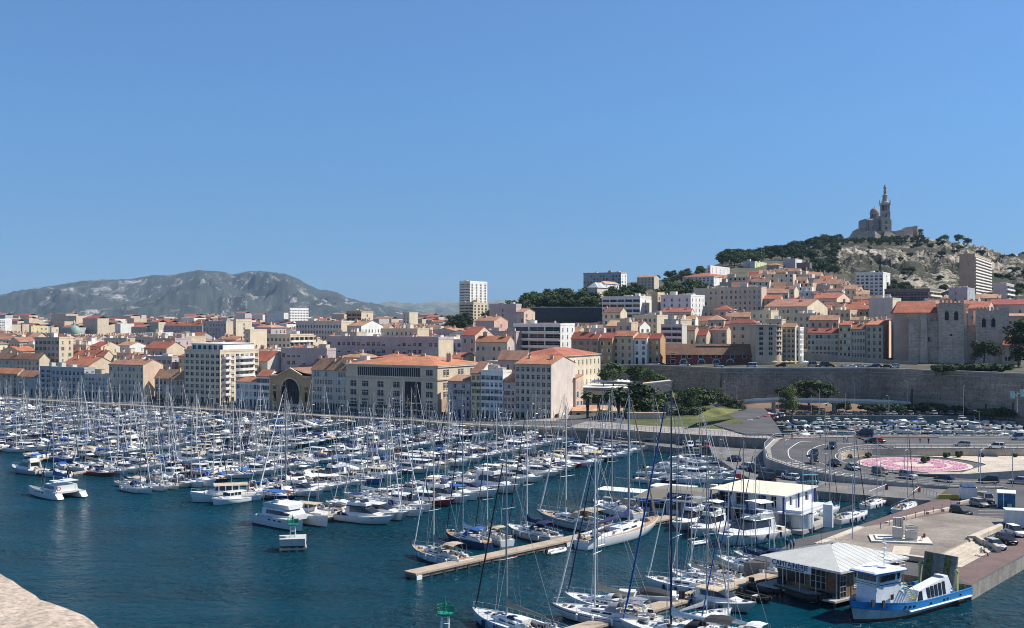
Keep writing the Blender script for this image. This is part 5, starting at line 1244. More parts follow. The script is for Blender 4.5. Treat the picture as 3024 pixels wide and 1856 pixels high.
ring('pavement_kerb',.90,.96,.13,PAVE)
for th in range(186,226,4):
    mb=MB(); p=[ring_pt(th,.70,.010),ring_pt(th+.8,.70,.010),ring_pt(th+2.4,.86,.010),ring_pt(th+1.6,.86,.010)]; mb.face(p,MARK); struct(mb.obj('hatch_marking'))
# back road on the far side with a dark retaining wall
slab('back_road',[(95,280.2),(330,280.2),(330,316),(95,312)],4.5,.7,ASPH,CONC)
mb=MB(); mb.face([(95.3,280.19,1),(330,280.19,1),(330,280.19,4.45),(95.3,280.19,4.45)],PALEW); struct(mb.obj('retaining_wall_face'))
for y0 in (289.5,298,306.5): slab('road_line',[(97,y0),(329,y0),(329,y0+.25),(97,y0+.25)],4.508,.004,MARK)
slab('footway',[(76,306.5),(118,306.5),(118,312.0),(74,312.0)],4.62,.2,REDP)
slab('footway',[(97,280.9),(329,280.9),(329,283.4),(97,283.4)],4.63,.2,PAVE)
# sunken garden floor
mb=MB(); n=48
circ=lambda r,z:[(C0.x+r*math.cos(2*math.pi*i/n),C0.y+r*math.sin(2*math.pi*i/n),z) for i in range(n)]
slab('garden_floor',[(C0.x+17.4*math.cos(2*math.pi*i/n),C0.y+17.4*math.sin(2*math.pi*i/n)) for i in range(n)]+[],2.75,1.5,ASPH)
slab('garden_floor_extension',[(97,247.5),(330,247.5),(330,280.2),(97,280.2)],2.70,1.5,PALEW)
PINK=M('pink_flowers',(.66,.35,.43),.95,.18,.7,.2,4); PGRAV=M('pale_gravel',(.54,.44,.38),.95,.2,1.5,.25,5)
def disc(name,r0,r1,z,mat,label=None):
    mb=MB()
    if r0<=0: mb.face(circ(r1,z),mat)
    else: mb.grid([circ(r0,z),circ(r1,z)],mat,closed=True)
    return mb
FB=root('flower_circle','round bed of pink flower rings between pale gravel rings in the roundabout','flower bed',(0,0,0))
for nm,r0,r1,z,mt in (('gravel_ring',11.9,13.0,2.85,PGRAV),('flower_ring',8.6,11.9,2.88,PINK),('gravel_ring',7.5,8.6,2.85,PGRAV),('flower_ring',4.6,7.5,2.88,PINK),('gravel_disc',0,4.6,2.85,PGRAV)):
    disc(nm,r0,r1,z,mt).obj(nm,FB)
rr_=random.Random(3)
FLW=MB()
for r0,r1 in ((8.7,11.8),(4.7,7.4)):
    for i in range(2600):
        r=math.sqrt(rr_.uniform(r0*r0,r1*r1)); a=rr_.uniform(0,6.283); x=C0.x+r*math.cos(a); y=C0.y+r*math.sin(a); s=rr_.uniform(.08,.2); z=2.89
        FLW.face([(x-s,y,z),(x,y-s,z+s*rr_.uniform(.1,.5)),(x+s,y,z+.03),(x,y+s,z+s*.35)],PINK if rr_.random()<.95 else LB)
stuff(FLW.obj('flower_tuft',FB))
mb=MB(); mb.lathe([(17.25,2.7),(17.25,2.95),(16.7,2.95),(16.7,2.7)],PALEW,48,(C0.x,C0.y,0)); struct(mb.obj('garden_kerb'))
tree('bush',LB,C0.x+3.5,C0.y+2.5,2.8,1.6,'small round shrub inside the pink flower circle','shrub')
for i,(x,y) in enumerate(((112,277.5),(118,278.5),(108,276),(126,278),(84,275.5),(133,277.6),(141,277.8),(89,277))):
    tree('bush',LB,x,y,2.6,R.uniform(.9,1.8),'scrubby plant at the foot of the curved garden wall, %s of eight'%ordw(i),'shrub','scrub plants along the garden wall',ls=.35)
# embankment at the right of the garden, facing the lower road
def embank():
    mb=MB(); P=[(93,246.6,2.5,2.9),(100,245,2.2,3.0),(112,244,2.0,3.9),(130,243.5,2,5.0),(170,243.5,2,5.4),(240,243.5,2,5.4)]
    for (x0,y0,b0,t0),(x1,y1,b1,t1) in zip(P,P[1:]):
        mb.face([(x0,y0,b0-1),(x1,y1,b1-1),(x1,y1+.3,t1),(x0,y0+.3,t0)],PALEW); mb.face([(x0,y0+.3,t0),(x1,y1+.3,t1),(x1,y1+(2 if x0<100 else 14),t1+.1),(x0,y0+(2 if x0<112 else 14),t0+.02)],PALEW)
    struct(mb.obj('embankment'))
embank()
# near plate: harbour forecourt
PL=[(60.7,146.5),(76,164.7),(95,180),(260,196),(260,244.5),(103,244.5),(96,246),(92,233),(80.5,214),(59.4,189.8),(45.5,177.5),(40,168),(33.5,160.5),(50,157)]
slab('forecourt_quay',PL,1.95,3.5,ASPH,QUAYW)
def gp(z,*pts): return [tuple(G(a,b,z)[:2]) for a,b in pts]
slab('red_path',gp(1.97,(2541,1551),(2745,1483),(2830,1472),(2846,1487),(2806,1512),(2591,1565)),1.962,.05,REDP)
slab('red_quay',[(61,147.3),(76,165.2),(95,180.6),(99,184),(86,184.5),(72,171),(58,157)],1.962,.05,REDP)
PLATF=[(47,170),(57.8,184),(78,198),(85.5,191.6),(81,184),(71.5,173.4),(60,159.8)]
slab('raised_forecourt',PLATF,2.6,.8,TAN,PALEW)
for i in range(5):
    o=.0+i*.75; z=2.48-i*.12
    d=Vector((.81,-.59)); a=Vector((71.7,173.6))+d*(.0+i*.8); b=Vector((60.2,159.6))+d*(i*.8)
    slab('step',[tuple(a),tuple(a+d*1.0),tuple(b+d*1.0),tuple(b)],z,.6,PALEW)
slab('stone_kerb',[(46.4,170.4),(47.3,169.6),(58.4,183.7),(57.6,184.6)],2.78,.7,PALEW)
slab('stone_kerb',[(46.6,169.9),(47.2,170.6),(60.3,160.3),(59.9,159.4)],2.78,.7,PALEW)
slab('stone_kerb',gp(2.0,(2955,1559),(2962,1566),(2866,1610),(2852,1600)),2.8,.7,PALEW)
BS_=[((2618,1549),(2645,1543)),((2668,1535),(2731,1518)),((2739,1519),(2774,1511)),((2784,1511),(2803,1505)),((2831,1489),(2870,1481))]
for k,(a,b) in enumerate(BS_):
    A=G(*a,1.97);B_=G(*b,1.97); d=(B_-A).normalized(); n=Vector((-d.y,d.x,0))*.32; mb=MB()
    mb.prism([tuple((A-n)[:2]),tuple((B_-n)[:2]),tuple((B_+n)[:2]),tuple((A+n)[:2])],1.96,2.4,PALEW); tag(mb.obj('barrier_block'),'pale stone barrier block edging the red path, %s from the forecourt end'%ORD[k],'barrier block','stone barrier blocks along the red path')
# zebra bits and parking bay lines on the right car park
for k in range(6):
    a=G(2890,1500+k*9,1.95); slab('bay_line',[(a.x,a.y),(a.x+6,a.y-.3),(a.x+6,a.y-.15),(a.x,a.y+.15)],1.958,.004,MARK)
# ---------------- railings
def railing(pts,h,sp,mat,label,group='railings along the quay and road edges',solid=False,name='railing'):
    rt=root(name,label,'railing',tuple(pts[0]),0,group); o=Vector(pts[0]); a_=MB(); b=MB()
    for p,q in zip(pts,pts[1:]):
        p=Vector(p)-o;q=Vector(q)-o; u=Vector((0,0,h)); a_.tube(p+u,q+u,.045,.045,mat,4); a_.tube(p+u*.15,q+u*.15,.03,.03,mat,4); a_.tube(p+u*.55,q+u*.55,.02,.02,mat,4)
        L=(q-p).length; n=max(1,int(L/sp))
        for i in range(n): x=p.lerp(q,i/n); b.box(x.x-.045,x.x+.045,x.y-.045,x.y+.045,x.z,x.z+h,mat)
    a_.obj('handrail',rt); stuff(b.obj('baluster',rt)); return rt
railing([ring_pt(t,.985) for t in ths],1.25,1.3,RAILM,'pale metal railing around the outer curve of the roundabout road')
railing([ring_pt(t,.0,.0) for t in ths if t<262],1.1,1.6,RAILM,'pale metal railing around the sunken flower garden')
railing([(97,280.5,4.5),(329,280.5,4.5)],1.15,1.8,RAILM,'long pale railing along the top of the garden back wall')
railing([(96,313.5,4.5),(329,315.5,4.5)],1.15,1.8,RAILM,'railing between the back road and the inner basin')
railing([(X,edgeY(X)+.3,zq(X)+.1) for X in range(-6,73,6)],1.25,1.1,RAILM,'pale balustrade along the raised road above the marina')
railing([(76,312,3.5),(82,345,3.5),(92,402,3.3)],1.1,2,RAILM,'railing along the left bank of the inner basin')
railing([tuple(G(2700,1448,1.6)),tuple(G(2775,1476,1.6))],1.2,1.5,RAILM,'railing beside the barrier gates on the lower quay')
# bridge shadow side: piers under the raised road
for i in range(5):
    mb=MB(); x=46+i*5.5; y=edgeY(x)+2.5; mb.box(x-.35,x+.35,y-.35,y+.35,0,4.2,CONC)
    tag(mb.obj('bridge_pier'),'square concrete pier under the raised road, %s from the left'%ORD[i],'pier','piers under the raised road')
mb=MB(); mb.box(44,72,edgeY(58)-11.2,edgeY(58)+.4,1.5,1.6,CONC) if False else None
# ---------------- garden area between quay and rampart: terrace building, lawn, steps
def terrace_building():
    P=G(1716,1238,3.2); Y=P.y; rt=root('terrace_restaurant','low pale stone building with white parasols on its planted roof terrace','building',(Xa(1716,400),400,3.0),rad(-14)); W=wall('sand'); W2=wall('cream')
    w=Xa(1870,392)-Xa(1716,400); h=Za(1146,400)-3
    m=MB(); op=facade(m,(0,0,0),(1,0,0),(0,-1,0),w,h,W,[(w*.22,w*.42),(w*.47,w*.62)],[(h*.42,h*.75)],1.2)
    m.face([(w,0,0),(w,22,0),(w,22,h),(w,0,h)],W); m.face([(0,0,0),(0,22,0),(0,22,h),(0,0,h)],W); m.face([(0,0,h),(w,0,h),(w,22,h),(0,22,h)],CONC); m.obj('wall',rt)
    for xc,z0,w_,h_ in op: g=MB(); g.face([(xc-w_/2,1.1,z0),(xc+w_/2,1.1,z0),(xc+w_/2,1.1,z0+h_),(xc-w_/2,1.1,z0+h_)],GLASS); g.obj('window',rt)
    g=MB(); g.box(-.3,w*.8,-.2,-.02,h-1.0,h-.1,M('grey_awning',(.20,.20,.23),.8)); g.box(-.4,w+.2,-.3,22,h,h+.25,wall('white')); g.obj('parapet',rt)
    # long pale wall with the sloping top to the right
    Y2=404; a0=Xa(1800,Y2)-rt.location.x; q=MB(); ww=Xa(1983,Y2)-Xa(1800,Y2)
    rt2=root('garden_wall','long pale block wall stepping up behind the palms, lit from the side','wall',(Xa(1800,Y2),Y2,3),rad(-3)); q.hull8([(0,0,-1),(ww,0,-1),(ww,9,-1),(0,9,-1),(0,0,Za(1148,Y2)-3),(ww,0,Za(1127,Y2)-3),(ww,9,Za(1125,Y2)-3),(0,9,Za(1146,Y2)-3)],W2); q.obj('wall',rt2)
    for i in range(5):
        q=MB(); q.box(0,ww,-.05,-.01,1.5+i*2,1.56+i*2,CONC); q.obj('wall_course',rt2)
    q=MB(); q.hull8([(-.2,-.25,Za(1148,Y2)-3),(ww+.2,-.25,Za(1127,Y2)-3),(ww+.2,.5,Za(1127,Y2)-3),(-.2,.5,Za(1148,Y2)-3),(-.2,-.25,Za(1146,Y2)-2.8),(ww+.2,-.25,Za(1125,Y2)-2.8),(ww+.2,.5,Za(1125,Y2)-2.8),(-.2,.5,Za(1146,Y2)-2.8)],wall('white')); q.obj('coping',rt2)
    PW=M('parasol_white',(.8,.8,.78),.8)
    for i,(sx,sy) in enumerate(((1750,1130),(1764,1128),(1778,1129),(1805,1128),(1822,1127),(1838,1128),(1852,1129))):
        Yp=408; X=Xa(sx,Yp); zt=Za(sy,Yp)+.8; r=root('parasol','white square parasol on the roof terrace, %s from the left'%ORD[i],'parasol',(X,Yp,zt-2.8),0,'white parasols on the roof terrace')
        b=MB(); b.lathe([(2.2,2.0),(2.25,2.15),(.05,2.9)],PW,4,(0,0,0)); b.obj('canopy',r); b=MB(); b.tube((0,0,0),(0,0,2.8),.04,.04,STEEL); b.obj('pole',r)
    m=MB(); rt3=root('low_annexe','low pale building with an old tile roof behind the quay palms','building',(Xa(1690,388),388,2.6),rad(-12)); w3=Xa(1880,380)-Xa(1690,388)
    m.box(0,w3,0,7,0,2.6,W2); m.obj('wall',rt3); m=MB(); m.hull8([(-.3,-.5,2.5),(w3,-.5,2.5),(w3,7,4.1),(-.3,7,4.1),(-.3,-.5,2.7),(w3,-.5,2.7),(w3,7,4.3),(-.3,7,4.3)],tile('pale')); m.obj('roof',rt3)
    for i in range(5): m=MB(); m.box(1.5+i*4,2.6+i*4,-.05,-.01,.1,2,GLASS); m.obj('door',rt3)
    for i in range(9):
        Yq=372+i*3.2; X=Xa(1925,Yq); b=MB(); b.box(X,X+Xa(2005,Yq)-Xa(1925,Yq),Yq,Yq+3.2,1,4.4+i*.55,PALEW,SOIL); struct(b.obj('garden_step'))
    b=MB(); P4=[G(1885,1270,4.5),G(2020,1276,4.5)]; b.box(P4[0].x,P4[1].x,360,362,3,7.0,wall('peach')); tag(b.obj('low_garden_wall'),'low peach-coloured wall with railings at the foot of the garden steps','wall')
    # lawn patch and grey sheds
    mb=MB(); pts=[G(2040,1243,7),G(2130,1232,7),G(2190,1212,8),G(2120,1208,9),G(2090,1214,8.5)]; mb.face([(p.x,p.y,p.z+.3) for p in pts],M('sunny_lawn',(.12,.125,.04),.95,.4,.15,.3,2)); struct(mb.obj('lawn'))
terrace_building()
# elevated road curving before the rampart
def viaduct():
    rt=root('viaduct','thin elevated concrete road curving across the front of the rampart','viaduct'); P=[(2085,1205,415),(2150,1193,412),(2230,1184,410),(2290,1181,410),(2370,1183,412),(2470,1184,414),(2560,1186,416),(2640,1190,418),(2690,1194,418)]
    for (a,b,y0),(c,d,y1) in zip(P,P[1:]):
        p=Vector((Xa(a,y0),y0,Za(b,y0)));q=Vector((Xa(c,y1),y1,Za(d,y1))); m=MB(); n=Vector((0,6,0)); up=Vector((0,0,1.0))
        m.hull8([p-up,q-up,q+n-up,p+n-up,p,q,q+n,p+n],CONC); m.obj('deck_section',rt)
        m=MB(); m.hull8([p,q,q+n*.03,p+n*.03,p+up*.8,q+up*.8,q+n*.03+up*.8,p+n*.03+up*.8],RAILM); m.obj('parapet',rt)
    for a,b,y0 in P[1:-1:2]: m=MB(); x=Xa(a,y0); m.box(x-.5,x+.5,y0+2,y0+4,2,Za(b,y0)-1,CONC); m.obj('pier',rt)
viaduct()
mb=MB(); Yk=405; mb.box(Xa(2195,Yk),Xa(2300,Yk),Yk-2,Yk+6,3,Za(1228,Yk),wall('bluegrey')); mb.box(Xa(2190,Yk),Xa(2305,Yk),Yk-3,Yk+7,Za(1228,Yk),Za(1222,Yk),CONC); tag(mb.obj('underpass_building'),'low dark glazed underpass building below the elevated road','building')
# ---------------- pontoons
PONW=M('pontoon_deck',(.38,.30,.22),.85,.14,.5,.12,4); PONS=M('pontoon_side',(.16,.14,.12),.9,.3,1)
PN_U=[60,30,0,-30,-60,-90,-120,-150,-180,-210,-240]
PEND={60:-176,30:-164,0:-167,-30:-158,-60:-146,-90:-138,-120:-120,-150:-100,-180:-88,-210:-70,-240:-60}
def pontoon(name,label,p0,p1,w,z,group=None,piles=0,cat='pontoon'):
    p0=Vector((*p0,0));p1=Vector((*p1,0)); L=(p1-p0).length; a=math.atan2(p1.y-p0.y,p1.x-p0.x)
    rt=root(name,label,cat,(p0.x,p0.y,0),a,group); nseg=max(1,int(L/12)); 
    for i in range(nseg):
        b=MB(); b.box(L*i/nseg+.03,L*(i+1)/nseg-.03,-w/2,w/2,z-.28,z,PONW); b.obj('deck_section',rt)
    b=MB(); b.box(0,L,-w/2+.15,w/2-.15,z-.75,z-.28,PONS); b.obj('float',rt)
    if piles:
        for i in range(piles):
            x=.6+(L-1.2)*i/(piles-1)
            for s in (-1,1): b=MB(); b.box(x-.25,x+.25,s*(w/2-.2)-.12,s*(w/2-.2)+.12,-1,z-.28,DARKM); b.obj('pile',rt)
            if i in (0,piles//2): b=MB(); b.box(x-.5,x+.5,-w/2-.12,-w/2+.05,-.15,z-.35,WHITE); b.obj('fender_board',rt)
    return rt
for k,u in enumerate(PN_U):
    pontoon('pontoon','long marina pontoon at right angles to the quay, %s from the right'%ordw(k),uv(u,PEND[u]),uv(u,-19),2.4,.62,'marina pontoons reaching out from the quay')
pontoon('near_pontoon','broad wooden pontoon on dark piles pointing to the open water',(-14.6,158.6),(29.5,204.3),2.6,.95,piles=26)
pontoon('near_pontoon','pontoon at the bottom edge leading to the harbour office',(3.5,126.5),(38.5,160.2),2.5,.75,piles=12)
# ---------------- boats
HULLC={'white':(.70,.70,.68),'cream':(.70,.64,.50),'navy':(.02,.035,.10),'grey':(.42,.44,.46),'black':(.03,.03,.035),'blue':(.05,.13,.30),'red':(.30,.03,.03),'paleblue':(.45,.56,.62)}
def hullm(n): return M('hull_'+n,HULLC[n],.28,.05,.5,.03,3,spec=.5,rnd=.05)
DECK=M('deck_gelcoat',(.58,.57,.53),.55,.08,1,.08,6,rnd=.05); TEAK=M('teak_deck',(.40,.27,.16),.7,.12,2,.12,9); SMOKE=M('smoked_glass',(.02,.022,.028),.1,.1,spec=.6); MAST=M('mast_alloy',(.34,.35,.36),.35,.05,metal=.35); MASTW=M('mast_white',(.62,.62,.60),.4); ROPE=M('rigging_wire',(.30,.31,.33),.5); ANTIF=M('antifouling',(.03,.04,.07),.7); RUB=M('black_rubber',(.02,.02,.02),.7); ORNG=M('lifebuoy_orange',(.6,.10,.04),.6)
def loft_hull(L,B,fb0,fb1,mat,bow=.93,stern=.78,full=.5,flare=.9,low=None,n=14,kn=None):
    """hull of length L, beam B; returns (builder, sheer function)"""
    mb=MB(); rows=[]; sheer=[]
    for i in range(n+1):
        t=i/n; x=-L/2+L*t
        wd=B/2*(stern+(1-stern)*math.sin(min(1,t/full)*math.pi/2)) if t<full else B/2*max(.012,(1-((t-full)/(1-full))**2.2))
        zs=fb0+(fb1-fb0)*t**1.7-.05*math.sin(math.pi*t)*fb0
        xr=x; rake=(t**4)*L*(1-bow)
        wl=wd*flare*(1 if t<full else 1-(t-full)/(1-full)*.35)
        r=[]
        for y,z,dx in ((wd,zs,0),(wd*.99,zs*.72,.2),(lerp(wl,wd,.45),zs*.35,.55),(wl,.06,.93),(wl*.97,0,1.),(wl*.6,-.3,1.),(0,-.45,1.)): r.append((xr-rake*dx,y,z))
        r+= [(p[0],-p[1],p[2]) for p in reversed(r[:-1])]
        rows.append(r); sheer.append((x,wd,zs))
    def mf(i,j): 
        if j in (3,8): return ANTIF if j in(3,8) else mat
        if j in (4,5,6,7): return ANTIF
        return low if low and j in (2,9) else mat
    mb.grid(rows,mat,matf=mf); mb.face(list(reversed(rows[0])),mat)
    def sh(x):
        t=(x+L/2)/L*n; i=min(n-1,max(0,int(t))); f=t-i; a,b=sheer[i],sheer[i+1]; return lerp(a[1],b[1],f),lerp(a[2],b[2],f)
    return mb,sh,sheer
def deck_mesh(sheer,mat,inset=.04,drop=.03,x0=None,x1=None,camber=.05,cut=None):
    mb=MB(); rows=[]
    for x,wd,zs in sheer:
        w_=max(.005,wd-inset); rows.append([(x,w_,zs-drop),(x,w_*.5,zs-drop+camber*.8),(x,0,zs-drop+camber),(x,-w_*.5,zs-drop+camber*.8),(x,-w_,zs-drop)])
    mb.grid(rows,mat); return mb
def loft(mb,secs,mat,cap=True):
    """secs: list of (x, halfwidth_bottom, halfwidth_top, z0, z1)"""
    rows=[[(x,b,z0),(x,t,z1),(x,t*.5,z1+.04),(x,-t*.5,z1+.04),(x,-t,z1),(x,-b,z0)] for x,b,t,z0,z1 in secs]
    mb.grid(rows,mat)
    if cap: mb.face(rows[0],mat); mb.face(list(reversed(rows[-1])),mat)
def sail_parts(hull,deck,cover,jib,bim,style):
    """parts of a 10 m sailing boat"""
    L=10; H_=hullm(hull); P=[]
    h,sh,sheer=loft_hull(L,3.3,.92,1.22,H_,bow=.95 if style==0 else .9,stern=.74 if style!=2 else .45)
    if style==1: # stripe under the sheer
        for s in (1,-1):
            for a,b in zip(sheer[1:-1],sheer[2:]): h.face([(a[0],s*(a[1]+.012),a[2]*.86),(b[0],s*(b[1]+.012),b[2]*.86),(b[0],s*(b[1]+.012),b[2]*.80),(a[0],s*(a[1]+.012),a[2]*.80)],cov('navy'))
    P.append(('hull',h.mesh('hull',True)))
    d=deck_mesh(sheer,TEAK if deck=='teak' else DECK)
    for s in (1,-1):
        for a,b in zip(sheer,sheer[1:]):
            d.hull8([(a[0],s*(a[1]-.06),a[2]-.03),(b[0],s*(b[1]-.06),b[2]-.03),(b[0],s*b[1],b[2]-.03),(a[0],s*a[1],a[2]-.03),(a[0],s*(a[1]-.06),a[2]+.05),(b[0],s*(b[1]-.06),b[2]+.05),(b[0],s*b[1],b[2]+.05),(a[0],s*a[1],a[2]+.05)],H_)
    d.box(2.9,3.3,-.25,.25,1.1,1.2,SMOKE); d.box(-2.6,-2.2,-.0,.0,1,1,DECK) if False else None
    P.append(('deck',d.mesh('deck',False)))
    c=MB(); loft(c,[(-1.3,1.05,.85,.93,1.42),(0,1.05,.82,.93,1.45),(1.3,.85,.62,1.0,1.40),(2.5,.5,.28,1.05,1.16)],hullm('white')); 
    for s in (1,-1):
        c.hull8([(-1.0,s*1.02,1.10),(.9,s*.93,1.14),(.9,s*.80,1.14),(-1.0,s*.9,1.10),(-1.0,s*.955,1.27),(.9,s*.83,1.28),(.9,s*.7,1.28),(-1.0,s*.8,1.27)],SMOKE)
    c.box(-.2,.35,-.28,.28,1.47,1.52,SMOKE); c.box(1.5,1.95,-.24,.24,1.40,1.44,SMOKE)
    P.append(('cabin',c.mesh('cabin')))
    k=MB()
    k.hull8([(-4.6,.62,.95),(-1.3,.72,.98),(-1.3,-.72,.98),(-4.6,-.62,.95),(-4.6,.62,.99),(-1.3,.72,1.02),(-1.3,-.72,1.02),(-4.6,-.62,.99)],TEAK)
    for s in (1,-1): k.hull8([(-4.4,s*.95,.95),(-1.3,s*1.0,.95),(-1.3,s*.72,.95),(-4.4,s*.62,.95),(-4.4,s*.9,1.24),(-1.3,s*.95,1.38),(-1.3,s*.76,1.38),(-4.4,s*.66,1.24)],hullm('white'))
    k.tube((-3.6,0,1.0),(-3.6,0,1.7),.08,.06,STEEL,5); k.lathe([(.5,1.0),(.53,1.03)],STEEL,12,(0,0,0)) if False else None
    for i in range(10):
        a0,a1=2*math.pi*i/10,2*math.pi*(i+1)/10; k.tube((-3.7,.45*math.cos(a0),1.6+.45*math.sin(a0)),(-3.7,.45*math.cos(a1),1.6+.45*math.sin(a1)),.02,.02,STEEL,3,False)
    q_=random.Random(hull+deck+cover+jib+bim+str(style)); cl=[cov(c) for c in ('black','navy','white','beige','grey','grey','white','black')]+[STEEL,RUB]
    for i in range(26):
        x=q_.uniform(-4.6,-.8) if i<18 else q_.uniform(-.5,4.0); y=q_.uniform(-.95,.95)*(1 if x<1 else .45); z=1.0 if i<18 else 1.12; z+=.25 if abs(y)>.6 and x<-1 else .3 if -1.2<x<1.5 and abs(y)<.8 else 0
        a,b2,h2=q_.uniform(.06,.32),q_.uniform(.05,.2),q_.uniform(.06,.3); k.box(x-a,x+a,y-b2,y+b2,z,z+h2,q_.choice(cl))
    for i in range(5): x,y=q_.uniform(-4.5,-1.4),q_.uniform(-.8,.8); k.tube((x,y,1.1),(x+q_.uniform(-.9,.9),y+q_.uniform(-.6,.6),q_.uniform(1.3,2.1)),.02,.02,STEEL,3)
    P.append(('cockpit',k.mesh('cockpit')))
    m=MB(); mx=.9; mh=13.4; mm=MAST if style==0 or style==2 else MASTW if style==1 else M('navy_mast',(.01,.02,.10),.35); m.tube((mx,0,.5),(mx,0,mh*.6),.085,.08,mm,6); m.tube((mx,0,mh*.6),(mx,0,mh),.08,.045,mm,6)
    for z,w_ in ((5.4,.95),(9.2,.75)): m.tube((mx,0,z),(mx-.25,w_,z+.08),.035,.02,mm,4); m.tube((mx,0,z),(mx-.25,-w_,z+.08),.035,.02,mm,4)
    m.tube((mx,0,mh),(mx,0,mh+.7),.015,.01,ROPE,3); m.tube((mx,0,mh+.1),(mx+.5,0,mh+.2),.015,.01,ROPE,3)
    P.append(('mast',m.mesh('mast')))
    r=MB(); rs=.017
    for s in (1,-1):
        r.tube((mx-.2,s*1.5,.55),(mx-.25,s*.95,5.48),rs,rs,ROPE,3,False); r.tube((mx-.25,s*.95,5.48),(mx-.25,s*.75,9.28),rs,rs,ROPE,3,False); r.tube((mx-.25,s*.75,9.28),(mx,0,mh),rs,rs,ROPE,3,False); r.tube((mx-.2,s*1.45,.55),(mx,0,5.3),rs,rs,ROPE,3,False)
    r.tube((-4.9,0,.5),(mx,0,mh),rs,rs,ROPE,3,False)
    P.append(('rigging',r.mesh('rigging')))
    f=MB(); jc={'white':cov('white'),'navy':cov('navy'),'black':cov('black'),'beige':cov('beige'),'blue':cov('blue')}[jib]
    f.tube((4.75,0,.7),(4.3,0,2.0),.03,.085,jc,6,False); f.tube((4.3,0,2.0),(1.35,0,mh*.93),.085,.045,jc,6,False); f.tube((1.35,0,mh*.93),(mx,0,mh-.1),.02,.02,ROPE,4,False)
    P.append(('furled_jib',f.mesh('furled_jib')))
    b=MB(); b.tube((mx-.1,0,2.25),(-3.5,0,2.15),.07,.06,MAST,6)
    P.append(('boom',b.mesh('boom')))
    if cover!='none':
        s=MB(); cv=cov(cover); secs=[(mx-.02,.07,2.2,3.35),(mx-.25,.17,2.2,2.95),(mx-.8,.20,2.2,2.68),(-1.2,.18,2.17,2.56),(-2.6,.14,2.14,2.44),(-3.5,.08,2.12,2.32)]
        rows=[[(x,-w_,z0+.08),(x,-w_*.9,lerp(z0,z1,.55)),(x,0,z1),(x,w_*.9,lerp(z0,z1,.55)),(x,w_,z0+.08),(x,0,z0-.05)] for x,w_,z0,z1 in secs]; s.grid(rows,cv,closed=True); s.face(rows[0],cv); s.face(rows[-1],cv)
        P.append(('sail_cover',s.mesh('sail_cover',True)))
    if bim!='none':
        s=MB(); cv=cov(bim); n=8; rows=[]
        for x,hh,w_ in ((-.35,.35,.86),(-.8,.78,.95),(-1.45,.88,1.0)): rows.append([(x,w_*math.cos(math.pi*i/n),1.35+hh*math.sin(math.pi*i/n)**.6) for i in range(n+1)])
        s.grid(rows,cv); P.append(('sprayhood',s.mesh('sprayhood',True)))
        if style!=0:
            s=MB(); rows=[]
            for x,dz in ((-1.9,0),(-2.8,.12),(-3.9,.05)): rows.append([(x,-1.1,2.55+dz-.15),(x,-.6,2.62+dz),(x,.6,2.62+dz),(x,1.1,2.55+dz-.15)])
            s.grid(rows,cv)
            for x in (-1.9,-3.9):
                for y in (-1.1,1.1): s.tube((x*.98-.1,y*1.0,1.0),(x,y,2.42),.018,.018,STEEL,3)
            P.append(('bimini',s.mesh('bimini')))
    g=MB(); q=[(4.7,0)]
    xs=[-4.7,-3.2,-1.6,0,1.6,3.2,4.2]
    for s in (1,-1):
        pv=None
        for x in xs:
            w_,z=sh(x); p=Vector((x,s*(w_-.04),z)); g.tube(p,p+Vector((0,0,.6)),.013,.013,STEEL,3,False)
            if pv is not None: g.tube(pv+Vector((0,0,.6)),p+Vector((0,0,.6)),.009,.009,STEEL,3,False)
            pv=p
        g.tube(pv+Vector((0,0,.6)),(4.85,0,1.85),.016,.016,STEEL,3,False)
    g.tube((4.9,0,1.2),(4.85,0,1.85),.016,.016,STEEL,3,False); w_,z=sh(-4.7); g.tube((-4.7,w_,z+.6),(-4.7,-w_,z+.6),.016,.016,STEEL,3,False)
    P.append(('railing',g.mesh('railing')))
    return P
def fender_mesh():
    b=MB(); b.lathe([(.01,-.75),(.11,-.68),(.12,-.2),(.01,-.1)],cov('white'),7); b.tube((0,0,-.1),(0,0,.35),.012,.012,ROPE,3); return b.mesh('fender',True)
def fender_mesh2():
    b=MB(); b.lathe([(.01,-.8),(.14,-.7),(.14,-.15),(.01,-.05)],cov('navy'),7); b.tube((0,0,-.1),(0,0,.35),.012,.012,ROPE,3); return b.mesh('fender',True)
def clut(k,seed,x0,x1,hw,z):
    q_=random.Random(seed); cl=[cov(c) for c in ('black','navy','white','beige','grey','white','black')]+[ORNG,RUB]
    for i in range(14): x,y=q_.uniform(x0,x1),q_.uniform(-hw,hw); a,b2,h2=q_.uniform(.06,.3),q_.uniform(.06,.25),q_.uniform(.1,.5); k.box(x-a,x+a,y-b2,y+b2,z,z+h2,q_.choice(cl))
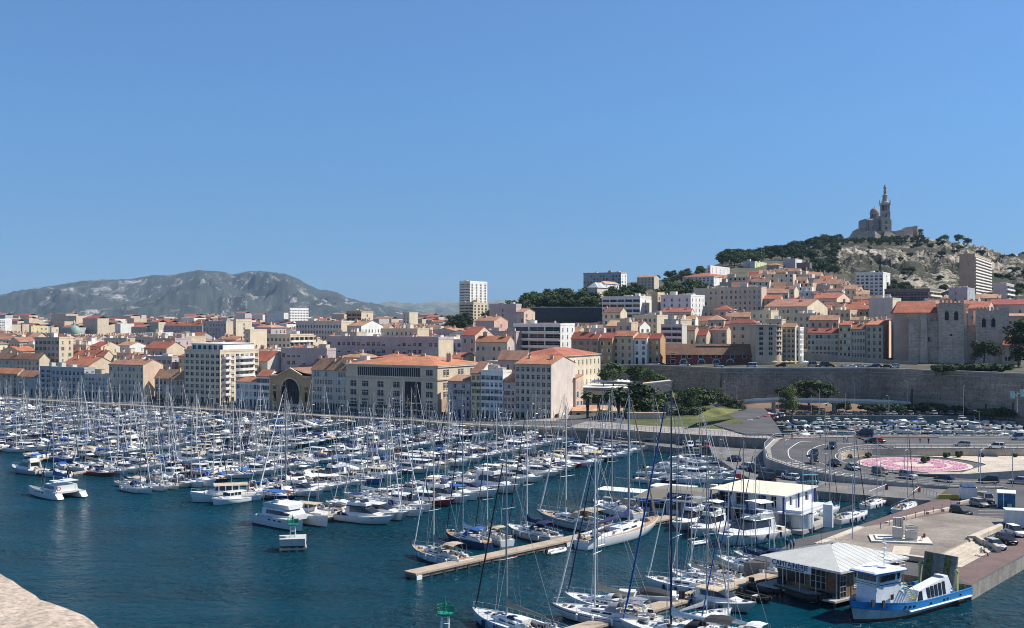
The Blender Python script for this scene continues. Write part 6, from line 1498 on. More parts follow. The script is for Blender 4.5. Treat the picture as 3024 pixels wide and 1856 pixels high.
def motor_parts(hull,deckc,cover,style):
    """parts of a 10 m motor boat. style: sport, fly, open, trawler, cabin"""
    P=[]; Hm=hullm(hull)
    if style in('sport','fly'):
        h,sh,sheer=loft_hull(10,3.5,1.05,1.65,Hm,bow=.86,stern=.92,full=.5,flare=.86)
        for s in (1,-1):
            h.hull8([(.2,s*1.70,1.0),(2.4,s*1.45,1.12),(2.4,s*1.35,1.12),(.2,s*1.6,1.0),(.3,s*1.735,1.14),(2.2,s*1.52,1.24),(2.2,s*1.4,1.24),(.3,s*1.65,1.14)],SMOKE)
        P.append(('hull',h.mesh('hull',True)))
        d=deck_mesh(sheer,DECK,camber=.16); d.box(3.2,3.9,-.35,.35,1.62,1.70,SMOKE); P.append(('deck',d.mesh('deck')))
        k=MB(); k.box(-4.6,-2.0,-1.45,1.45,1.02,1.09,TEAK); k.box(-4.6,-4.0,-1.2,1.2,1.09,1.45,cov('white') if cover!='beige' else cov('beige')); k.box(-5.5,-4.95,-1.4,1.4,.35,.42,TEAK); clut(k,hull+cover+style,-4.4,-2.1,1.3,1.1); P.append(('cockpit',k.mesh('cockpit')))
        c=MB(); W=hullm('white'); top=2.55 if style=='sport' else 2.75
        loft(c,[(-2.4,1.35,1.2,1.1,1.75),(.3,1.4,1.2,1.2,1.8),(1.6,1.2,.95,1.3,1.78),(2.9,.8,.5,1.45,1.62)],W); P.append(('cabin',c.mesh('cabin')))
        w_=MB(); loft(w_,[(-2.2,1.18,1.02,1.75,top),(-.4,1.18,1.0,1.79,top),(.2,1.17,.95,1.79,top-.05),(1.75,.92,.9,1.77,1.8)],SMOKE); P.append(('windscreen',w_.mesh('windscreen')))
        t=MB(); loft(t,[(-2.9,1.15,1.05,top,top+.14),(-1.2,1.2,1.08,top,top+.17),(.25,1.02,.8,top-.02,top+.10)],W if cover in('none','white') else cov(cover))
        for s in (1,-1): t.hull8([(-2.9,s*1.3,1.3),(-2.2,s*1.3,1.3),(-2.2,s*1.2,1.3),(-2.9,s*1.2,1.3),(-2.7,s*1.12,top),(-2.3,s*1.12,top),(-2.3,s*1.02,top),(-2.7,s*1.02,top)],W)
        P.append(('hardtop',t.mesh('hardtop')))
        if style=='fly':
            f=MB(); loft(f,[(-2.7,1.1,1.2,top+.14,top+.65),(-.6,1.1,1.15,top+.14,top+.75),(.4,.7,.6,top+.1,top+.6)],W); f.box(-2.2,-1.4,-.8,.8,top+.65,top+.95,cov('white')); f.hull8([(-.3,.9,top+.7),(.1,.6,top+.65),(.1,-.6,top+.65),(-.3,-.9,top+.7),(-.6,.9,top+1.15),(-.5,.7,top+1.15),(-.5,-.7,top+1.15),(-.6,-.9,top+1.15)],SMOKE); P.append(('flybridge',f.mesh('flybridge')))
            if cover!='none':
                b=MB(); b.grid([[(-2.8,-1.2,top+2.0),(-2.8,0,top+2.15),(-2.8,1.2,top+2.0)],[(-.6,-1.2,top+2.05),(-.6,0,top+2.2),(-.6,1.2,top+2.05)]],cov(cover))
                for x in(-2.8,-.6):
                    for y in (-1.2,1.2): b.tube((x,y*.95,top+.6),(x,y,top+2.0),.02,.02,STEEL,3)
                P.append(('bimini',b.mesh('bimini')))
        a=MB()
        for s in (1,-1): a.tube((-3.1,s*1.3,1.2),(-2.6,s*1.0,top+.9),.05,.04,hullm('white'),4)
        a.tube((-2.6,1.0,top+.9),(-2.6,-1.0,top+.9),.06,.06,hullm('white'),4); a.tube((-2.6,.3,top+.9),(-2.7,.3,top+2.2),.015,.01,ROPE,3); P.append(('radar_arch',a.mesh('radar_arch')))
    elif style=='open':
        h,sh,sheer=loft_hull(10,3.9,1.15,1.75,Hm,bow=.86,stern=.93,flare=.82); P.append(('hull',h.mesh('hull',True)))
        d=deck_mesh(sheer,DECK,camber=.1); P.append(('deck',d.mesh('deck')))
        k=MB(); k.box(-4.4,.6,-1.4,1.4,1.2,1.27,TEAK if deckc=='teak' else M('cockpit_floor',(.33,.31,.28),.8)); 
        for s in (1,-1): k.box(-4.7,.9,s*1.66-.14,s*1.66+.14,1.15,1.55,Hm)
        k.box(-4.6,-3.9,-1.5,1.5,1.27,1.75,cov('white')); k.box(-1.2,-.3,-.5,.5,1.27,2.2,Hm); k.box(1.2,3.6,-.9,.9,1.6,1.85,DECK); clut(k,hull+cover+style+deckc,-4.2,.4,1.3,1.28); P.append(('cockpit',k.mesh('cockpit')))
        w_=MB(); w_.hull8([(.3,1.35,1.6),(.9,.9,1.7),(.9,-.9,1.7),(.3,-1.35,1.6),(-.3,1.2,2.4),(-.1,.8,2.4),(-.1,-.8,2.4),(-.3,-1.2,2.4)],SMOKE); P.append(('windscreen',w_.mesh('windscreen')))
        if cover!='none':
            b=MB(); n=6
            rows=[[(x,1.55*math.cos(math.pi*i/n),zz+hh*math.sin(math.pi*i/n)**.7) for i in range(n+1)] for x,zz,hh in ((-3.9,1.45,.25),(-2.3,1.5,.8),(-.2,1.55,1.05),(.9,1.6,.12))]; b.grid(rows,cov(cover)); P.append(('canopy',b.mesh('canopy',True)))
        e=MB(); e.box(-5.9,-5.1,-.35,.35,1.1,2.2,RUB if deckc!='teak' else cov('white')); e.box(-5.6,-5.3,-.12,.12,-.6,1.1,RUB); P.append(('outboard_motor',e.mesh('outboard_motor')))
    else:
        # displacement cabin boat / trawler with upright wheelhouse
        h,sh,sheer=loft_hull(10,3.7,1.15,1.9,Hm,bow=.95,stern=.8,full=.45,flare=.9)
        for s in (1,-1):
            for a,b in zip(sheer[:-1],sheer[1:]): h.hull8([(a[0],s*(a[1]-.02),a[2]*.84),(b[0],s*(b[1]-.02),b[2]*.84),(b[0],s*(b[1]+.05),b[2]*.84),(a[0],s*(a[1]+.05),a[2]*.84),(a[0],s*(a[1]-.02),a[2]*.9),(b[0],s*(b[1]-.02),b[2]*.9),(b[0],s*(b[1]+.05),b[2]*.9),(a[0],s*(a[1]+.05),a[2]*.9)],cov('navy') if deckc=='teak' else hullm('white'))
        P.append(('hull',h.mesh('hull',True))); d=deck_mesh(sheer,TEAK if deckc=='teak' else DECK,drop=.12); P.append(('deck',d.mesh('deck')))
        c=MB(); W=hullm('white' if hull!='cream' else 'cream'); loft(c,[(-1.9,1.35,1.3,1.1,1.95),(1.4,1.3,1.2,1.3,2.0),(2.9,.9,.6,1.5,1.8)],W); P.append(('cabin',c.mesh('cabin')))
        w_=MB(); loft(w_,[(-1.8,1.27,1.2,1.95,2.75),(1.0,1.22,1.12,2.0,2.8),(1.45,1.05,1.0,2.0,2.4)],SMOKE)
        for x in (-1.85,-.9,.05,1.0): 
            for s in (1,-1): w_.box(x-.08,x+.08,s*1.22-.07,s*1.22+.07,1.95,2.78,W)
        P.append(('wheelhouse',w_.mesh('wheelhouse'))); t=MB(); loft(t,[(-3.2,1.3,1.25,2.75,2.9),(1.7,1.25,1.1,2.78,2.95)],W if cover=='none' else cov(cover))
        for s in (1,-1): t.tube((-3.1,s*1.2,1.1),(-3.1,s*1.2,2.78),.04,.04,STEEL,4)
        P.append(('roof',t.mesh('roof'))); m=MB(); m.tube((-.8,0,2.9),(-.8,0,5.6),.05,.03,MAST,4); m.tube((-.8,.5,4.4),(-.8,-.5,4.4),.02,.02,MAST,3); P.append(('mast',m.mesh('mast')))
    g=MB()
    for s in (1,-1):
        pv=None
        for x in (0,1.3,2.6,3.9,4.8):
            w2,z=sh(min(4.9,x)); p=Vector((x,s*max(.02,w2-.08),z-.02)); g.tube(p,p+Vector((0,0,.55)),.014,.014,STEEL,3,False)
            if pv is not None: g.tube(pv+Vector((0,0,.55)),p+Vector((0,0,.55)),.014,.014,STEEL,3,False)
            pv=p
    P.append(('bow_rail',g.mesh('bow_rail')))
    return P
CW={'none':'no canvas','navy':'navy','white':'white','beige':'beige','grey':'grey','blue':'bright blue','black':'black','burgundy':'burgundy','turquoise':'turquoise','red':'red'}
def place_parts(rt,parts,skip=()):
    out={}
    for nm,me in parts:
        if nm in skip: continue
        if nm=='sail_cover' and 'boom' in out: out[nm]=link(nm,me,out['boom'])
        elif nm in('windscreen','hardtop') and 'cabin' in out: out[nm]=link(nm,me,out['cabin'])
        else: out[nm]=link(nm,me,rt)
    return out
def sail(P,ang,L,label,hull='white',deck='plain',cover='navy',jib='white',bim='navy',style=0,group=None,fend=0,far=False,tall=1.,cat='sailing boat',name='sailing_boat'):
    rt=root(name,label,cat,(P[0],P[1],0),ang,group,L/10.)
    parts=cached(('sail',hull,deck,cover,jib,bim,style),lambda: sail_parts(hull,deck,cover,jib,bim,style))
    out=place_parts(rt,parts); hs=min(1,(11.5/L)**.6)
    for nm,o in out.items():
        if nm in('mast','rigging','furled_jib'): o.scale=(1,1,tall)
        elif nm not in('sail_cover',): o.scale=(1,min(1,(13/L)**.45),hs)
    if fend:
        fm=cached('fender1' if fend>0 else 'fender2',fender_mesh if fend>0 else fender_mesh2)
        for x in (-3.2,-1.4,.4,2.0):
            for s in (1,-1): link('fender',fm,rt,(x,s*(1.72 if x<1 else 1.5),1.0))
    return rt
def motor(P,ang,L,label,hull='white',deck='plain',cover='none',style='sport',group=None,fend=0,cat=None,name=None):
    nm=name or {'sport':'motor_yacht','fly':'motor_yacht','open':'open_motor_boat','cabin':'cabin_boat'}[style]; 
    rt=root(nm,label,cat or nm.replace('_',' '),(P[0],P[1],0),ang,group,L/10.); rt.scale=(L/10.,L/10.,L/10.*(.84 if L>9 else .9))
    place_parts(rt,cached(('motor',hull,deck,cover,style),lambda: motor_parts(hull,deck,cover,style)))
    if fend:
        fm=cached('fender1' if fend>0 else 'fender2',fender_mesh if fend>0 else fender_mesh2)
        for x in (-3.0,-1.0,1.0):
            for s in (1,-1): link('fender',fm,rt,(x,s*1.86,1.2))
    return rt
# marina rows
CT={'sail':0,'open':0,'cabin':0,'yacht':0}
def marina():
    rr=random.Random(21); keep=[]
    for k,u in enumerate(PN_U):
        for side in (1,-1):
            v=PEND[u]+2.5; idx=0; row=[]
            while v<-22:
                L=rr.choice((6.8,7.8,8.6,9.4,10.2,11.2)) if v<-60 else rr.choice((6.5,7.4,8.2,9,10))
                if u==60 and side==1 and v<-135: L=rr.choice((11.5,12.5,13.5))
                if u==30 and side==-1: L=min(L,11)
                bw=L*.33+.55
                v+=bw/2
                if rr.random()<.06: v+=bw*.8
                uu=u+side*(1.5+L/2); x,y=uv(uu,v); s=SX(x,y)
                row.append((v,L,x,y,s)); v+=bw/2
            row=[r for r in row if -60<r[4]<3100]
            row.sort(key=lambda r:-r[0])
            for i,r in enumerate(row): keep.append((k,side,i,*r))
    keep.sort(key=lambda q:math.hypot(q[5],q[6]))
    rest=[]
    for k,side,i,v,L,x,y,s in keep:
        u=PN_U[k]; near=math.hypot(x,y)<330
        ps=.43
        if u==60 and side==1: ps=.12 if v<-80 else .25
        ang=math.atan2(-.499,.867)+(0 if side==1 else math.pi)+rr.uniform(-.03,.03)
        where='%s from the quay, %s side, %s pontoon from the right'%(ordw(i),'near' if side==1 else 'far',ordw(k))
        grp='boats moored along the %s pontoon from the right'%ordw(k)
        hc=rr.choices(('white','cream','navy','grey','black','blue','paleblue','red'),(72,7,6,4,3,4,3,1.2))[0]
        if rr.random()<ps:
            cv=rr.choices(('navy','white','beige','grey','blue','black','burgundy','none'),(20,14,12,11,4,8,2,5))[0]; jb=rr.choices(('white','navy','black','beige','blue'),(7,2,4,1,.6))[0]
            if CT['sail']<270:
                CT['sail']+=1; sail((x,y),ang,L,'%s-hulled, %s cover, %s'%(hc,CW[cv],where),hc,rr.choices(('plain','teak'),(4,1))[0],cv,jb,rr.choices(('none','navy','grey','blue','white'),(4,4,2,2,2))[0],rr.choice((0,0,1,2)),grp,tall=rr.uniform(.95,1.3))
            else: rest.append((x,y,ang,L,'sail',hc,cv))
        else:
            cv=rr.choices(('none','white','navy','grey','beige','blue','black','turquoise'),(9,6,6,5,4,1,4,.25))[0]
            st='open' if L<8.6 else rr.choices(('sport','fly','cabin','open'),(7,3,2.2,2))[0]
            key='open' if st=='open' else 'cabin' if st=='cabin' else 'yacht'
            if CT[key]<280:
                CT[key]+=1; motor((x,y),ang,L if st!='open' else min(L,8),'%s-hulled, %s canopy, %s'%(hc,CW[cv],where) if cv!='none' else '%s-hulled, uncovered, %s'%(hc,where),hc,rr.choices(('plain','teak'),(3,1))[0],cv,st,grp)
            else: rest.append((x,y,ang,L,'open',hc,cv))
    print('marina',CT,'rest',len(rest))
    if rest:
        mb=MB()
        for x,y,ang,L,kd,hc,cv in rest:
            s=L/10; M4=Matrix.Translation((x,y,0))@Matrix.Rotation(ang,4,'Z')@Matrix.Scale(s,4)
            for nm,me in (cached(('sail',hc,'plain',cv,'white','none',0),lambda: sail_parts(hc,'plain',cv,'white','none',0)) if kd=='sail' else cached(('motor',hc,'plain',cv,'open'),lambda: motor_parts(hc,'plain',cv,'open'))):
                if nm in('railing','cockpit','bow_rail'): continue
                put_geo(mb,me,M4)
        stuff(mb.obj('distant_boats'))
marina()
# inner basin and roadside boats
def basin():
    rr=random.Random(31)
    i=0
    for row,(y0,y1,dirn) in enumerate(((392,396,-1),(376,379,1),(359,362,-1),(343,346,1),(327,330,-1))):
        X=94 if row<3 else 87; k=0
        while X<235:
            L=rr.choice((6,6.8,7.5,8.2,9)); y=rr.uniform(y0,y1)
            hc=rr.choices(('white','cream','navy','paleblue'),(11,1,.6,.5))[0]; cv=rr.choices(('none','white','navy','grey','beige','blue'),(14,2,1.5,1.5,1,.3))[0]
            st=rr.choices(('open','cabin','sport'),(6,1.6,3))[0]
            motor((X,y),math.pi/2*dirn+rr.uniform(-.14,.14),L,'%s-hulled %s boat, %s, %s from left, %s row of inner basin'%(hc,st,CW[cv]+(' canopy' if cv!='none' else ''),ordw(k),ORD[row]),hc,'plain',cv,st,'small boats of the inner basin'); k+=1
            X+=L*.36+rr.choice((.5,.8,1.4,3.2))
    # dense cluster behind the restaurant barge
    k=0
    for y0,sa,sb_ in ((1362,2010,2110),(1378,1975,2140),(1394,1945,2160),(1410,1925,2175),(1426,1915,2170)):
        sx=sa
        while sx<sb_:
            L=rr.choice((5.5,6.5,7.5,9)); p=G(sx,y0+rr.uniform(-3,3),0); hc=rr.choices(('white','grey','navy','cream'),(9,1,1,1))[0]; cv=rr.choices(('none','white','navy','grey'),(6,2,1,2))[0]
            if rr.random()<.3: sail(p,rad(-30)+rr.uniform(-.2,.2),L*1.15,'%s-hulled sailing boat, %s, %s in the cluster behind the restaurant barge'%(hc,CW[cv],ordw(k)),hc,'plain',cv,'white','none',0,'boats clustered behind the restaurant barge')
            else: motor(p,rad(-30)+rr.uniform(-.25,.25),L,'%s-hulled open boat, %s, %s in the cluster behind the restaurant barge'%(hc,CW[cv],ordw(k)),hc,'plain',cv,'open' if L<8 else 'sport','boats clustered behind the restaurant barge')
            sx+=L*.42/p.y*FPX*1.25+rr.uniform(0,10); k+=1
    for j,y in enumerate((385,368,352,336)):
        pontoon('basin_pontoon','narrow pontoon of the inner basin, %s from the rampart side'%ORD[j],(90 if y>360 else 84,y),(236,y),1.5,.5,'pontoons of the inner basin')
basin()
def near_boats():
    def two(bow,stern,z=0): b=G(*bow,z);s=G(*stern,z); return (b+s)/2,math.atan2(b.y-s.y,b.x-s.x),(b-s).length
    def sb(bow,stern,label,L=None,**k):
        c,a,l=two(bow,stern); L=L or l; d=Vector((math.cos(a),math.sin(a),0)); c=Vector((G(*bow,0)))-d*L/2; return sail(c,a,L,label,**k)
    NS=dict(name='sailing_yacht',cat='sailing yacht')
    sb((1217,1637),(1372,1672),'white sloop with beige bimini berthed at the outer end of the broad pontoon',12.5,cover='grey',jib='grey' if False else 'white',bim='beige',style=1,fend=1,deck='teak',tall=1.12,**NS)
    sb((1316,1588),(1480,1634),'dark-hulled wooden-decked sloop with a bright blue cockpit awning',12.5,hull='navy',deck='teak',cover='white',jib='navy',bim='blue',style=2,tall=1.35,**NS)
    sb((1400,1582),(1530,1625),'sloop with cream sprayhood between the wooden sloop and the broad pontoon',11,hull='white',cover='beige',jib='black',bim='beige',style=1,tall=1.15,**NS)
    sb((1498,1572),(1655,1606),'white-sterned sloop with a navy sail cover and a satellite dome',12.5,hull='grey',cover='navy',jib='black',bim='navy',style=1,fend=1,tall=1.3,**NS)
    sb((1586,1532),(1800,1575),'large grey-hulled yacht with a sand-coloured deck awning and red box on deck',19,hull='grey',deck='teak',cover='beige',jib='white',bim='beige',style=1,tall=.85,**NS)
    sb((1752,1500),(1935,1545),'yacht with a long rolled beige sail beyond the broad pontoon',15,hull='white',cover='beige',jib='white',bim='white',style=0,tall=1.2,**NS)
    sb((1945,1556),(1729,1620),'long classic white yacht with navy sail cover and plain wooden deck',25,hull='white',deck='teak',cover='navy',jib='beige',bim='none',style=2,tall=.72,**NS)
    sb((1395,1832),(1640,1905),'white racing sloop with beige sail cover at the bottom edge',15,hull='paleblue',cover='beige',jib='black',bim='none',style=0,fend=-1,deck='plain',tall=1.05,**NS)
    sb((1632,1818),(1812,1842),'white cruising yacht with portlights and grey sprayhood, second from the bottom edge',14,hull='white',cover='none',jib='white',bim='grey',style=1,fend=1,tall=1.1,**NS)
    sb((1668,1782),(1850,1818),'white yacht with a beige sail bundle beside the grey-sprayhood yacht',12.5,hull='white',cover='beige',jib='navy',bim='white',style=0,fend=1,tall=1.2,**NS)
    sb((1905,1732),(2058,1752),'white sloop with bare boom moored bow out at the bottom pontoon',11.5,hull='white',cover='none',jib='white',bim='none',style=0,fend=-1,tall=1.2,**NS)
    sb((1978,1706),(2100,1738),'white sloop with beige sail cover, middle of three side by side',10.5,hull='white',cover='beige',jib='white',bim='none',style=1,tall=1.1,**NS)
    sb((2030,1690),(2150,1722),'white sloop with wheel and beige bundle, innermost of three side by side',10.5,hull='white',cover='beige',jib='white',bim='grey',style=0,tall=1.1,**NS)
    sb((2116,1668),(2275,1700),'white-hulled sloop with blue-black sail bundles near the harbour office',12,hull='white',cover='navy',jib='blue',bim='none',style=0,fend=1,tall=1.2,**NS)
    sb((2165,1650),(2280,1672),'second sloop with a dark blue boom cover beside the harbour office roof',10,hull='white',cover='navy',jib='navy',bim='navy',style=1,tall=1.3,**NS)
    sb((1830,1868),(2060,1905),'yacht under a very tall dark mast at the bottom edge',16,hull='white',cover='white',jib='blue',bim='black',style=3,tall=1.36,**NS)
    sb((2160,1828),(1950,1880),'white sloop with railings and a grey tarpaulin beside the bottom pontoon',11,hull='white',cover='grey',jib='beige',bim='none',style=0,tall=1.25,**NS)
    sb((2060,1872),(2190,1900),'small white sloop with blue backstay cut by the bottom edge',10,hull='white',cover='white',jib='blue',bim='white',style=1,tall=1.3,**NS)
    def mb_(bow,stern,label,L,**k):
        c,a,l=two(bow,stern); d=Vector((math.cos(a),math.sin(a),0)); c=Vector(G(*bow,0))-d*L/2; return motor(c,a,L,label,**k)
    mb_((1800,1775),(1942,1782),'open dark-sided motor boat with folded canopy beyond the grey-sprayhood yacht',9,hull='grey',style='open',cover='black')
    mb_((2235,1815),(2105,1790),'cream-topped sports boat with twin outboards by the harbour office pontoon',10.5,hull='grey',style='sport',cover='beige',fend=-1)
    # big white motor yachts off the floating clubhouse
    mb_((2115,1618),(2262,1590),'large white cruising yacht with a broad hardtop and black fenders',16,style='fly',cover='white',hull='white',fend=-1)
    mb_((2040,1592),(2180,1545),'white flybridge motor yacht with turquoise sunpad cover, middle of three',13,style='fly',cover='white',hull='white')
    mb_((1985,1572),(2130,1530),'white flybridge motor yacht with pale green bimini, left of three',12.5,style='fly',cover='grey',hull='white')
    # yachts along the marina edge
    mb_((1277,1517),(1120,1490),'white motor yacht with dark wraparound glass, end of the outer row',13,style='sport',cover='white',fend=-1)
    sb((1190,1540),(1040,1500),'white sloop with navy fenders lying across the end of the pontoon',13.5,hull='white',cover='none',jib='white',bim='none',fend=-1,tall=1.15,**NS)
    mb_((1537,1461),(1395,1440),'white motor yacht with oval saloon windows in the outer row',15,style='fly',cover='none',hull='white',fend=-1)
    mb_((561,1484),(690,1478),'cream-topped motor cruiser with brown windows and a red life ring',14,style='cabin',cover='beige',hull='white',name='motor_cruiser',cat='motor cruiser')
    c=G(600,1466,0)
    mb_((626,1494),(735,1478),'small white wooden launch with a tiny wheelhouse and low mast',9,style='cabin',cover='none',hull='white',name='wooden_launch',cat='launch')
    sb((755,1478),(905,1455),'long white ketch lying along the second pontoon with a folded sail',19,hull='white',cover='white',jib='white',bim='white',style=2,tall=.9,deck='teak',**NS)
    mb_((925,1432),(1040,1408),'dark-hulled motor yacht under a bright blue canopy',13,style='fly',cover='blue',hull='black')
    mb_((1160,1372),(1240,1382),'navy and white trawler yacht with upright cream wheelhouse',12,style='cabin',cover='none',hull='navy',deck='teak')
    sb((450,1460),(330,1440),'white sloop, nearest of four off the catamaran stern',10.5,hull='white',cover='white',bim='navy',fend=1,tall=1.1,**NS)
    sb((486,1452),(400,1434),'white sloop with pale fenders, second of four off the catamaran stern',10,hull='white',cover='beige',bim='navy',fend=1,tall=1.1,**NS)
    sb((528,1448),(460,1434),'stubby cream sloop, third of four off the catamaran stern',8,hull='cream',cover='grey',bim='none',tall=1.1,**NS)
    sb((600,1442),(500,1426),'broad white sloop with a dark tarpaulin, farthest of four off the catamaran stern',11,hull='white',cover='black',bim='grey',tall=1.2,**NS)
    mb_((35,1392),(118,1402),'grey-sided motor yacht with an upper deck beside a dark low pontoon',12,style='fly',cover='beige',hull='grey')
    mb_((118,1404),(190,1410),'white open motor boat with a small windscreen beside the upper-deck yacht',9,style='open',cover='none',hull='white')
    mb_((190,1392),(160,1366),'open boat under a boxy bright blue canopy',8,style='open',cover='blue',hull='white')
    # dinghies
    def dinghy(P,a,L,label,col='white'):
        rt=root('inflatable_dinghy',label,'dinghy',(P[0],P[1],0),a,None,L/4.); m=hullm('grey') if col=='white' else RUB
        if col=='white': m=hullm('white')
        b=MB(); pts=[(-2,-.7,.3),(1.0,-.7,.33),(1.7,-.4,.42),(2.0,0,.5),(1.7,.4,.42),(1.0,.7,.33),(-2,.7,.3)]
        for p,q in zip(pts,pts[1:]): b.tube(p,q,.24,.24,m,8)
        b.obj('tube',rt,True); b=MB(); b.box(-1.7,1.3,-.6,.6,.08,.16,M('cockpit_floor',(.33,.31,.28),.8)); b.box(-.3,0,-.6,.6,.3,.42,DECK); b.obj('floor',rt)
        b=MB(); b.box(-2.35,-1.95,-.18,.18,.35,.85,RUB); b.box(-2.2,-2.05,-.06,.06,-.3,.35,RUB); b.obj('outboard_motor',rt)
    c,a,l=two((1672,1628),(1612,1640)); dinghy(c,a,4,'pale inflatable dinghy afloat beside the broad pontoon')
    c,a,l=two((2080,1606),(2050,1610)); dinghy(c,a,3.4,'small white inflatable dinghy under the middle motor yacht')
    c,a,l=two((2435,1787),(2320,1750)); dinghy(c,a,8.5,'large black rigid inflatable in front of the harbour office','black')
    c,a,l=two((2462,1778),(2400,1760)); dinghy(c,a,5,'smaller black inflatable beside the large one','black')
    c,a,l=two((2300,1762),(2225,1735)); dinghy(c,a,6,'grey inflatable with an outboard left of the harbour office','black')
    c,a,l=two((2262,1780),(2200,1762)); dinghy(c,a,5,'black inflatable moored ahead of the sports boat','black')
    # white racing yachts in the small inner basin
    for k,(b_,s_,lab) in enumerate((((2614,1487),(2536,1510),'white racing yacht with a tall white mast under the lower quay'),((2702,1499),(2638,1524),'white racing yacht moored against the red path'),((2562,1528),(2458,1551),'pale grey racing yacht with wheel and black fenders by the red path'),((2460,1450),(2385,1474),'white racing yacht half behind the floating clubhouse'),((2480,1508),(2405,1525),'white open-sterned yacht between the clubhouse and the grey racing yacht'),((2420,1520),(2380,1533),'small white yacht near the curved white clubhouse screen'))):
        sb(b_,s_,lab,(9.5,10,11,10,9,7)[k],hull='white',cover='none' if k!=2 else 'black',jib=('white','black','black','white','navy','white')[k],bim='none',style=0,fend=-1 if k<3 else 0,tall=1.1+.1*(k%2),**NS)
    # catamarans
    def cat(bow,stern,L,label,cover,power=False,col='white'):
        c,a,l=two(bow,stern); d=Vector((math.cos(a),math.sin(a),0)); n=Vector((-d.y,d.x,0)); c=Vector(G(*bow,0))-d*L/2+n*(L*.22)
        rt=root('catamaran',label,'catamaran',(c.x,c.y,0),a,None,L/12.)
        for s in (1,-1):
            h,sh,sheer=loft_hull(12,1.7,1.3,1.75,hullm(col),bow=.98,stern=.8,flare=.85); h.v=[(x,y+s*2.4,z) for x,y,z in h.v]
            for x in (-1.5,-.2,1.1): h.box(x,x+.6,s*2.4+s*.84-.03,s*2.4+s*.84+.03,1.0,1.2,SMOKE)
            h.obj('hull',rt,True)
            st=MB(); st.hull8([(-6.9,s*2.4-.6,.25),(-5.8,s*2.4-.7,.25),(-5.8,s*2.4+.7,.25),(-6.9,s*2.4+.6,.25),(-6.8,s*2.4-.6,.4),(-5.8,s*2.4-.7,1.2),(-5.8,s*2.4+.7,1.2),(-6.8,s*2.4+.6,.4)],hullm(col)); st.obj('stern_steps',rt)
        b=MB(); b.box(-5.2,2.2,-2.6,2.6,1.05,1.42,DECK); b.obj('bridge_deck',rt)
        c_=MB(); loft(c_,[(-4.6,2.2,2.0,1.4,2.5),(0,2.3,2.0,1.4,2.6),(2.2,1.6,1.2,1.4,1.8)],hullm('white')); cb=c_.obj('cabin',rt)
        w_=MB(); loft(w_,[(-3.4,2.26,2.1,1.75,2.3),(.1,2.3,2.08,1.75,2.35),(1.6,1.8,1.5,1.75,2.0)],SMOKE); w_.obj('window_band',cb)
        if power:
            f=MB(); loft(f,[(-4.6,1.7,2.0,2.55,3.2),(-.5,1.8,2.1,2.6,3.35),(1.2,1.2,1.5,2.55,3.2)],hullm('white')); f.box(-3.4,-2.2,-1.2,1.2,3.2,3.6,cov('white')); f.obj('flybridge',rt)
            t=MB(); t.box(-4.8,-1.0,-1.9,.4,5.0,5.08,cov('blue')); t.box(-4.4,-1.6,.6,2.0,4.7,4.78,cov('burgundy')); 
            for x in (-4.6,-1.2):
                for y in(-1.8,.3): t.tube((x,y,3.3),(x,y,5.0),.04,.04,STEEL,4)
            t.obj('awning',rt)
        else:
            t=MB(); t.box(-5.0,-1.6,-2.1,2.1,3.2,3.3,hullm('white')); 
            for x in (-4.9,-1.7):
                for y in(-2,2): t.tube((x,y,1.4),(x,y,3.2),.04,.04,STEEL,4)
            t.obj('hardtop',rt)
            m=MB(); m.tube((.8,0,1.8),(.8,0,16.5),.12,.07,MAST,6); m.tube((.8,1.6,7.5),(.8,-1.6,7.5),.04,.04,MAST,4); m.obj('mast',rt)
            m=MB(); m.tube((.7,0,3.9),(-4.6,0,3.9),.08,.08,MAST,5); bm=m.obj('boom',rt)
            s=MB(); rows=[[(x,-w2,3.95),(x,0,3.95+hh),(x,w2,3.95),(x,0,3.85)] for x,w2,hh in ((.7,.15,1.2),(0,.28,.8),(-2,.3,.7),(-4.5,.18,.45))]; s.grid(rows,cov(cover),closed=True); s.obj('sail_cover',bm,True)
            r=MB()
            for p in ((5.8,0,1.8),(-1,2.9,1.5),(-1,-2.9,1.5)): r.tube(p,(.8,0,15.5),.02,.02,ROPE,3,False)
            r.tube((5.4,0,2.2),(1.2,0,14.5),.09,.05,cov('black'),5,False); r.obj('rigging',rt)
        b=MB(); n_=12
        for i in range(n_):
            a0,a1=2*math.pi*i/n_,2*math.pi*(i+1)/n_; b.tube((-5.6,2.2+.35*math.cos(a0),2.1+.35*math.sin(a0)),(-5.6,2.2+.35*math.cos(a1),2.1+.35*math.sin(a1)),.09,.09,ORNG,5,False)
        b.obj('lifebuoy',rt)
    cat((158,1450),(255,1470),13,'white sailing catamaran with a bright blue sail cover at the left','blue')
    cat((890,1572),(757,1545),14,'tall white power catamaran with blue awnings behind the green harbour light','blue',True)
near_boats()
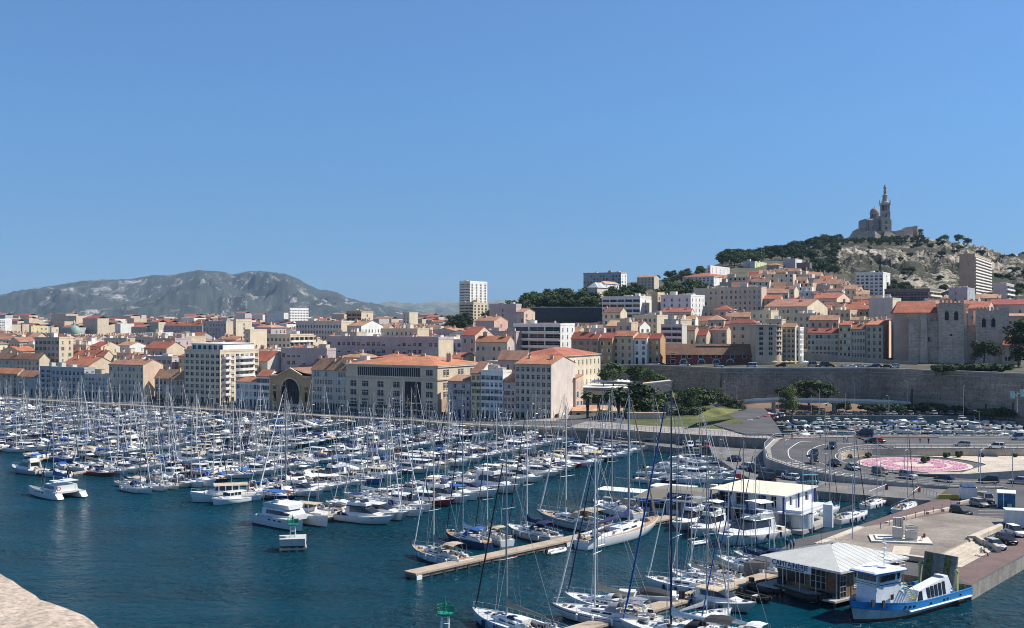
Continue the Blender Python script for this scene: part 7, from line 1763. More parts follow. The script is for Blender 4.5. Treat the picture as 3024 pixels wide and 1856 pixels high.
# ---------------- ferry
FB=M('ferry_blue',(.035,.22,.50),.35,.06); FW=M('ferry_white',(.72,.73,.74),.4,.06,streak=.06); FY=M('ferry_yellow_green',(.38,.40,.16),.6,.2); FG=M('ferry_grey_ramp',(.13,.15,.15),.8,.3,1.5,.2,4); FL=M('ferry_lower_hull',(.50,.52,.52),.5,.15,streak=.15)
def ferry():
    bow=Vector((43.8,133.7,0)); st=Vector((60.7,146.4,0)); d=(bow-st).normalized(); n=Vector((-d.y,d.x,0)); L=(bow-st).length; c=(bow+st)/2-n*3.1
    rt=root('harbour_ferry','blue and white double-ended harbour ferry with raised stern ramp, bottom right corner','ferry',(c.x,c.y,0),math.atan2(d.y,d.x))
    mb=MB(); rows=[]; N=18; B=3.45
    def wd(t): return B*(.93+.07*math.sin(min(1,t/.5)*math.pi/2)) if t<.62 else B*max(.02,(1-((t-.62)/.38)**2.4))
    def zs(t): return 1.75+max(0,(t-.45))**1.6*2.4
    def rake(t): return max(0,t-.75)/.25*1.2
    P=[]
    for i in range(N+1):
        t=i/N; x=-L/2+L*t; w=wd(t); z=zs(t); k=rake(t); P.append((x+k*.55,w,z))
        r=[(x+k*.6,w,z),(x+k*.45,w*.995,z-.9),(x+k*.44,w*.97,z-.92),(x+k*.1,w*.90,.35),(x,w*.86,.0),(x-k,w*.5,-.7),(x-k,0,-.8)]
        r+=[(p[0],-p[1],p[2]) for p in reversed(r[:-1])]; rows.append(r)
    RB=M('ferry_red_bottom',(.20,.06,.05),.7)
    mb.grid(rows,FL,matf=lambda i,j: FB if j in (0,1,10,11) else (RB if j in (3,4,7,8,5,6) else FL)); mb.face(list(reversed(rows[0])),FB); mb.obj('hull',rt,True)
    m=MB(); dk=[[(x,w*.9,z-.75),(x,-w*.9,z-.75)] for x,w,z in P]; m.grid(dk,M('ferry_deck',(.16,.20,.22),.8))
    m.obj('deck',rt)
    m=MB()
    for s in (1,-1):
        for a,b in zip(P,P[1:]): m.hull8([(a[0],s*a[1]*.955,a[2]-.75),(b[0],s*b[1]*.955,b[2]-.75),(b[0],s*b[1],b[2]-.2),(a[0],s*a[1],a[2]-.2),(a[0],s*a[1]*.955,a[2]+.02),(b[0],s*b[1]*.955,b[2]+.02),(b[0],s*(b[1]+.02),b[2]+.02),(a[0],s*(a[1]+.02),a[2]+.02)],FB)
    m.obj('bulwark',rt)
    m=MB(); 
    for s in(1,-1): m.tube((-10,s*3.35,.75),(4,s*3.42,.85),.16,.16,FW,6)
    m.obj('rubbing_strake',rt,True)
    for x,s in ((7.2,1),(4.6,1),(3.8,1),(3.0,1),(-.6,1),(-3.6,1),(-4.4,1),(-7.5,1)):
        m=MB(); t=(x+L/2)/L; w=wd(t); z=zs(t); m.box(x-.2,x+.2,s*w*.99-.03,s*w+.03,z-.62,z-.38,SMOKE); m.obj('freeing_port',rt)
    # wheelhouse tower
    T=MB(); z0=1.2
    def tp(hw0,hw1,x0,x1,zz0,zz1,m,mat): m.hull8([(x0,-hw0,zz0),(x1,-hw0*.75,zz0),(x1,hw0*.75,zz0),(x0,hw0,zz0),(x0+.1,-hw1,zz1),(x1-.25,-hw1*.75,zz1),(x1-.25,hw1*.75,zz1),(x0+.1,hw1,zz1)],mat)
    tp(2.0,1.9,3.4,8.2,z0,4.2,T,FW); T.obj('tower',rt)
    for z in (4.2,4.42): 
        m=MB(); tp(1.98,1.98,3.5,8.05,z,z+.09,m,cov('navy')); m.obj('blue_stripe',rt)
    W=MB(); tp(1.95,2.15,3.6,8.0,4.2,5.7,W,FW); wh=W.obj('wheelhouse',rt)
    for i in range(4):
        m=MB(); x=4.0+i*.98; m.hull8([(x,2.0,4.72),(x+.78,1.87,4.72),(x+.78,1.8,4.72),(x,1.9,4.72),(x,2.13,5.5),(x+.78,1.99,5.5),(x+.78,1.9,5.5),(x,2.0,5.5)],SMOKE); m.obj('window',wh)
        m=MB(); m.hull8([(x,-2.0,4.72),(x+.78,-1.87,4.72),(x+.78,-1.8,4.72),(x,-1.9,4.72),(x,-2.13,5.5),(x+.78,-1.99,5.5),(x+.78,-1.9,5.5),(x,-2.0,5.5)],SMOKE); m.obj('window',wh)
    for i in range(3):
        m=MB(); y=-1.3+i*.9; m.hull8([(8.0,y,4.72),(8.0,y+.75,4.72),(7.8,y+.75,4.72),(7.8,y,4.72),(7.88,y,5.5),(7.88,y+.75,5.5),(7.6,y+.75,5.5),(7.6,y,5.5)],SMOKE); m.obj('window',wh)
    m=MB(); tp(2.5,2.6,3.0,8.9,5.7,5.85,m,FB); tp(2.4,2.3,3.0,8.8,5.85,6.02,m,FW); m.obj('roof',wh)
    m=MB(); m.box(5.2,5.8,1.93,1.99,2.3,2.95,SMOKE); m.obj('window',rt)
    m=MB(); m.box(2.9,3.4,1.3,1.95,1.2,3.1,FW); m.obj('door_casing',rt)
    m=MB(); m.tube((4.3,0,6),(4.3,0,9.6),.07,.05,FW,5)
    for z,h in ((7.0,1.0),(7.5,.7),(8.2,.8),(8.8,.5)): m.tube((4.3,-h,z),(4.3,h,z),.03,.03,FW,4); m.box(4.1,4.5,-.25,.25,z,z+.1,FW)
    m.lathe([(.05,6.9),(.55,6.95),(.55,7.1),(.05,7.15)],FW,10,(4.7,.9,0)); m.tube((5.2,.6,6),(5.2,.6,8.4),.015,.01,ROPE,3); m.obj('mast',rt)
    m=MB()
    for s in (1,-1):
        for z in (6.4,6.8): m.path([(3.1,s*2.2,z),(4.8,s*2.0,z)],.03,FW,3)
    m.obj('roof_railing',rt)
    # passenger cabin, wedge-shaped
    m=MB(); m.hull8([(2.3,1.1,1.15),(-6.4,1.1,.95),(-6.4,3.05,.95),(2.3,3.05,1.15),(1.0,1.3,2.9),(-5.4,1.3,3.9),(-5.4,2.75,3.9),(1.0,2.75,2.9)],FW)
    m.hull8([(-5.4,1.3,3.2),(-6.4,1.3,2.0),(-6.4,2.9,2.0),(-5.4,2.8,3.2),(-4.4,1.4,4.05),(-5.5,1.4,3.95),(-5.5,2.7,3.95),(-4.4,2.7,4.05)],FW); cb=m.obj('passenger_cabin',rt)
    for i in range(5):
        x=-.7-i*.85; zb=1.75; zt=3.05+i*.08; m=MB(); m.hull8([(x,2.98,zb),(x-.62,2.98,zb),(x-.62,2.8,zb),(x,2.8,zb),(x+.1,2.83,zt),(x-.5,2.83,zt),(x-.5,2.6,zt),(x+.1,2.6,zt)],SMOKE); m.obj('window',cb)
    m=MB(); m.hull8([(1.9,3.0,1.3),(.4,3.0,1.3),(.4,2.85,1.3),(1.9,2.85,1.3),(1.0,2.84,2.8),(.4,2.84,2.8),(.4,2.7,2.8),(1.0,2.7,2.8)],GLASS); m.obj('door',cb)
    # stairs
    m=MB()
    for i in range(8): m.box(3.3-i*.28,3.55-i*.28,2.1,2.9,1.4+i*.0+ (7-i)*.33-.05,1.4+(7-i)*.33,FY)
    for y in (2.1,2.9): m.path([(3.5,y,4.6),(1.1,y,2.0)],.035,FY,4); m.path([(3.5,y,3.7),(1.1,y,1.2)],.03,FY,4)
    m.obj('stairs',rt)
    m=MB(); m.box(-1.2,1.2,-1.9,-.3,1.1,2.5,FB); m.box(-1.15,1.15,-1.85,-.35,2.5,2.6,FW); m.obj('engine_casing',rt)
    m=MB()
    for y in (-.2,1.0): m.path([(2.8,y,3.5),(-1,y,2.9),(-1,y,2.2)],.03,FY,3)
    m.obj('walkway_railing',rt)
    # stern ramp raised almost upright, with guide posts
    R0=-L/2+2.9; m=MB(); m.hull8([(R0,-2.3,1.0),(R0+.5,-2.3,1.0),(R0+.5,2.3,1.0),(R0,2.3,1.0),(R0-.9,-2.4,5.9),(R0-.65,-2.4,5.9),(R0-.65,2.4,5.9),(R0-.9,2.4,5.9)],FG); rp_=m.obj('stern_ramp',rt)
    for y in (-1.55,1.1): m=MB(); m.hull8([(R0+.5,y-.45,1.2),(R0+.56,y-.45,1.2),(R0+.56,y+.45,1.2),(R0+.5,y+.45,1.2),(R0-.66,y-.45,5.8),(R0-.6,y-.45,5.8),(R0-.6,y+.45,5.8),(R0-.66,y+.45,5.8)],M('ramp_moss',(.075,.10,.04),.9,.5,2,.4,6)); m.obj('tread_strip',rp_)
    for y in (-2.7,2.7): m=MB(); m.box(R0-.2,R0+.15,y-.12,y+.12,.9,4.4,FY); m.box(R0-.1,R0+.1,y-.3,y+.3,4.0,4.2,FY); m.obj('ramp_post',rt)
    m=MB(); m.lathe([(.01,1.0),(.75,1.0),(.75,1.9),(.55,2.1),(.01,2.15)],FB,12,(R0+1.6,2.3,0)); m.obj('winch',rt,True)
    for x,y in ((9.5,2.0),(8.2,2.6),(-9.2,2.9),(-10,-2.9)): m=MB(); m.box(x-.25,x+.25,y-.08,y+.08,zs((x+L/2)/L)-.5,zs((x+L/2)/L)+.35,DARKM); m.obj('bollard',rt)
    for x in (-6.5,-7.2): m=MB(); m.lathe([(.14,.25),(.38,.25),(.38,.5),(.14,.5)],RUB,10,(x,3.5,.2)); m.obj('tyre_fender',rt)
ferry()
# ---------------- harbour office
def text(s,size,mat,parent,loc,rz): o=link('lettering',TXT[s],parent,loc); o.rotation_euler=(rad(90),0,rz); return o
def office():
    A=Vector((35.3,152.2,0)); Bc=Vector((42.2,143.2,0)); d=(Bc-A).normalized(); w=(Bc-A).length; a=math.atan2(d.y,d.x); dp=13.4
    rt=root('harbour_office','timber harbour office with a white hipped metal roof, standing on the water by the forecourt','harbour office',tuple(A),a)
    WD=M('larch_cladding',(.23,.15,.085),.8,.12,.5,.1,5,streak=.12); RF=M('white_ribbed_roof',(.52,.515,.47),.45,.08,.4,.06,5,streak=.05)
    m=MB(); m.box(-.8,w+.6,-1.6,dp+1.5,.75,1.0,CONC)
    for i in range(6):
        for j in range(3): m.box(i*2.3-.15,i*2.3+.15,-1.2+j*7,-.9+j*7,-1.5,.75,DARKM)
    m.obj('platform',rt)
    m=MB(); m.box(2.8,w,1.2,dp,1,4.65,WD); m.box(0,2.8,2.0,dp,1,4.65,WD); m.obj('wall',rt)
    # timber boards on the sunny side
    for i in range(18):
        b=MB(); y=1.4+i*.66; b.box(w+.003,w+.05,y,y+.60,1.05,4.6,WD); b.obj('board',rt)
    for y in (3.0,5.4,8.6):
        b=MB(); b.box(w+.05,w+.09,y,y+1.2,1.9,4.1,wall('stone'))
        for k in range(9): b.box(w+.09,w+.13,y,y+1.2,1.95+k*.24,2.03+k*.24,FRAME)
        b.obj('louvre',rt)
    b=MB(); b.box(w-.1,w+.12,.0,1.3,1.05,4.6,GLASS)
    for z in (1.05,1.8,2.5,3.2,3.9,4.5): b.box(w+.12,w+.17,.0,1.3,z,z+.08,STEEL)
    for y in (0,.62,1.25): b.box(w+.12,w+.17,y,y+.07,1.05,4.6,STEEL)
    b.obj('glazed_corner',rt)
    b=MB(); b.box(.6,5.2,1.12,1.19,1.6,4.0,GLASS); b.box(6.0,8.6,1.12,1.19,1.5,4.0,GLASS)
    for x in (.6,2.1,3.6,5.1,6.0,6.85,7.7,8.5): b.box(x,x+.09,1.04,1.12,1.5,4.0,FRAME)
    for z in (2.3,3.1): b.box(6,8.6,1.05,1.11,z,z+.06,FRAME)
    b.obj('window',rt)
    for x in (-.3,2.6,5.4,8.0,w-.1): 
        b=MB(); b.tube((x,-.35,1.0),(x,-.35,4.65),.08,.08,STEEL,6); b.obj('post',rt)
    for y in (3.5,7,10.5,dp): b=MB(); b.tube((w+.6,y,1.0),(w+.6,y,4.65),.07,.07,STEEL,6); b.obj('post',rt)
    o=.9; x0,x1,y0,y1=-o,w+o,-o,dp+o; z0,z1=4.72,6.5; rx0,rx1=w/2,w/2; ry0,ry1=5.9,8.0
    def facet(p,q,r0,r1):
        n=max(2,int((Vector(q)-Vector(p)).length/1.05)); b=MB(); p=Vector(p);q=Vector(q);r0=Vector(r0);r1=Vector(r1)
        for i in range(n):
            a0,a1=i/n,(i+1)/n; A0=p.lerp(q,a0);A1=p.lerp(q,a1)
            # ribs run up the slope: end where they meet the hips
            def top(t,P_):
                u=(q-p).normalized(); L=(q-p).length; s=t*L; l0=(r0-p).dot(u); l1=(r1-p).dot(u); H_=r0-p-u*l0
                if s<l0: f=s/l0
                elif s>l1: f=(L-s)/(L-l1)
                else: f=1
                return P_+H_*f
            B0,B1=top(a0,A0),top(a1,A1); b.face([A0,A1,B1,B0],RF)
            up=Vector((0,0,.03)); m_=(A1-A0)*.06
            b.hull8([A1-m_,A1+m_*.0,B1,B1-m_,A1-m_+up,A1+up,B1+up,B1-m_+up],RF)
        return b.obj('roof_facet',rt)
    a,b_,c_,e=(x0,y0,z0),(x1,y0,z0),(x1,y1,z0),(x0,y1,z0); R0=(rx0,ry0,z1);R1=(rx1,ry1,z1)
    facet(a,b_,R0,R0); facet(b_,c_,R0,R1); facet(c_,e,R1,R1); facet(e,a,R1,R0)
    b=MB(); b.box(x0,x1,y0-.03,y0+.05,z0-.28,z0,STEEL); b.box(x1-.05,x1+.03,y0,y1,z0-.28,z0,FRAME); b.box(x0,x1,y0+.05,y1,z0-.12,z0-.03,CONC); b.obj('fascia',rt)
    sg=MB(); sg.box(1.0,7.8,y0-.22,y0-.10,3.62,4.70,M('sign_board_pale',(.66,.68,.70),.5,.05)); s=sg.obj('sign',rt)
    text('CAPITAINERIE',.95,cov('navy'),s,(4.4,y0-.25,4.28),0); 
    text('PLAISANCE ET BASSIN DU VIEUX PORT',.27,cov('navy'),s,(4.4,y0-.25,3.8),0)
    b=MB(); n=12
    for i in range(n):
        a0,a1=2*math.pi*i/n,2*math.pi*(i+1)/n; b.tube((9.3+.4*math.cos(a0),1.05,2.4+.4*math.sin(a0)),(9.3+.4*math.cos(a1),1.05,2.4+.4*math.sin(a1)),.08,.08,ORNG,5,False)
    b.obj('lifebuoy',rt)
    b=MB(); b.tube((4,ry0+.3,6.2),(4,ry0+.3,8.6),.03,.02,DARKM,4); b.lathe([(.35,0),(.35,.05)],DARKM,8,(4,ry0+.3,8.2)); b.obj('antenna',rt)
office()
# ---------------- floating clubhouse and restaurant
def clubhouse():
    A=Vector((37.5,202.5,0)); Bc=Vector((48,194.6,0)); d=(Bc-A).normalized(); w=(Bc-A).length; a=math.atan2(d.y,d.x); dp=12.6
    rt=root('clubhouse','white two-storey floating clubhouse with a cream flat roof and navy posts','clubhouse',tuple(A),a)
    CR=M('cream_roof_membrane',(.64,.60,.46),.7,.06); WP=M('white_panel',(.66,.68,.70),.5,.06); NV=M('navy_post',(.02,.03,.16),.5)
    m=MB(); m.box(-1,w+4,-2.2,dp+1,.1,.75,CONC); m.obj('barge',rt)
    def floor(z0,z1,name,y0,x1):
        mm=MB(); op=facade(mm,(0,y0,z0),(1,0,0),(0,-1,0),x1,z1-z0,WP,[(x1*.02,x1*.2),(x1*.27,x1*.42),(x1*.60,x1*.70),(x1*.78,x1*.86)],[(.25,z1-z0-.35)],.3)
        op2=facade(mm,(x1,y0,z0),(0,1,0),(1,0,0),dp-y0,z1-z0,WP,[(1.5,2.8),(8.5,10.2)],[(.6,z1-z0-.5)],.25)
        mm.face([(0,dp,z0),(x1,dp,z0),(x1,dp,z1),(0,dp,z1)],WP); mm.face([(0,y0,z0),(0,dp,z0),(0,dp,z1),(0,y0,z1)],WP); p=mm.obj(name,rt)
        for xc,zz,w_,h_ in op: link('window',win_mesh(w_,h_,'plain','grey'),p,(xc,y0+.1,z0+zz))
        for xc,zz,w_,h_ in op2: link('window',win_mesh(w_,h_,'plain','grey'),p,(x1-.1,y0+xc,z0+zz),math.pi/2)
    floor(.75,3.25,'ground_floor',.4,w-1.5); floor(3.5,6.2,'upper_floor',.2,w)
    m=MB(); m.box(-.4,w+3.6,-1.7,dp+.3,3.25,3.5,WP); m.obj('balcony_floor',rt)
    m=MB(); m.box(w*.02,w+3.5,-1.65,-1.6,3.5,4.4,WP) if False else None
    m.box(w+3.4,w+3.5,-1.2,dp,3.5,4.0,WP); m.box(w+.2,w+3.5,-1.25,-1.15,3.5,4.0,WP); m.obj('balcony_panel',rt)
    m=MB(); 
    for z in (3.9,4.3): m.path([(-.3,-1.6,z),(w,-1.6,z)],.025,STEEL,4)
    m.obj('balcony_rail',rt)
    m=MB(); m.box(-.9,w+.7,-1.9,dp+.6,6.2,6.42,WP,CR); m.obj('roof',rt)
    for x in (-.5,3.3,6.6,10.0,w+.3):
        m=MB(); m.box(x-.14,x+.14,-1.75,-1.45,.75,6.2,NV); m.obj('post',rt)
    for y in (5,dp): m=MB(); m.box(w+.2,w+.45,y-.15,y+.15,3.5,6.2,NV); m.obj('post',rt)
    m=MB()
    for k,(x,y,r) in enumerate(((w+2.4,1.6,2.0),)): m.lathe([(r,.75),(r,3.2),(r*.96,3.2),(r*.96,.75)],WP,24,(x,y,0))
    m.obj('curved_screen',rt,True)
    m=MB(); m.box(w+5.2,w+6.9,4,4.5,.75,4.7,WP); m.obj('signal_panel',rt)
    m=MB(); m.tube((5.2,-1.0,6.4),(5.2,-1.0,10.2),.04,.03,FRAME,5); m.obj('flagpole',rt)
    m=MB(); m.box(4.2,5.2,-1.02,-.98,8.6,9.4,M('flag_red',(.5,.03,.04),.8)); m.box(4.2,5.2,-1.02,-.98,9.4,9.9,cov('white')); m.obj('flag',rt)
    # restaurant barge
    A=Vector((23.9,210.5,0)); Bc=Vector((36.4,203.2,0)); d=(Bc-A).normalized(); w=(Bc-A).length; a=math.atan2(d.y,d.x)
    rt=root('restaurant_barge','low floating restaurant with sloping grey-brown roof and navy sign','restaurant',tuple(A),a)
    m=MB(); m.box(-3,w+1.5,-1.8,11,.1,.8,CONC); m.obj('barge',rt)
    m=MB(); op=facade(m,(0,0,.8),(1,0,0),(0,-1,0),w,2.7,WP,[(w*(i+.14)/5,w*(i+.86)/5) for i in range(5)],[(.8,2.3)],.2)
    m.face([(w,0,.8),(w,9,.8),(w,9,3.5),(w,0,3.5)],WP); m.face([(0,0,.8),(0,9,.8),(0,9,3.5),(0,0,3.5)],WP); m.obj('wall',rt)
    for xc,zz,w_,h_ in op: link('window',win_mesh(w_,h_,'plain','grey'),rt,(xc,-.05,.8+zz))
    TR=M('taupe_roof',(.20,.18,.14),.8,.08)
    m=MB(); m.hull8([(-.6,-.9,3.5),(w+.4,-.9,3.5),(w+.4,9.4,3.5),(-.6,9.4,3.5),(1.5,3.0,4.9),(w+.3,3.0,4.9),(w+.3,8.0,4.9),(2.5,8.0,4.9)],TR); m.obj('roof',rt)
    m=MB(); m.box(-.6,w+.4,-1.0,-.9,3.3,3.6,WP); m.obj('fascia',rt)
    for i in range(6): m=MB(); x=w*i/5; m.box(x-.12,x+.12,-.75,-.5,.8,3.4,NV); m.obj('post',rt)
    for i in range(5): m=MB(); x=w*(i+.5)/5; m.hull8([(x-.8,-1.5,3.0),(x+.8,-1.5,3.0),(x+.8,-.9,3.25),(x-.8,-.9,3.25),(x-.8,-1.5,3.04),(x+.8,-1.5,3.04),(x+.8,-.9,3.3),(x-.8,-.9,3.3)],cov('blue')); m.obj('awning',rt)
    m=MB(); m.box(w*.40,w*.76,.15,.25,3.75,4.75,NV); s=m.obj('sign',rt); text('SPCOTIL',.8,cov('white'),s,(w*.58,.12,4.22),0)
    m=MB(); m.box(w+.5,w+2.2,-.6,.6,.8,5.2,DARKM); dk=m.obj('dark_pylon',rt)
    for i in range(5):
        a_=2*math.pi*i/5; q=MB(); q.lathe([(.01,0),(.16,0)],cov('white'),8); o=q.obj('petal_mark',dk); o.rotation_euler=(rad(90),0,0); o.location=(w+1.35+.26*math.cos(a_),-.62,4.3+.26*math.sin(a_))
    for i in range(3): m=MB(); m.box(w*.8+i*1.6,w*.8+i*1.6+1.2,7.6,8.6,4.9,5.7,wall('concrete')); m.obj('air_conditioner',rt)
    # flat white awning boats beyond
    for k,(p,s_) in enumerate(((G(1850,1455,2.5),(14,5)),(G(1975,1442,2.5),(9,5)))):
        q=root('floating_terrace','flat white awning over a floating terrace beyond the restaurant, %s of two'%ORD[k],'awning',(p.x,p.y,0),-.5,'flat white awnings beyond the restaurant'); m=MB(); m.box(-s_[0]/2,s_[0]/2,0,s_[1],2.5,2.62,WHITE); m.obj('canopy',q)
        m=MB()
        for x in (-s_[0]/2+.3,s_[0]/2-.3):
            for y in (.3,s_[1]-.3): m.tube((x,y,.5),(x,y,2.5),.06,.06,STEEL,4)
        m.box(-s_[0]/2,s_[0]/2,0,s_[1],.1,.5,CONC); m.obj('frame',q)
clubhouse()
# ---------------- sculpture on the forecourt
def sculpture():
    o=G(2660,1597,2.6); rt=root('stone_monument','pale stone monument of upright slabs on a low stepped plinth, forecourt centre','monument',tuple(o),rad(-13)); S=M('monument_stone',(.56,.52,.45),.85,.12,.8,.1,5)
    m=MB(); m.box(-4.6,4.4,-2.6,2.8,0,.25,S); m.obj('plinth',rt); m=MB(); m.box(-3.8,2.2,-1.6,2.2,.25,.45,S); m.obj('upper_step',rt)
    for i in range(4): m=MB(); m.box(-1.0+i*.36,-.72+i*.36,.8,1.5,.45,3.4,S); m.obj('upright_slab',rt)
    m=MB(); m.box(-1.0,.5,1.0,1.4,.45,3.3,S); m.obj('rear_slab',rt)
    m=MB(); m.hull8([(-1.3,-1.2,.45),(.1,-1.2,.45),(.1,-.5,.45),(-1.3,-.5,.45),(-1.3,-1.2,2.3),(.1,-1.2,2.15),(.1,-.5,2.15),(-1.3,-.5,2.3)],S); m.obj('front_slab',rt)
    for x,y,h in ((1.4,-1.1,1.9),(1.7,.8,2.3)):
        m=MB(); P=[(x+.9*math.cos(t),y+.55*math.sin(t)) for t in [math.pi*k/8 for k in range(9)]]; Q=[(x+.68*math.cos(t),y+.33*math.sin(t)) for t in [math.pi*k/8 for k in range(8,-1,-1)]]; m.prism(P+Q,.25,h,S); m.box(x-.85,x+.85,y-.12,y+.1,.25,h-.15,S); m.obj('curved_slab',rt)
    slab('stone_ramp',gp(2.6,(2640,1612),(2692,1615),(2683,1642),(2632,1640)),2.606,.05,PALEW)
sculpture()
# slatted fence wall below the forecourt edge
def slat_fence():
    a=Vector((47.6,169.0,0));b=Vector((59.3,159.6,0)); d=(b-a).normalized(); L=(b-a).length; rt=root('slatted_screen','white slatted timber screen below the forecourt edge behind the harbour office','screen',(a.x,a.y,1.95),math.atan2(d.y,d.x))
    for k in range(4): m=MB(); m.box(0,L,-.34,-.28,-1.6+k*.42,-1.35+k*.42,WHITE); m.obj('slat',rt)
    for i in range(7): m=MB(); m.box(L*i/6-.07,L*i/6+.07,-.28,-.18,-1.7,.5,FRAME); m.obj('post',rt)
slat_fence()
# ---------------- kiosks, containers
def box_thing(label,cat,name,P,a,w,d,h,mat,top,extra=None):
    rt=root(name,label,cat,P,a); m=MB(); m.box(0,w,0,d,.15,h,mat); m.obj('body',rt); m=MB(); m.box(-.1,w+.1,-.1,d+.1,h,h+.15,top); m.obj('roof',rt)
    if extra: extra(rt,w,d,h)
    return rt
BLU=M('kiosk_blue_mural',(.03,.13,.24),.5,.5,.35,.3,1.5); KB=M('kiosk_deep_blue',(.04,.10,.33),.5,.2)
def kx(rt,w,d,h):
    for x in (0,w*.35,w): m=MB(); m.box(x-.08,x+.08,-.06,.02,.1,h,WHITE); m.obj('corner_post',rt)
    m=MB(); m.box(w+.003,w+.06,d*.25,d*.7,1.3,2.5,WHITE); m.box(w+.06,w+.08,d*.3,d*.5,1.4,1.9,SMOKE); m.obj('hatch',rt)
    m=MB(); m.box(w*.55,w*.8,-.5,-.05,.3,.9,wall('concrete')); m.obj('air_conditioner',rt)
    m=MB(); m.box(w+.001,w+.05,0,d,.15,1.0,KB); m.obj('lower_panel',rt)
p=G(2945,1500,1.95); box_thing('blue mural-covered cabin kiosk with a white flat roof on the car park','kiosk','kiosk',(p.x,p.y,1.95),rad(-24),3.1,4.2,2.7,BLU,WHITE,kx)
def cx_(rt,w,d,h):
    for x in (.1,w/2): m=MB(); m.hull8([(x,0,h+.1),(x+w/2-.2,0,h+.1),(x+w/2-.2,d,h+.1),(x,d,h+.1),(x,0,h+.35),(x+w/2-.2,0,h+.35),(x+w/2-.2,d,h+.6),(x,d,h+.6)],M('solar_dark',(.05,.06,.11),.3)); m.obj('solar_panel',rt)
p=G(2841,1478,1.95); box_thing('white cabin with dark panels on its roof beside a yellow barrier','cabin','cabin',(p.x,p.y,1.95),rad(-10),2.8,2.6,2.3,wall('white'),WHITE,cx_)
p=G(2972,1560,1.95); box_thing('large white container beyond the parked cars at the right edge','container','container',(p.x,p.y,1.95),rad(-14),7,2.6,2.9,wall('white'),WHITE)
YL=M('yellow_paint',(.55,.38,.06),.6,.2)
p=G(2770,1474,1.95); rt=root('yellow_barrier','low yellow plastic barrier block by the white cabin','barrier',(p.x,p.y,1.95),rad(-5)); m=MB(); m.hull8([(0,0,0),(4.2,0,0),(4.2,.6,0),(0,.6,0),(.3,.15,.8),(3.9,.15,.8),(3.9,.45,.8),(.3,.45,.8)],YL); m.obj('body',rt)
for k,(a_,b_) in enumerate((((2618,1434),(2566,1450)),((2715,1441),(2694,1452)))):
    A=G(*a_,2.5);B_=G(*b_,2.7); rt=root('barrier_gate','lowered white boom gate on the lower quay, %s of two'%ORD[k],'barrier gate',(A.x,A.y,1.6),0,'boom gates on the lower quay'); m=MB(); m.box(-.25,.25,-.2,.2,0,1.2,ORNG if k else wall('red')); m.obj('cabinet',rt); m=MB(); m.tube((0,0,1.1),(B_.x-A.x,B_.y-A.y,1.0),.07,.05,WHITE,5); m.obj('boom',rt)
# ---------------- cars
CARC={'black':(.015,.016,.02),'white':(.74,.74,.73),'silver':(.40,.41,.43),'grey':(.12,.125,.135),'red':(.42,.02,.02),'navy':(.02,.035,.10),'blue':(.05,.16,.32),'green':(.03,.09,.06),'beige':(.36,.32,.26),'teal':(.12,.30,.36)}
def carpaint(n): return M('car_paint_'+n,CARC[n],.22,.04,.5,0,spec=.6,rnd=.03)
def car_parts(col,kind):
    C=carpaint(col); b=MB(); ht={'hatch':1.47,'suv':1.7,'van':1.95,'sedan':1.42}[kind]; lw=.78 if kind!='suv' else .88
    st=[(-2.1,.72,.40,.80),(-2.0,.84,.30,lw),(-1.2,.88,.28,lw+.12),(0,.9,.28,lw+.13),(1.1,.88,.28,lw+.1),(1.9,.82,.30,lw-.02),(2.12,.66,.38,lw-.16)]
    rows=[]
    for x,w_,z0,z1 in st: rows.append([(x,w_*.9,z0),(x,w_,z0+.22),(x,w_*.98,z1-.10),(x,w_*.84,z1),(x,-w_*.84,z1),(x,-w_*.98,z1-.10),(x,-w_,z0+.22),(x,-w_*.9,z0)])
    b.grid(rows,C); b.face(rows[0],C); b.face(list(reversed(rows[-1])),C)
    xr={'hatch':(-1.95,-1.55,.25,1.15),'suv':(-2.0,-1.75,.35,1.2),'van':(-2.05,-1.95,.9,1.6),'sedan':(-1.7,-.9,.2,1.05)}[kind]
    b.hull8([(xr[1]-.02,-.66,ht-.06),(xr[2],-.66,ht-.06),(xr[2],.66,ht-.06),(xr[1]-.02,.66,ht-.06),(xr[1],-.6,ht),(xr[2]-.1,-.6,ht),(xr[2]-.1,.6,ht),(xr[1],.6,ht)],C)
    g=MB(); z=lw+.10; g.hull8([(xr[0],-.80,z),(xr[3],-.78,z-.02),(xr[3],.78,z-.02),(xr[0],.80,z),(xr[1],-.67,ht-.05),(xr[2],-.67,ht-.05),(xr[2],.67,ht-.05),(xr[1],.67,ht-.05)],SMOKE)
    for x in (xr[1]+.15,(xr[1]+xr[2])/2-.05):
        for s in (1,-1): b.hull8([(x-.06,s*.82,z),(x+.06,s*.82,z),(x+.06,s*.76,z),(x-.06,s*.76,z),(x-.04,s*.69,ht-.04),(x+.06,s*.69,ht-.04),(x+.06,s*.62,ht-.04),(x-.04,s*.62,ht-.04)],C)
    w_=MB(); w_.lathe([(.01,-.1),(.33,-.1),(.33,.1),(.2,.105),(.19,.09),(.01,.09)],RUB,14); w_.lathe([(.01,.10),(.19,.10)],STEEL,10)
    h=MB(); h.box(-.05,.03,-.17,.17,-.07,.07,M('headlamp',(.7,.7,.68),.2))
    return b.mesh('body',True),g.mesh('windows'),w_.mesh('wheel'),h.mesh('headlight')
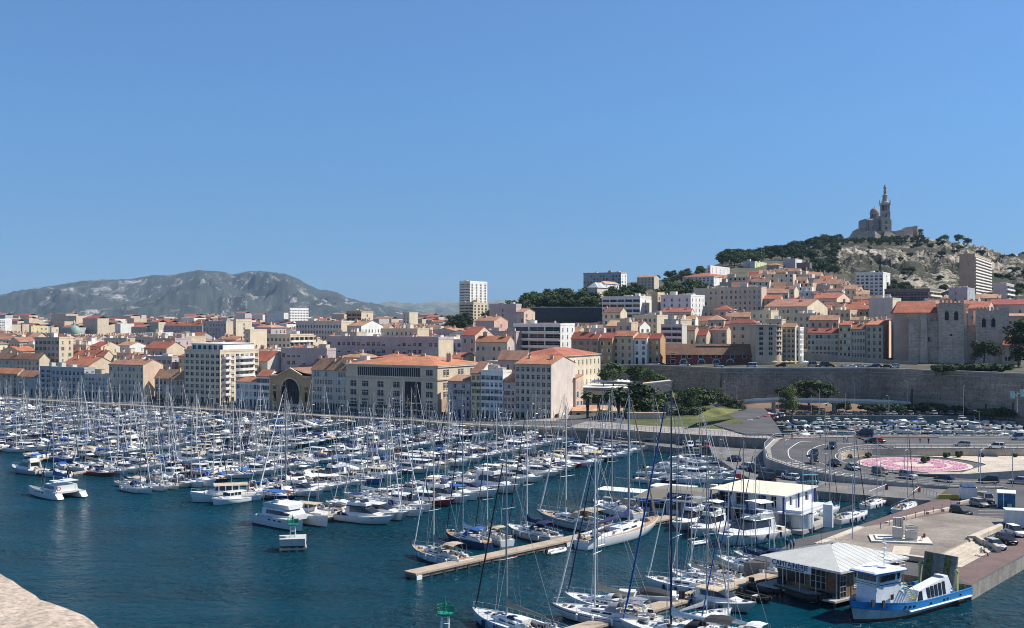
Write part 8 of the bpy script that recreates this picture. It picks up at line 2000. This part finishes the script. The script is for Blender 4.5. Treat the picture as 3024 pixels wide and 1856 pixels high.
def car(P,a,col,kind,label,group=None):
    bd,gl,wh,hl=cached(('car',col,kind),lambda: car_parts(col,kind)); s=1.0 if kind!='van' else 1.12
    rt=root('van' if kind=='van' else 'car',label,'van' if kind=='van' else 'car',P,a,group,s)
    link('body',bd,rt); link('windows',gl,rt)
    for x in (-1.35,1.35):
        for y in (-.82,.82): o=link('wheel',wh,rt,(x,y,.33)); o.rotation_euler=(rad(90) if y<0 else rad(-90),0,0)
    lw=.6
    for y in (-.6,.6): link('headlight',hl,rt,(2.06,y,lw+.02))
def cars():
    # queue around the garden
    def seat(sx,sy,z,toward,col,kind,lab,grp=None):
        p=G(sx,sy,z); q=G(*toward,z); car((p.x,p.y,z),math.atan2(q.y-p.y,q.x-p.x),col,kind,lab,grp)
    Q='queue of cars on the ramp around the flower garden'
    for sx,sy,z,tw,col,k,lab in (((2457),1325,4.51,(2440,1335),'navy','suv','dark blue car at the top of the queue near the red footway'),(2405,1345,4.3,(2396,1362),'black','hatch','black car second in the queue round the bend'),(2404,1366,4.05,(2410,1376),'black','suv','black car third in the queue, at the tightest bend'),(2466,1375,3.6,(2480,1380),'black','sedan','black car fourth in the queue beside the garden railing'),
        (2518,1387,3.2,(2536,1392),'silver','sedan','silver saloon fifth in the queue'),(2598,1402,2.8,(2616,1406),'grey','suv','dark grey car sixth in the queue'),(2682,1412,2.52,(2700,1415),'silver','suv','silver off-roader seventh in the queue'),(2788,1422,2.25,(2760,1419),'navy','hatch','dark blue hatchback eighth, below the pale embankment'),
        (2920,1428,2.05,(2890,1426),'black','suv','black off-roader between two posts below the embankment'),(3010,1428,2.03,(2990,1427),'silver','hatch','silver hatchback at the right edge below the embankment')): seat(sx,sy,z,tw,col,k,lab,Q)
    for sx,sy,tw,col,k,lab in ((2590,1309,(2570,1309),'red','sedan','bright red car on the road behind the garden'),(2574,1309,(2560,1309),'black','hatch','dark car half hidden behind the bright red car'),(2555,1290,(2535,1289),'navy','van','navy van parked by the inner basin railing'),(2842,1319,(2820,1318),'silver','hatch','silver hatchback on the road behind the garden'),(2942,1326,(2915,1325),'white','suv','white car with a roof box on the road behind the garden'),(3012,1300,(2990,1300),'white','van','white van at the right edge on the far side of the road')): seat(sx,sy,4.51,tw,col,k,lab)
    for sx,sy,tw,col,k,lab in ((2838,1522,(2862,1527),'black','suv','black estate car parked at the corner of the forecourt'),(2892,1496,(2912,1501),'beige','hatch','beige hatchback parked left of the blue kiosk'),(2918,1484,(2930,1493),'grey','suv','grey car in the shade of the blue kiosk'),(2905,1473,(2925,1470),'silver','hatch','silver car parked behind the beige hatchback'),
        (2998,1582,(3020,1590),'white','suv','silver-white off-roader, farthest of three in a row at the right edge'),(2972,1604,(2996,1612),'black','hatch','dark brown hatchback, middle of three in a row at the right edge'),(2938,1620,(2962,1628),'silver','hatch','pale blue hatchback, nearest of three beside the angular bench')): seat(sx,sy,1.97,tw,col,k,lab)
    rr=random.Random(44); cs=['black','white','silver','grey','navy','green','blue','white','grey']
    L=[(2038,1322,'white','suv','white car backed against the lower quay wall'),(2088,1324,'red','suv','dark red car beside the white car on the lower quay'),(2062,1319,'silver','hatch','silver car between the white and red cars'),(2015,1314,'black','suv','black car left of the white car on the lower quay'),(1995,1308,'green','suv','dark green car with open tailgate at the left of the lower quay'),(2168,1362,'navy','hatch','navy car parked alone below the curved ramp'),(2205,1386,'white','suv','white car first in the dark row below the roundabout wall'),
       (2228,1393,'black','suv','black car second in the row below the roundabout wall'),(2250,1399,'grey','sedan','grey car third in the row below the roundabout wall'),(2275,1404,'black','hatch','black car fourth in the row below the roundabout wall'),(2302,1410,'navy','suv','navy car fifth in the row below the roundabout wall'),(2335,1417,'white','hatch','silver-white car last in the row below the roundabout wall'),(2262,1424,'black','van','black van nearest the clubhouse roof')]
    for sx,sy,col,k,lab in L: p=G(sx,sy,1.6); car((p.x,p.y,1.6),rr.uniform(2.0,2.4) if sx>2150 else rr.uniform(-2,-1.6),col,k,lab)
    p=G(2385,1432,1.6); car((p.x,p.y,1.6),rad(190),'teal','van','pale blue-grey van beside the blue awning on the lower quay')
    # far car park row
    X=96; k=0
    while X<190:
        col=rr.choice(cs+['red','beige']); kd=rr.choice(('hatch','suv','hatch','sedan','van') if rr.random()<.3 else ('hatch','suv','sedan')); car((X,407.5+rr.uniform(-.3,.3),2.21),rad(90)+rr.uniform(-.05,.05),col,kd,'%s %s, %s from the left in the row behind the inner basin'%(col,'van' if kd=='van' else 'car',ordw(k)),'cars parked behind the inner basin'); X+=rr.uniform(2.5,3.4); k+=1
    # row on the curved bank
    for i in range(12):
        t=i/11; sx=lerp(2186,2300,t); sy=lerp(1259,1232,t); p=G(sx,sy,3.41); col=['silver','grey','white','green','teal','white','red','silver','red','white','grey','white'][i]; car((p.x,p.y,3.41),rad(150),col,rr.choice(('hatch','suv')),'%s car, %s from the left on the curved bank'%(col,ORD[i]),'cars on the curved bank of the inner basin')
    # quay road traffic
    for i,(sx,col,k) in enumerate(((1075,'white','suv'),(1152,'silver','van'),(1180,'white','hatch'),(1492,'white','van'),(1330,'grey','hatch'),(905,'black','hatch'),(880,'white','hatch'),(640,'grey','suv'),(610,'black','hatch'),(225,'white','hatch'),(110,'silver','suv'),(1260,'black','sedan'),(705,'navy','hatch'),(1800,'grey','van'))):
        v=-9 if i%2 else -5.5; Yv=Yf(sx,v); X=Xa(sx,Yv); car((X,Yv,zq(X)+.35 if X>-20 else 2.03),rad(-30 if i%3 else 150),col,k,'%s %s on the quay road, %s counted from the left'%(col,'van' if k=='van' else 'car',ORD[sorted([1075,1152,1180,1492,1330,905,880,640,610,225,110,1260,705,1800]).index(sx)]),'cars along the quay road')
    # cars on the rampart road
    rz=17.55
    for i,(sx,Yc,col,k) in enumerate(((1932,478,'teal','hatch'),(1952,478,'black','hatch'),(2022,467,'silver','hatch'),(2122,455,'silver','hatch'),(2218,452,'white','van'),(2400,458,'silver','van'),(2432,456,'grey','van'),(2495,452,'white','hatch'),(2514,451,'white','sedan'),(2540,452,'silver','hatch'),(2556,452,'white','hatch'),(2592,452,'navy','suv'),(2580,450,'navy','hatch'),(2622,450,'black','hatch'),(2641,450,'white','suv'),(2452,455,'black','hatch'),(2306,456,'black','hatch'))):
        X=Xa(sx,Yc); car((X,Yc,max(rz,tz(X,Yc))+.02),rad(-4 if i%2 else 176),col,k,'%s %s on the road above the rampart, %s from the left'%(col,'van' if k=='van' else 'car',ORD[sorted([1932,1952,2022,2122,2218,2400,2432,2495,2514,2540,2556,2592,2580,2622,2641,2452,2306]).index(sx)]),'cars on the road above the rampart')
cars()
# ---------------- lamps, flagpoles, signs
def lamp(sx,syb,syt,z,label,arm=1,mat=None,name='street_lamp',cat='street lamp',r=.11,group='street lamps'):
    p=G(sx,syb,z); h=(syb-syt)/FPX*p.y; rt=root(name,label,cat,tuple(p),R.uniform(0,6.28) if arm!=0 else 0,group); m=MB(); mt=mat or STEEL
    m.tube((0,0,0),(0,0,h),r,r*.6,mt,6); m.obj('pole',rt)
    if arm>0:
        for s in ((1,) if arm==1 else (1,-1)):
            m=MB(); m.tube((0,0,h-.1),(s*1.1,0,h+.1),.04,.04,mt,4); m.hull8([(s*.9,-.14,h+.05),(s*1.7,-.1,h+.12),(s*1.7,.1,h+.12),(s*.9,.14,h+.05),(s*.9,-.14,h+.17),(s*1.7,-.1,h+.2),(s*1.7,.1,h+.2),(s*.9,.14,h+.17)],FRAME); m.obj('lamp_head',rt)
    return rt
LL=[(2141,1196,1128,6,1),(2176,1190,1140,6,1),(2396,1220,1172,4,1),(2420,1222,1150,3,1),(2437,1222,1192,3,2),(2497,1222,1162,2.2,1),(2524,1180,1132,6,1),(2625,1226,1171,2.2,1),(2681,1190,1127,6,1),(2845,1230,1140,2.2,1),(2892,1270,1216,4.5,1),(3004,1214,1168,6,1),(2298,1222,1158,3,1),(2672,1392,1332,3,1),(2895,1430,1330,2.1,1),(2990,1440,1328,2.1,1),(2317,1330,1300,4.5,1),(2890,1410,1330,2.1,0),(2450,1440,1345,1.6,1),(1635,1262,1213,3,1),(1598,1262,1212,3,1),(1940,1285,1213,4.5,1),(1822,1285,1212,4.5,1),(1470,1232,1168,2,1),(1082,1215,1170,2,1),(1190,1220,1186,2,1),(520,1196,1160,2,1),(180,1190,1150,2,1)]
for k,(a_,b_,c_,z,ar) in enumerate(sorted(LL)): lamp(a_,b_,c_,z,'grey metal lamp post, %s counted across the photo from its left edge'%ordw(k),ar)
for k,(a_,b_,c_,mt,lb) in enumerate(((2518,1622,1396,STEEL,'slender grey pole standing at the back corner of the harbour office'),(2398,1578,1330,STEEL,'tall steel pole behind the clubhouse screen'),(2371,1590,1330,STEEL,'tall steel pole at the end of the forecourt wall'),(2286,1640,1530,FRAME,'short white flagpole left of the harbour office sign'),(2272,1645,1535,FRAME,'thin white pole on the pontoon beside the harbour office'),(2319,1625,1512,FRAME,'white pole rising from the small red quay'))):
    lamp(a_,b_,c_,1.95 if k in (1,2) else 1.0,lb,0,mt,'flagpole','pole',.09,None)
lamp(2918,1598,1568,1.97,'short signpost with a flat sign beside the pale blue hatchback',0,DARKM,'signpost','signpost',.05,None)
for k,(sx,yt) in enumerate(((2648,1372),(2620,1376))): pass
for k in range(10):
    a=G(2600+k*26,1562-k*8,2.6) if k<10 else None
    m=MB(); m.tube((0,0,0),(0,0,1.0),.05,.05,DARKM,5); o=m.obj('bollard'); o.location=a; tag(o,'thin dark bollard along the forecourt kerb, %s from the left'%ORD[k],'bollard','thin bollards along the forecourt kerb')
# overhead sign with two green boards
p=G(3004,1218,5.6); rt=root('motorway_sign','pole with two pale green road sign boards before the rampart','road sign',tuple(p)); h=7.0
m=MB(); m.tube((0,0,0),(0,0,h),.18,.15,STEEL,6); m.tube((-1.5,0,h-1),(2.2,0,h-.4),.1,.1,STEEL,4); m.obj('pole',rt)
for x,z in ((-1.6,h-2.0),(1.7,h-1.4)):
    m=MB(); m.box(x-.8,x+.8,-.1,0,z-.3,z+2.2,M('sign_green_white',(.35,.50,.42),.5,.25,1.2,.3,3)); m.obj('sign_board',rt)
# angular stone bench
def bench():
    rt=root('stone_bench','angular zigzag stone bench wall at the corner of the steps, right edge','bench',(0,0,0)); P=[G(2855,1598,2.3),G(2885,1600,2.3),G(2905,1612,2.2),G(2930,1616,2.1),G(2950,1632,1.97)]
    for a,b in zip(P,P[1:]):
        d=(b-a).normalized(); n=Vector((-d.y,d.x,0))*.3; m=MB(); u=Vector((0,0,.9)); lo=Vector((0,0,-1)); m.hull8([a-n+lo,b-n+lo,b+n+lo,a+n+lo,a-n+u,b-n+u,b+n+u,a+n+u],PALEW); m.obj('bench_block',rt)
bench()
# ---------------- harbour lights
GRN=M('light_green_paint',(.01,.23,.13),.5,.15)
def beacon(X,Y,zb,label,block=True):
    rt=root('harbour_light',label,'harbour light',(X,Y,0),rad(12)); t=zb
    if block:
        for x in (-1.9,-.6,.6,1.9):
            for y in (-1.6,1.6): m=MB(); m.box(x-.22,x+.22,y-.22,y+.22,-1.5,.75,QUAYW); m.obj('pile',rt)
        m=MB(); m.box(-2.1,2.2,-1.9,1.9,.35,.6,CONC); m.obj('lower_slab',rt)
        m=MB(); m.hull8([(-2.1,-1.7,1.0),(1.9,-2.0,1.0),(2.2,1.9,1.0),(-2.1,1.9,1.0),(-2.1,-1.7,t),(1.9,-2.0,t),(2.2,1.9,t),(-2.1,1.9,t)],M('beacon_concrete',(.46,.45,.42),.85,.12,.8)); m.obj('concrete_block',rt)
        m=MB(); m.box(-1.9,1.9,-1.7,1.7,.6,1.0,DARKM); m.obj('core',rt)
    else: m=MB(); m.lathe([(1.6,-2),(1.6,t-.2),(1.5,t)],CONC,12); m.obj('base',rt)
    for x in (-.42,.42):
        for y in (-.42,.42): m=MB(); m.tube((x,y,t),(x*.8,y*.8,t+1.75),.06,.06,WHITE,6); m.obj('leg',rt)
    m=MB()
    for z in (.2,1.0,1.7): m.path([(-.42,-.42,t+z),(.42,-.42,t+z),(.42,.42,t+z),(-.42,.42,t+z),(-.42,-.42,t+z)],.04,WHITE,4)
    m.obj('cross_brace',rt)
    m=MB(); m.lathe([(.01,t+1.75),(.5,t+1.8),(.88,t+2.0),(.9,t+2.12),(.01,t+2.12)],GRN,14); m.obj('platform',rt)
    m=MB()
    for z in (2.5,2.85): m.lathe([(.88,t+z),(.9,t+z+.05)],GRN,14)
    for i in range(10): a_=2*math.pi*i/10; m.tube((.88*math.cos(a_),.88*math.sin(a_),t+2.1),(.88*math.cos(a_),.88*math.sin(a_),t+2.9),.03,.03,GRN,4)
    m.obj('basket_rail',rt)
    m=MB(); m.tube((0,0,t+2.1),(0,0,t+3.8),.07,.05,GRN,6); m.lathe([(.16,t+2.9),(.16,t+3.2)],GRN,8); m.obj('lantern',rt)
    for s in (.3,): m=MB(); m.box(.15,.85,-.62,-.58,t+2.3,t+2.95,GRN); m.obj('name_board',rt)
beacon(-35.3,178.6,2.1,'green light on a square concrete block, standing alone in the open water')
beacon(-7.2,119.5,3.4,'green light rising from the bottom edge of the photo',False)
# ---------------- palms and near trees
def palm(X,Y,z,h,label):
    rt=root('palm_tree',label,'palm tree',(X,Y,z),R.uniform(0,6.28),'quay palms')
    def tk():
        m=MB(); rr=random.Random(2); PB=M('palm_bark',(.10,.085,.07),.95,.3,2)
        m.tube((0,0,-.5),(0,0,8),.32,.26,PB,8)
        for i in range(160):
            a_=rr.uniform(0,6.28); z0=rr.uniform(1.5,7.9); r=.3+.5*max(0,(z0-3)/5); p=Vector((r*math.cos(a_),r*math.sin(a_),z0)); m.tube(Vector((.2*math.cos(a_),.2*math.sin(a_),z0+.5)),p-Vector((0,0,.5)),.07,.03,PB,3)
        return m.mesh('trunk')
    def cr():
        m=MB(); rr=random.Random(6); PL=leaf('palm',(.06,.09,.035))
        for i in range(46):
            a_=rr.uniform(0,6.28); el=rr.uniform(-.5,1.2); Lf=rr.uniform(1.6,2.3); pv=Vector((0,0,8.1)); d=Vector((math.cos(a_)*math.cos(el),math.sin(a_)*math.cos(el),math.sin(el)))
            for s in range(5):
                q=pv+d*(Lf/5); d=(d+Vector((0,0,-.28))).normalized(); sd_=d.cross(Vector((0,0,1))).normalized()*(.5 if s>1 else .12)
                for k in range(3):
                    f0=pv.lerp(q,k/3); f1=f0+d*.18
                    m.face([f0,f1,f1+sd_+Vector((0,0,-.12)),f0+sd_*.95+Vector((0,0,-.14))],PL); m.face([f0,f1,f1-sd_+Vector((0,0,-.12)),f0-sd_*.95+Vector((0,0,-.14))],PL)
                pv=q
        return m.mesh('crown')
    s=h/9.8; rt.scale=(s*1.35,s*1.35,s); link('trunk',cached('palmt',tk),rt); link('crown',cached('palmc',cr),rt)
for k,(sx,st_) in enumerate(((1735,1150),(1768,1162),(1800,1146),(1827,1138))):
    Y=372; X=Xa(sx,Y); z=4.0; palm(X,Y,z,Za(st_,Y)-z,'shaggy quay palm, %s of four in front of the terrace building'%ORD[k])
for sx,sb,stp,Y,kd,mt,lb,wd in ((1880,1262,1130,372,'round',LD,'big dark evergreen beside the palms',1.35),(1925,1262,1140,378,'round',LO,'big evergreen right of the dark one',1.2),(1775,1265,1208,366,'round',LB,'low round tree in front of the palms',1.7),(1862,1266,1205,366,'round',LO,'low broad tree at the foot of the big evergreen',1.9),(1945,1262,1180,370,'round',LO,'round tree at the right side of the big evergreens',1.3),
  (2010,1238,1145,392,'loose',LD,'tall dark poplar-like tree, leftmost of the garden group',1.1),(2040,1240,1148,390,'loose',LD,'dark ivy-clad tree with a bare pale branch beside it',1.2),(2075,1222,1142,400,'round',LO,'broad green tree in front of the rampart',1.3),(2035,1262,1215,372,'loose',LB,'young light-green tree by the lawn edge',1.2),(2120,1205,1145,415,'round',LB,'rounded tree at the rampart foot',1.4),(2055,1225,1140,396,'round',LO,'dense green tree between the ivy-clad one and the broad one',1.3),(2090,1215,1150,402,'round',LD,'dark tree behind the broad green tree',1.3),(2168,1232,1180,395,'round',LD,'small palm-like tree beside the elevated road',1.1),(2192,1235,1175,395,'loose',LY,'thin yellow-green tree beside the elevated road',1.0),
  (2340,1230,1134,398,'loose',LY,'tall yellow-green tree in front of the rampart',1.25),(2322,1235,1150,397,'loose',LO,'greener half-hidden tree beside the tall yellow-green one',1.1),(2310,1186,1138,425,'round',LD,'dark ivy mass tree left, against the rampart',1.6),(2390,1190,1120,430,'round',LB,'wide dark green tree against the rampart',2.0),(2440,1192,1132,428,'round',LD,'dark tree against the rampart, right of the wide one',1.6),(2470,1220,1172,418,'round',LD,'dark olive-like tree above the brown bank',1.6),(2497,1222,1180,416,'round',LO,'grey-green tree above the brown bank',1.5),(2610,1212,1178,425,'round',LD,'dark low tree before the graffiti part of the rampart',1.8),
  (2005,1256,1196,371,'round',LD,'low dense tree at the right end of the garden steps',1.5),(2052,1258,1200,370,'round',LO,'low dense tree by the lawn, left',1.5),(2088,1256,1205,371,'round',LD,'low dense tree by the lawn, right',1.5),(1975,1215,1150,396,'loose',LD,'slim dark tree at the left of the garden group',1.2),(2145,1215,1168,405,'round',LO,'tree at the lawn top beside the elevated road',1.4),
  (1812,1140,1072,408,'round',LO,'tree behind the roof terrace parasols, left',1.5),(1872,1140,1075,412,'round',LD,'dark tree behind the roof terrace parasols, middle',1.5),(1905,1138,1085,415,'round',LB,'round tree behind the pale wall',1.5),(1945,1140,1105,418,'round',LO,'low tree at the right end of the pale wall top',1.9),(1782,1135,1096,410,'round',LO,'small tree at the left end of the roof terrace',1.4)):
    X=Xa(sx,Y); z=Za(sb,Y); h=Za(stp,Y)-z; tree(kd,mt,X,Y,z,h,lb,'tree',wd=wd,n=3600,ls=.42 if kd!='loose' else .36)
rr_=random.Random(8); k=0
for i in range(34):
    sx=lerp(2560,3060,i/33)+rr_.uniform(-4,4); Y=rr_.uniform(412,420) if sx<2900 else rr_.uniform(398,404); X=Xa(sx,Y)
    tree('bush',rr_.choice((LD,LB,LO)),X,Y,2.6 if Y>405 else 2.2,rr_.uniform(2.2,4.0),'hedge shrub below the rampart, %s from the left of the row'%ordw(i),'shrub','hedge shrubs below the rampart',wd=1.5,ls=.4)
for i in range(16):
    sx=lerp(2820,3060,i/15); Y=400+rr_.uniform(-2,2)+(-10 if sx>2950 else 0); X=Xa(sx,Y); tree('bush',rr_.choice((LD,LB)),X,max(Y,417),17.3,rr_.uniform(2,3.6),'garden shrub on the abbey terrace, %s from the left'%ordw(i),'shrub','shrubs on the abbey terrace',wd=1.5,ls=.4)
# ---------------- parasols and awnings on the upper road
for k,(sx,c_) in enumerate(((2288,'yellow'),(2305,'yellow'),(2322,'yellow'),(2338,'yellow'),(2350,'yellow'),(2364,'green'),(2378,'white'))):
    Y=455; X=Xa(sx,Y); r=root('parasol','%s cafe parasol at the round corner, %s from the left'%(c_,ORD[k]),'parasol',(X,Y,17.6),0,'cafe parasols at the rampart top'); m=MB(); m.lathe([(1.5,2.1),(1.55,2.2),(.05,2.8)],{'yellow':YL,'green':GRN,'white':cov('white')}[c_],6); m.obj('canopy',r); m=MB(); m.tube((0,0,0),(0,0,2.8),.04,.04,STEEL,4); m.obj('pole',r)
# ---------------- people
def people():
    rr=random.Random(12); SH=['white','navy','red','grey','turquoise','black','beige']
    def put(sx,sy,z,label,kind='stand',group=None,shirt=None,scale=1):
        p=G(sx,sy,z); sh=shirt or rr.choice(SH); tr=rr.choice(('navy','grey')); o=link('person',person_mesh(kind,sh,tr),None,(p.x,p.y,z),rr.uniform(0,6.28)); tag(o,label,'person',group); o.scale=(scale,)*3
    for sx,sy,lb in ((2472,1306,'person in dark clothes on the red footway, left of the group'),(2492,1309,'person in pale clothes, middle of the footway group'),(2499,1309,'person walking beside the pale-clothed one'),(2504,1309,'person at the right of the footway group'),(2422,1297,'person standing near the footway crossing, alone'),(2313,1297,'person walking at the bridge corner'),(2339,1297,'person behind the bridge corner railing'),(2717,1312,'cyclist-like person on the back road footway'),(2742,1312,'second person on the back road footway'),(2444,1326,'person beside the first queued car')): put(sx,sy,4.6,lb)
    put(2311,1417,1.6,'person with orange trousers below the roundabout wall',shirt='white'); put(2322,1416,1.6,'person beside the one in orange trousers',shirt='turquoise')
    put(2730,1596,2.9,'person sitting on the monument plinth','sit',shirt='burgundy'); put(2898,1640,2.1,'person sitting under the angular bench','sit',shirt='white'); put(2906,1642,2.05,'second person sitting under the angular bench','sit',shirt='black')
    put(2335,1626,1.95,'person in turquoise near the forecourt wall end',shirt='turquoise'); put(2324,1624,1.95,'person in black near the forecourt wall end',shirt='black'); put(2344,1622,1.95,'person in grey near the forecourt wall end',shirt='grey')
    put(2962,1690,1.97,'dark figure standing at the red quay edge',shirt='black') if False else None
    k=0
    for i in range(46):
        sx=rr.uniform(60,1700); v=rr.uniform(-15,-2.5); Y=Yf(sx,v); X=Xa(sx,Y); sh=rr.choice(SH); o=link('person',person_mesh('stand',sh,rr.choice(('navy','grey','beige'))),None,(X,Y,zq(X)+(.1 if X<-22 else .45)),rr.uniform(0,6.28)); tag(o,'small distant person in a %s top walking on the quay'%CW[sh],'person','people strolling on the quay')
people()
# ---------------- fort parapet under the camera
def parapet():
    S=M('parapet_stone',(.41,.33,.26),.95,.2,5,.3,45,bump=.012,bsc=26); p0=Vector((-1.8,3.89)); p1=Vector((-1.205,3.24)); d=(p1-p0).normalized(); n=Vector((-d.y,d.x)); 
    if n.dot(Vector((0,0))-p0)<0: n=-n
    rt=root('fort_parapet','rough pale stone top of the fort parapet in the bottom left corner','parapet',(0,0,0)); a=p0-d*6; N=150; K=26; wdt=1.15; L=11
    rows=[]
    for i in range(N+1):
        r=[]; t=i/N*L; q=a+d*t
        jag=-.02+.022*noise.fractal(Vector((t*2.3,0,0)),1,2,4)+.008*noise.noise(Vector((t*9,3,0)))
        for j in range(K+1):
            f=j/K; x=q+n*(f*wdt+jag*(1-f)); z=36.1+.012*noise.fractal(Vector((x.x*3,x.y*3,0)),1,2,5)-.008*max(0,1-f*12)**2
            r.append((x.x,x.y,z))
        b=q+n*jag-n*.02; r=[(b.x,b.y,34),(b.x,b.y,35.4),(b.x,b.y,36.05)]+r+[((q+n*wdt).x,(q+n*wdt).y,34.8)]; rows.append(r)
    m=MB(); m.grid(rows,S); m.obj('coping_stone',rt,True)
    m=MB(); q0=a+n*.02;q1=a+d*L+n*.02; m.prism([tuple(q0),tuple(q1),tuple(q1+n*wdt),tuple(q0+n*wdt)],-1,34.9,S); m.obj('wall',rt)
    m=MB(); m.prism([tuple(a+n*wdt),tuple(a+d*L+n*wdt),tuple(a+d*L+n*6),tuple(a+n*6)],34.6,34.85,S); m.obj('walkway',rt)
parapet()
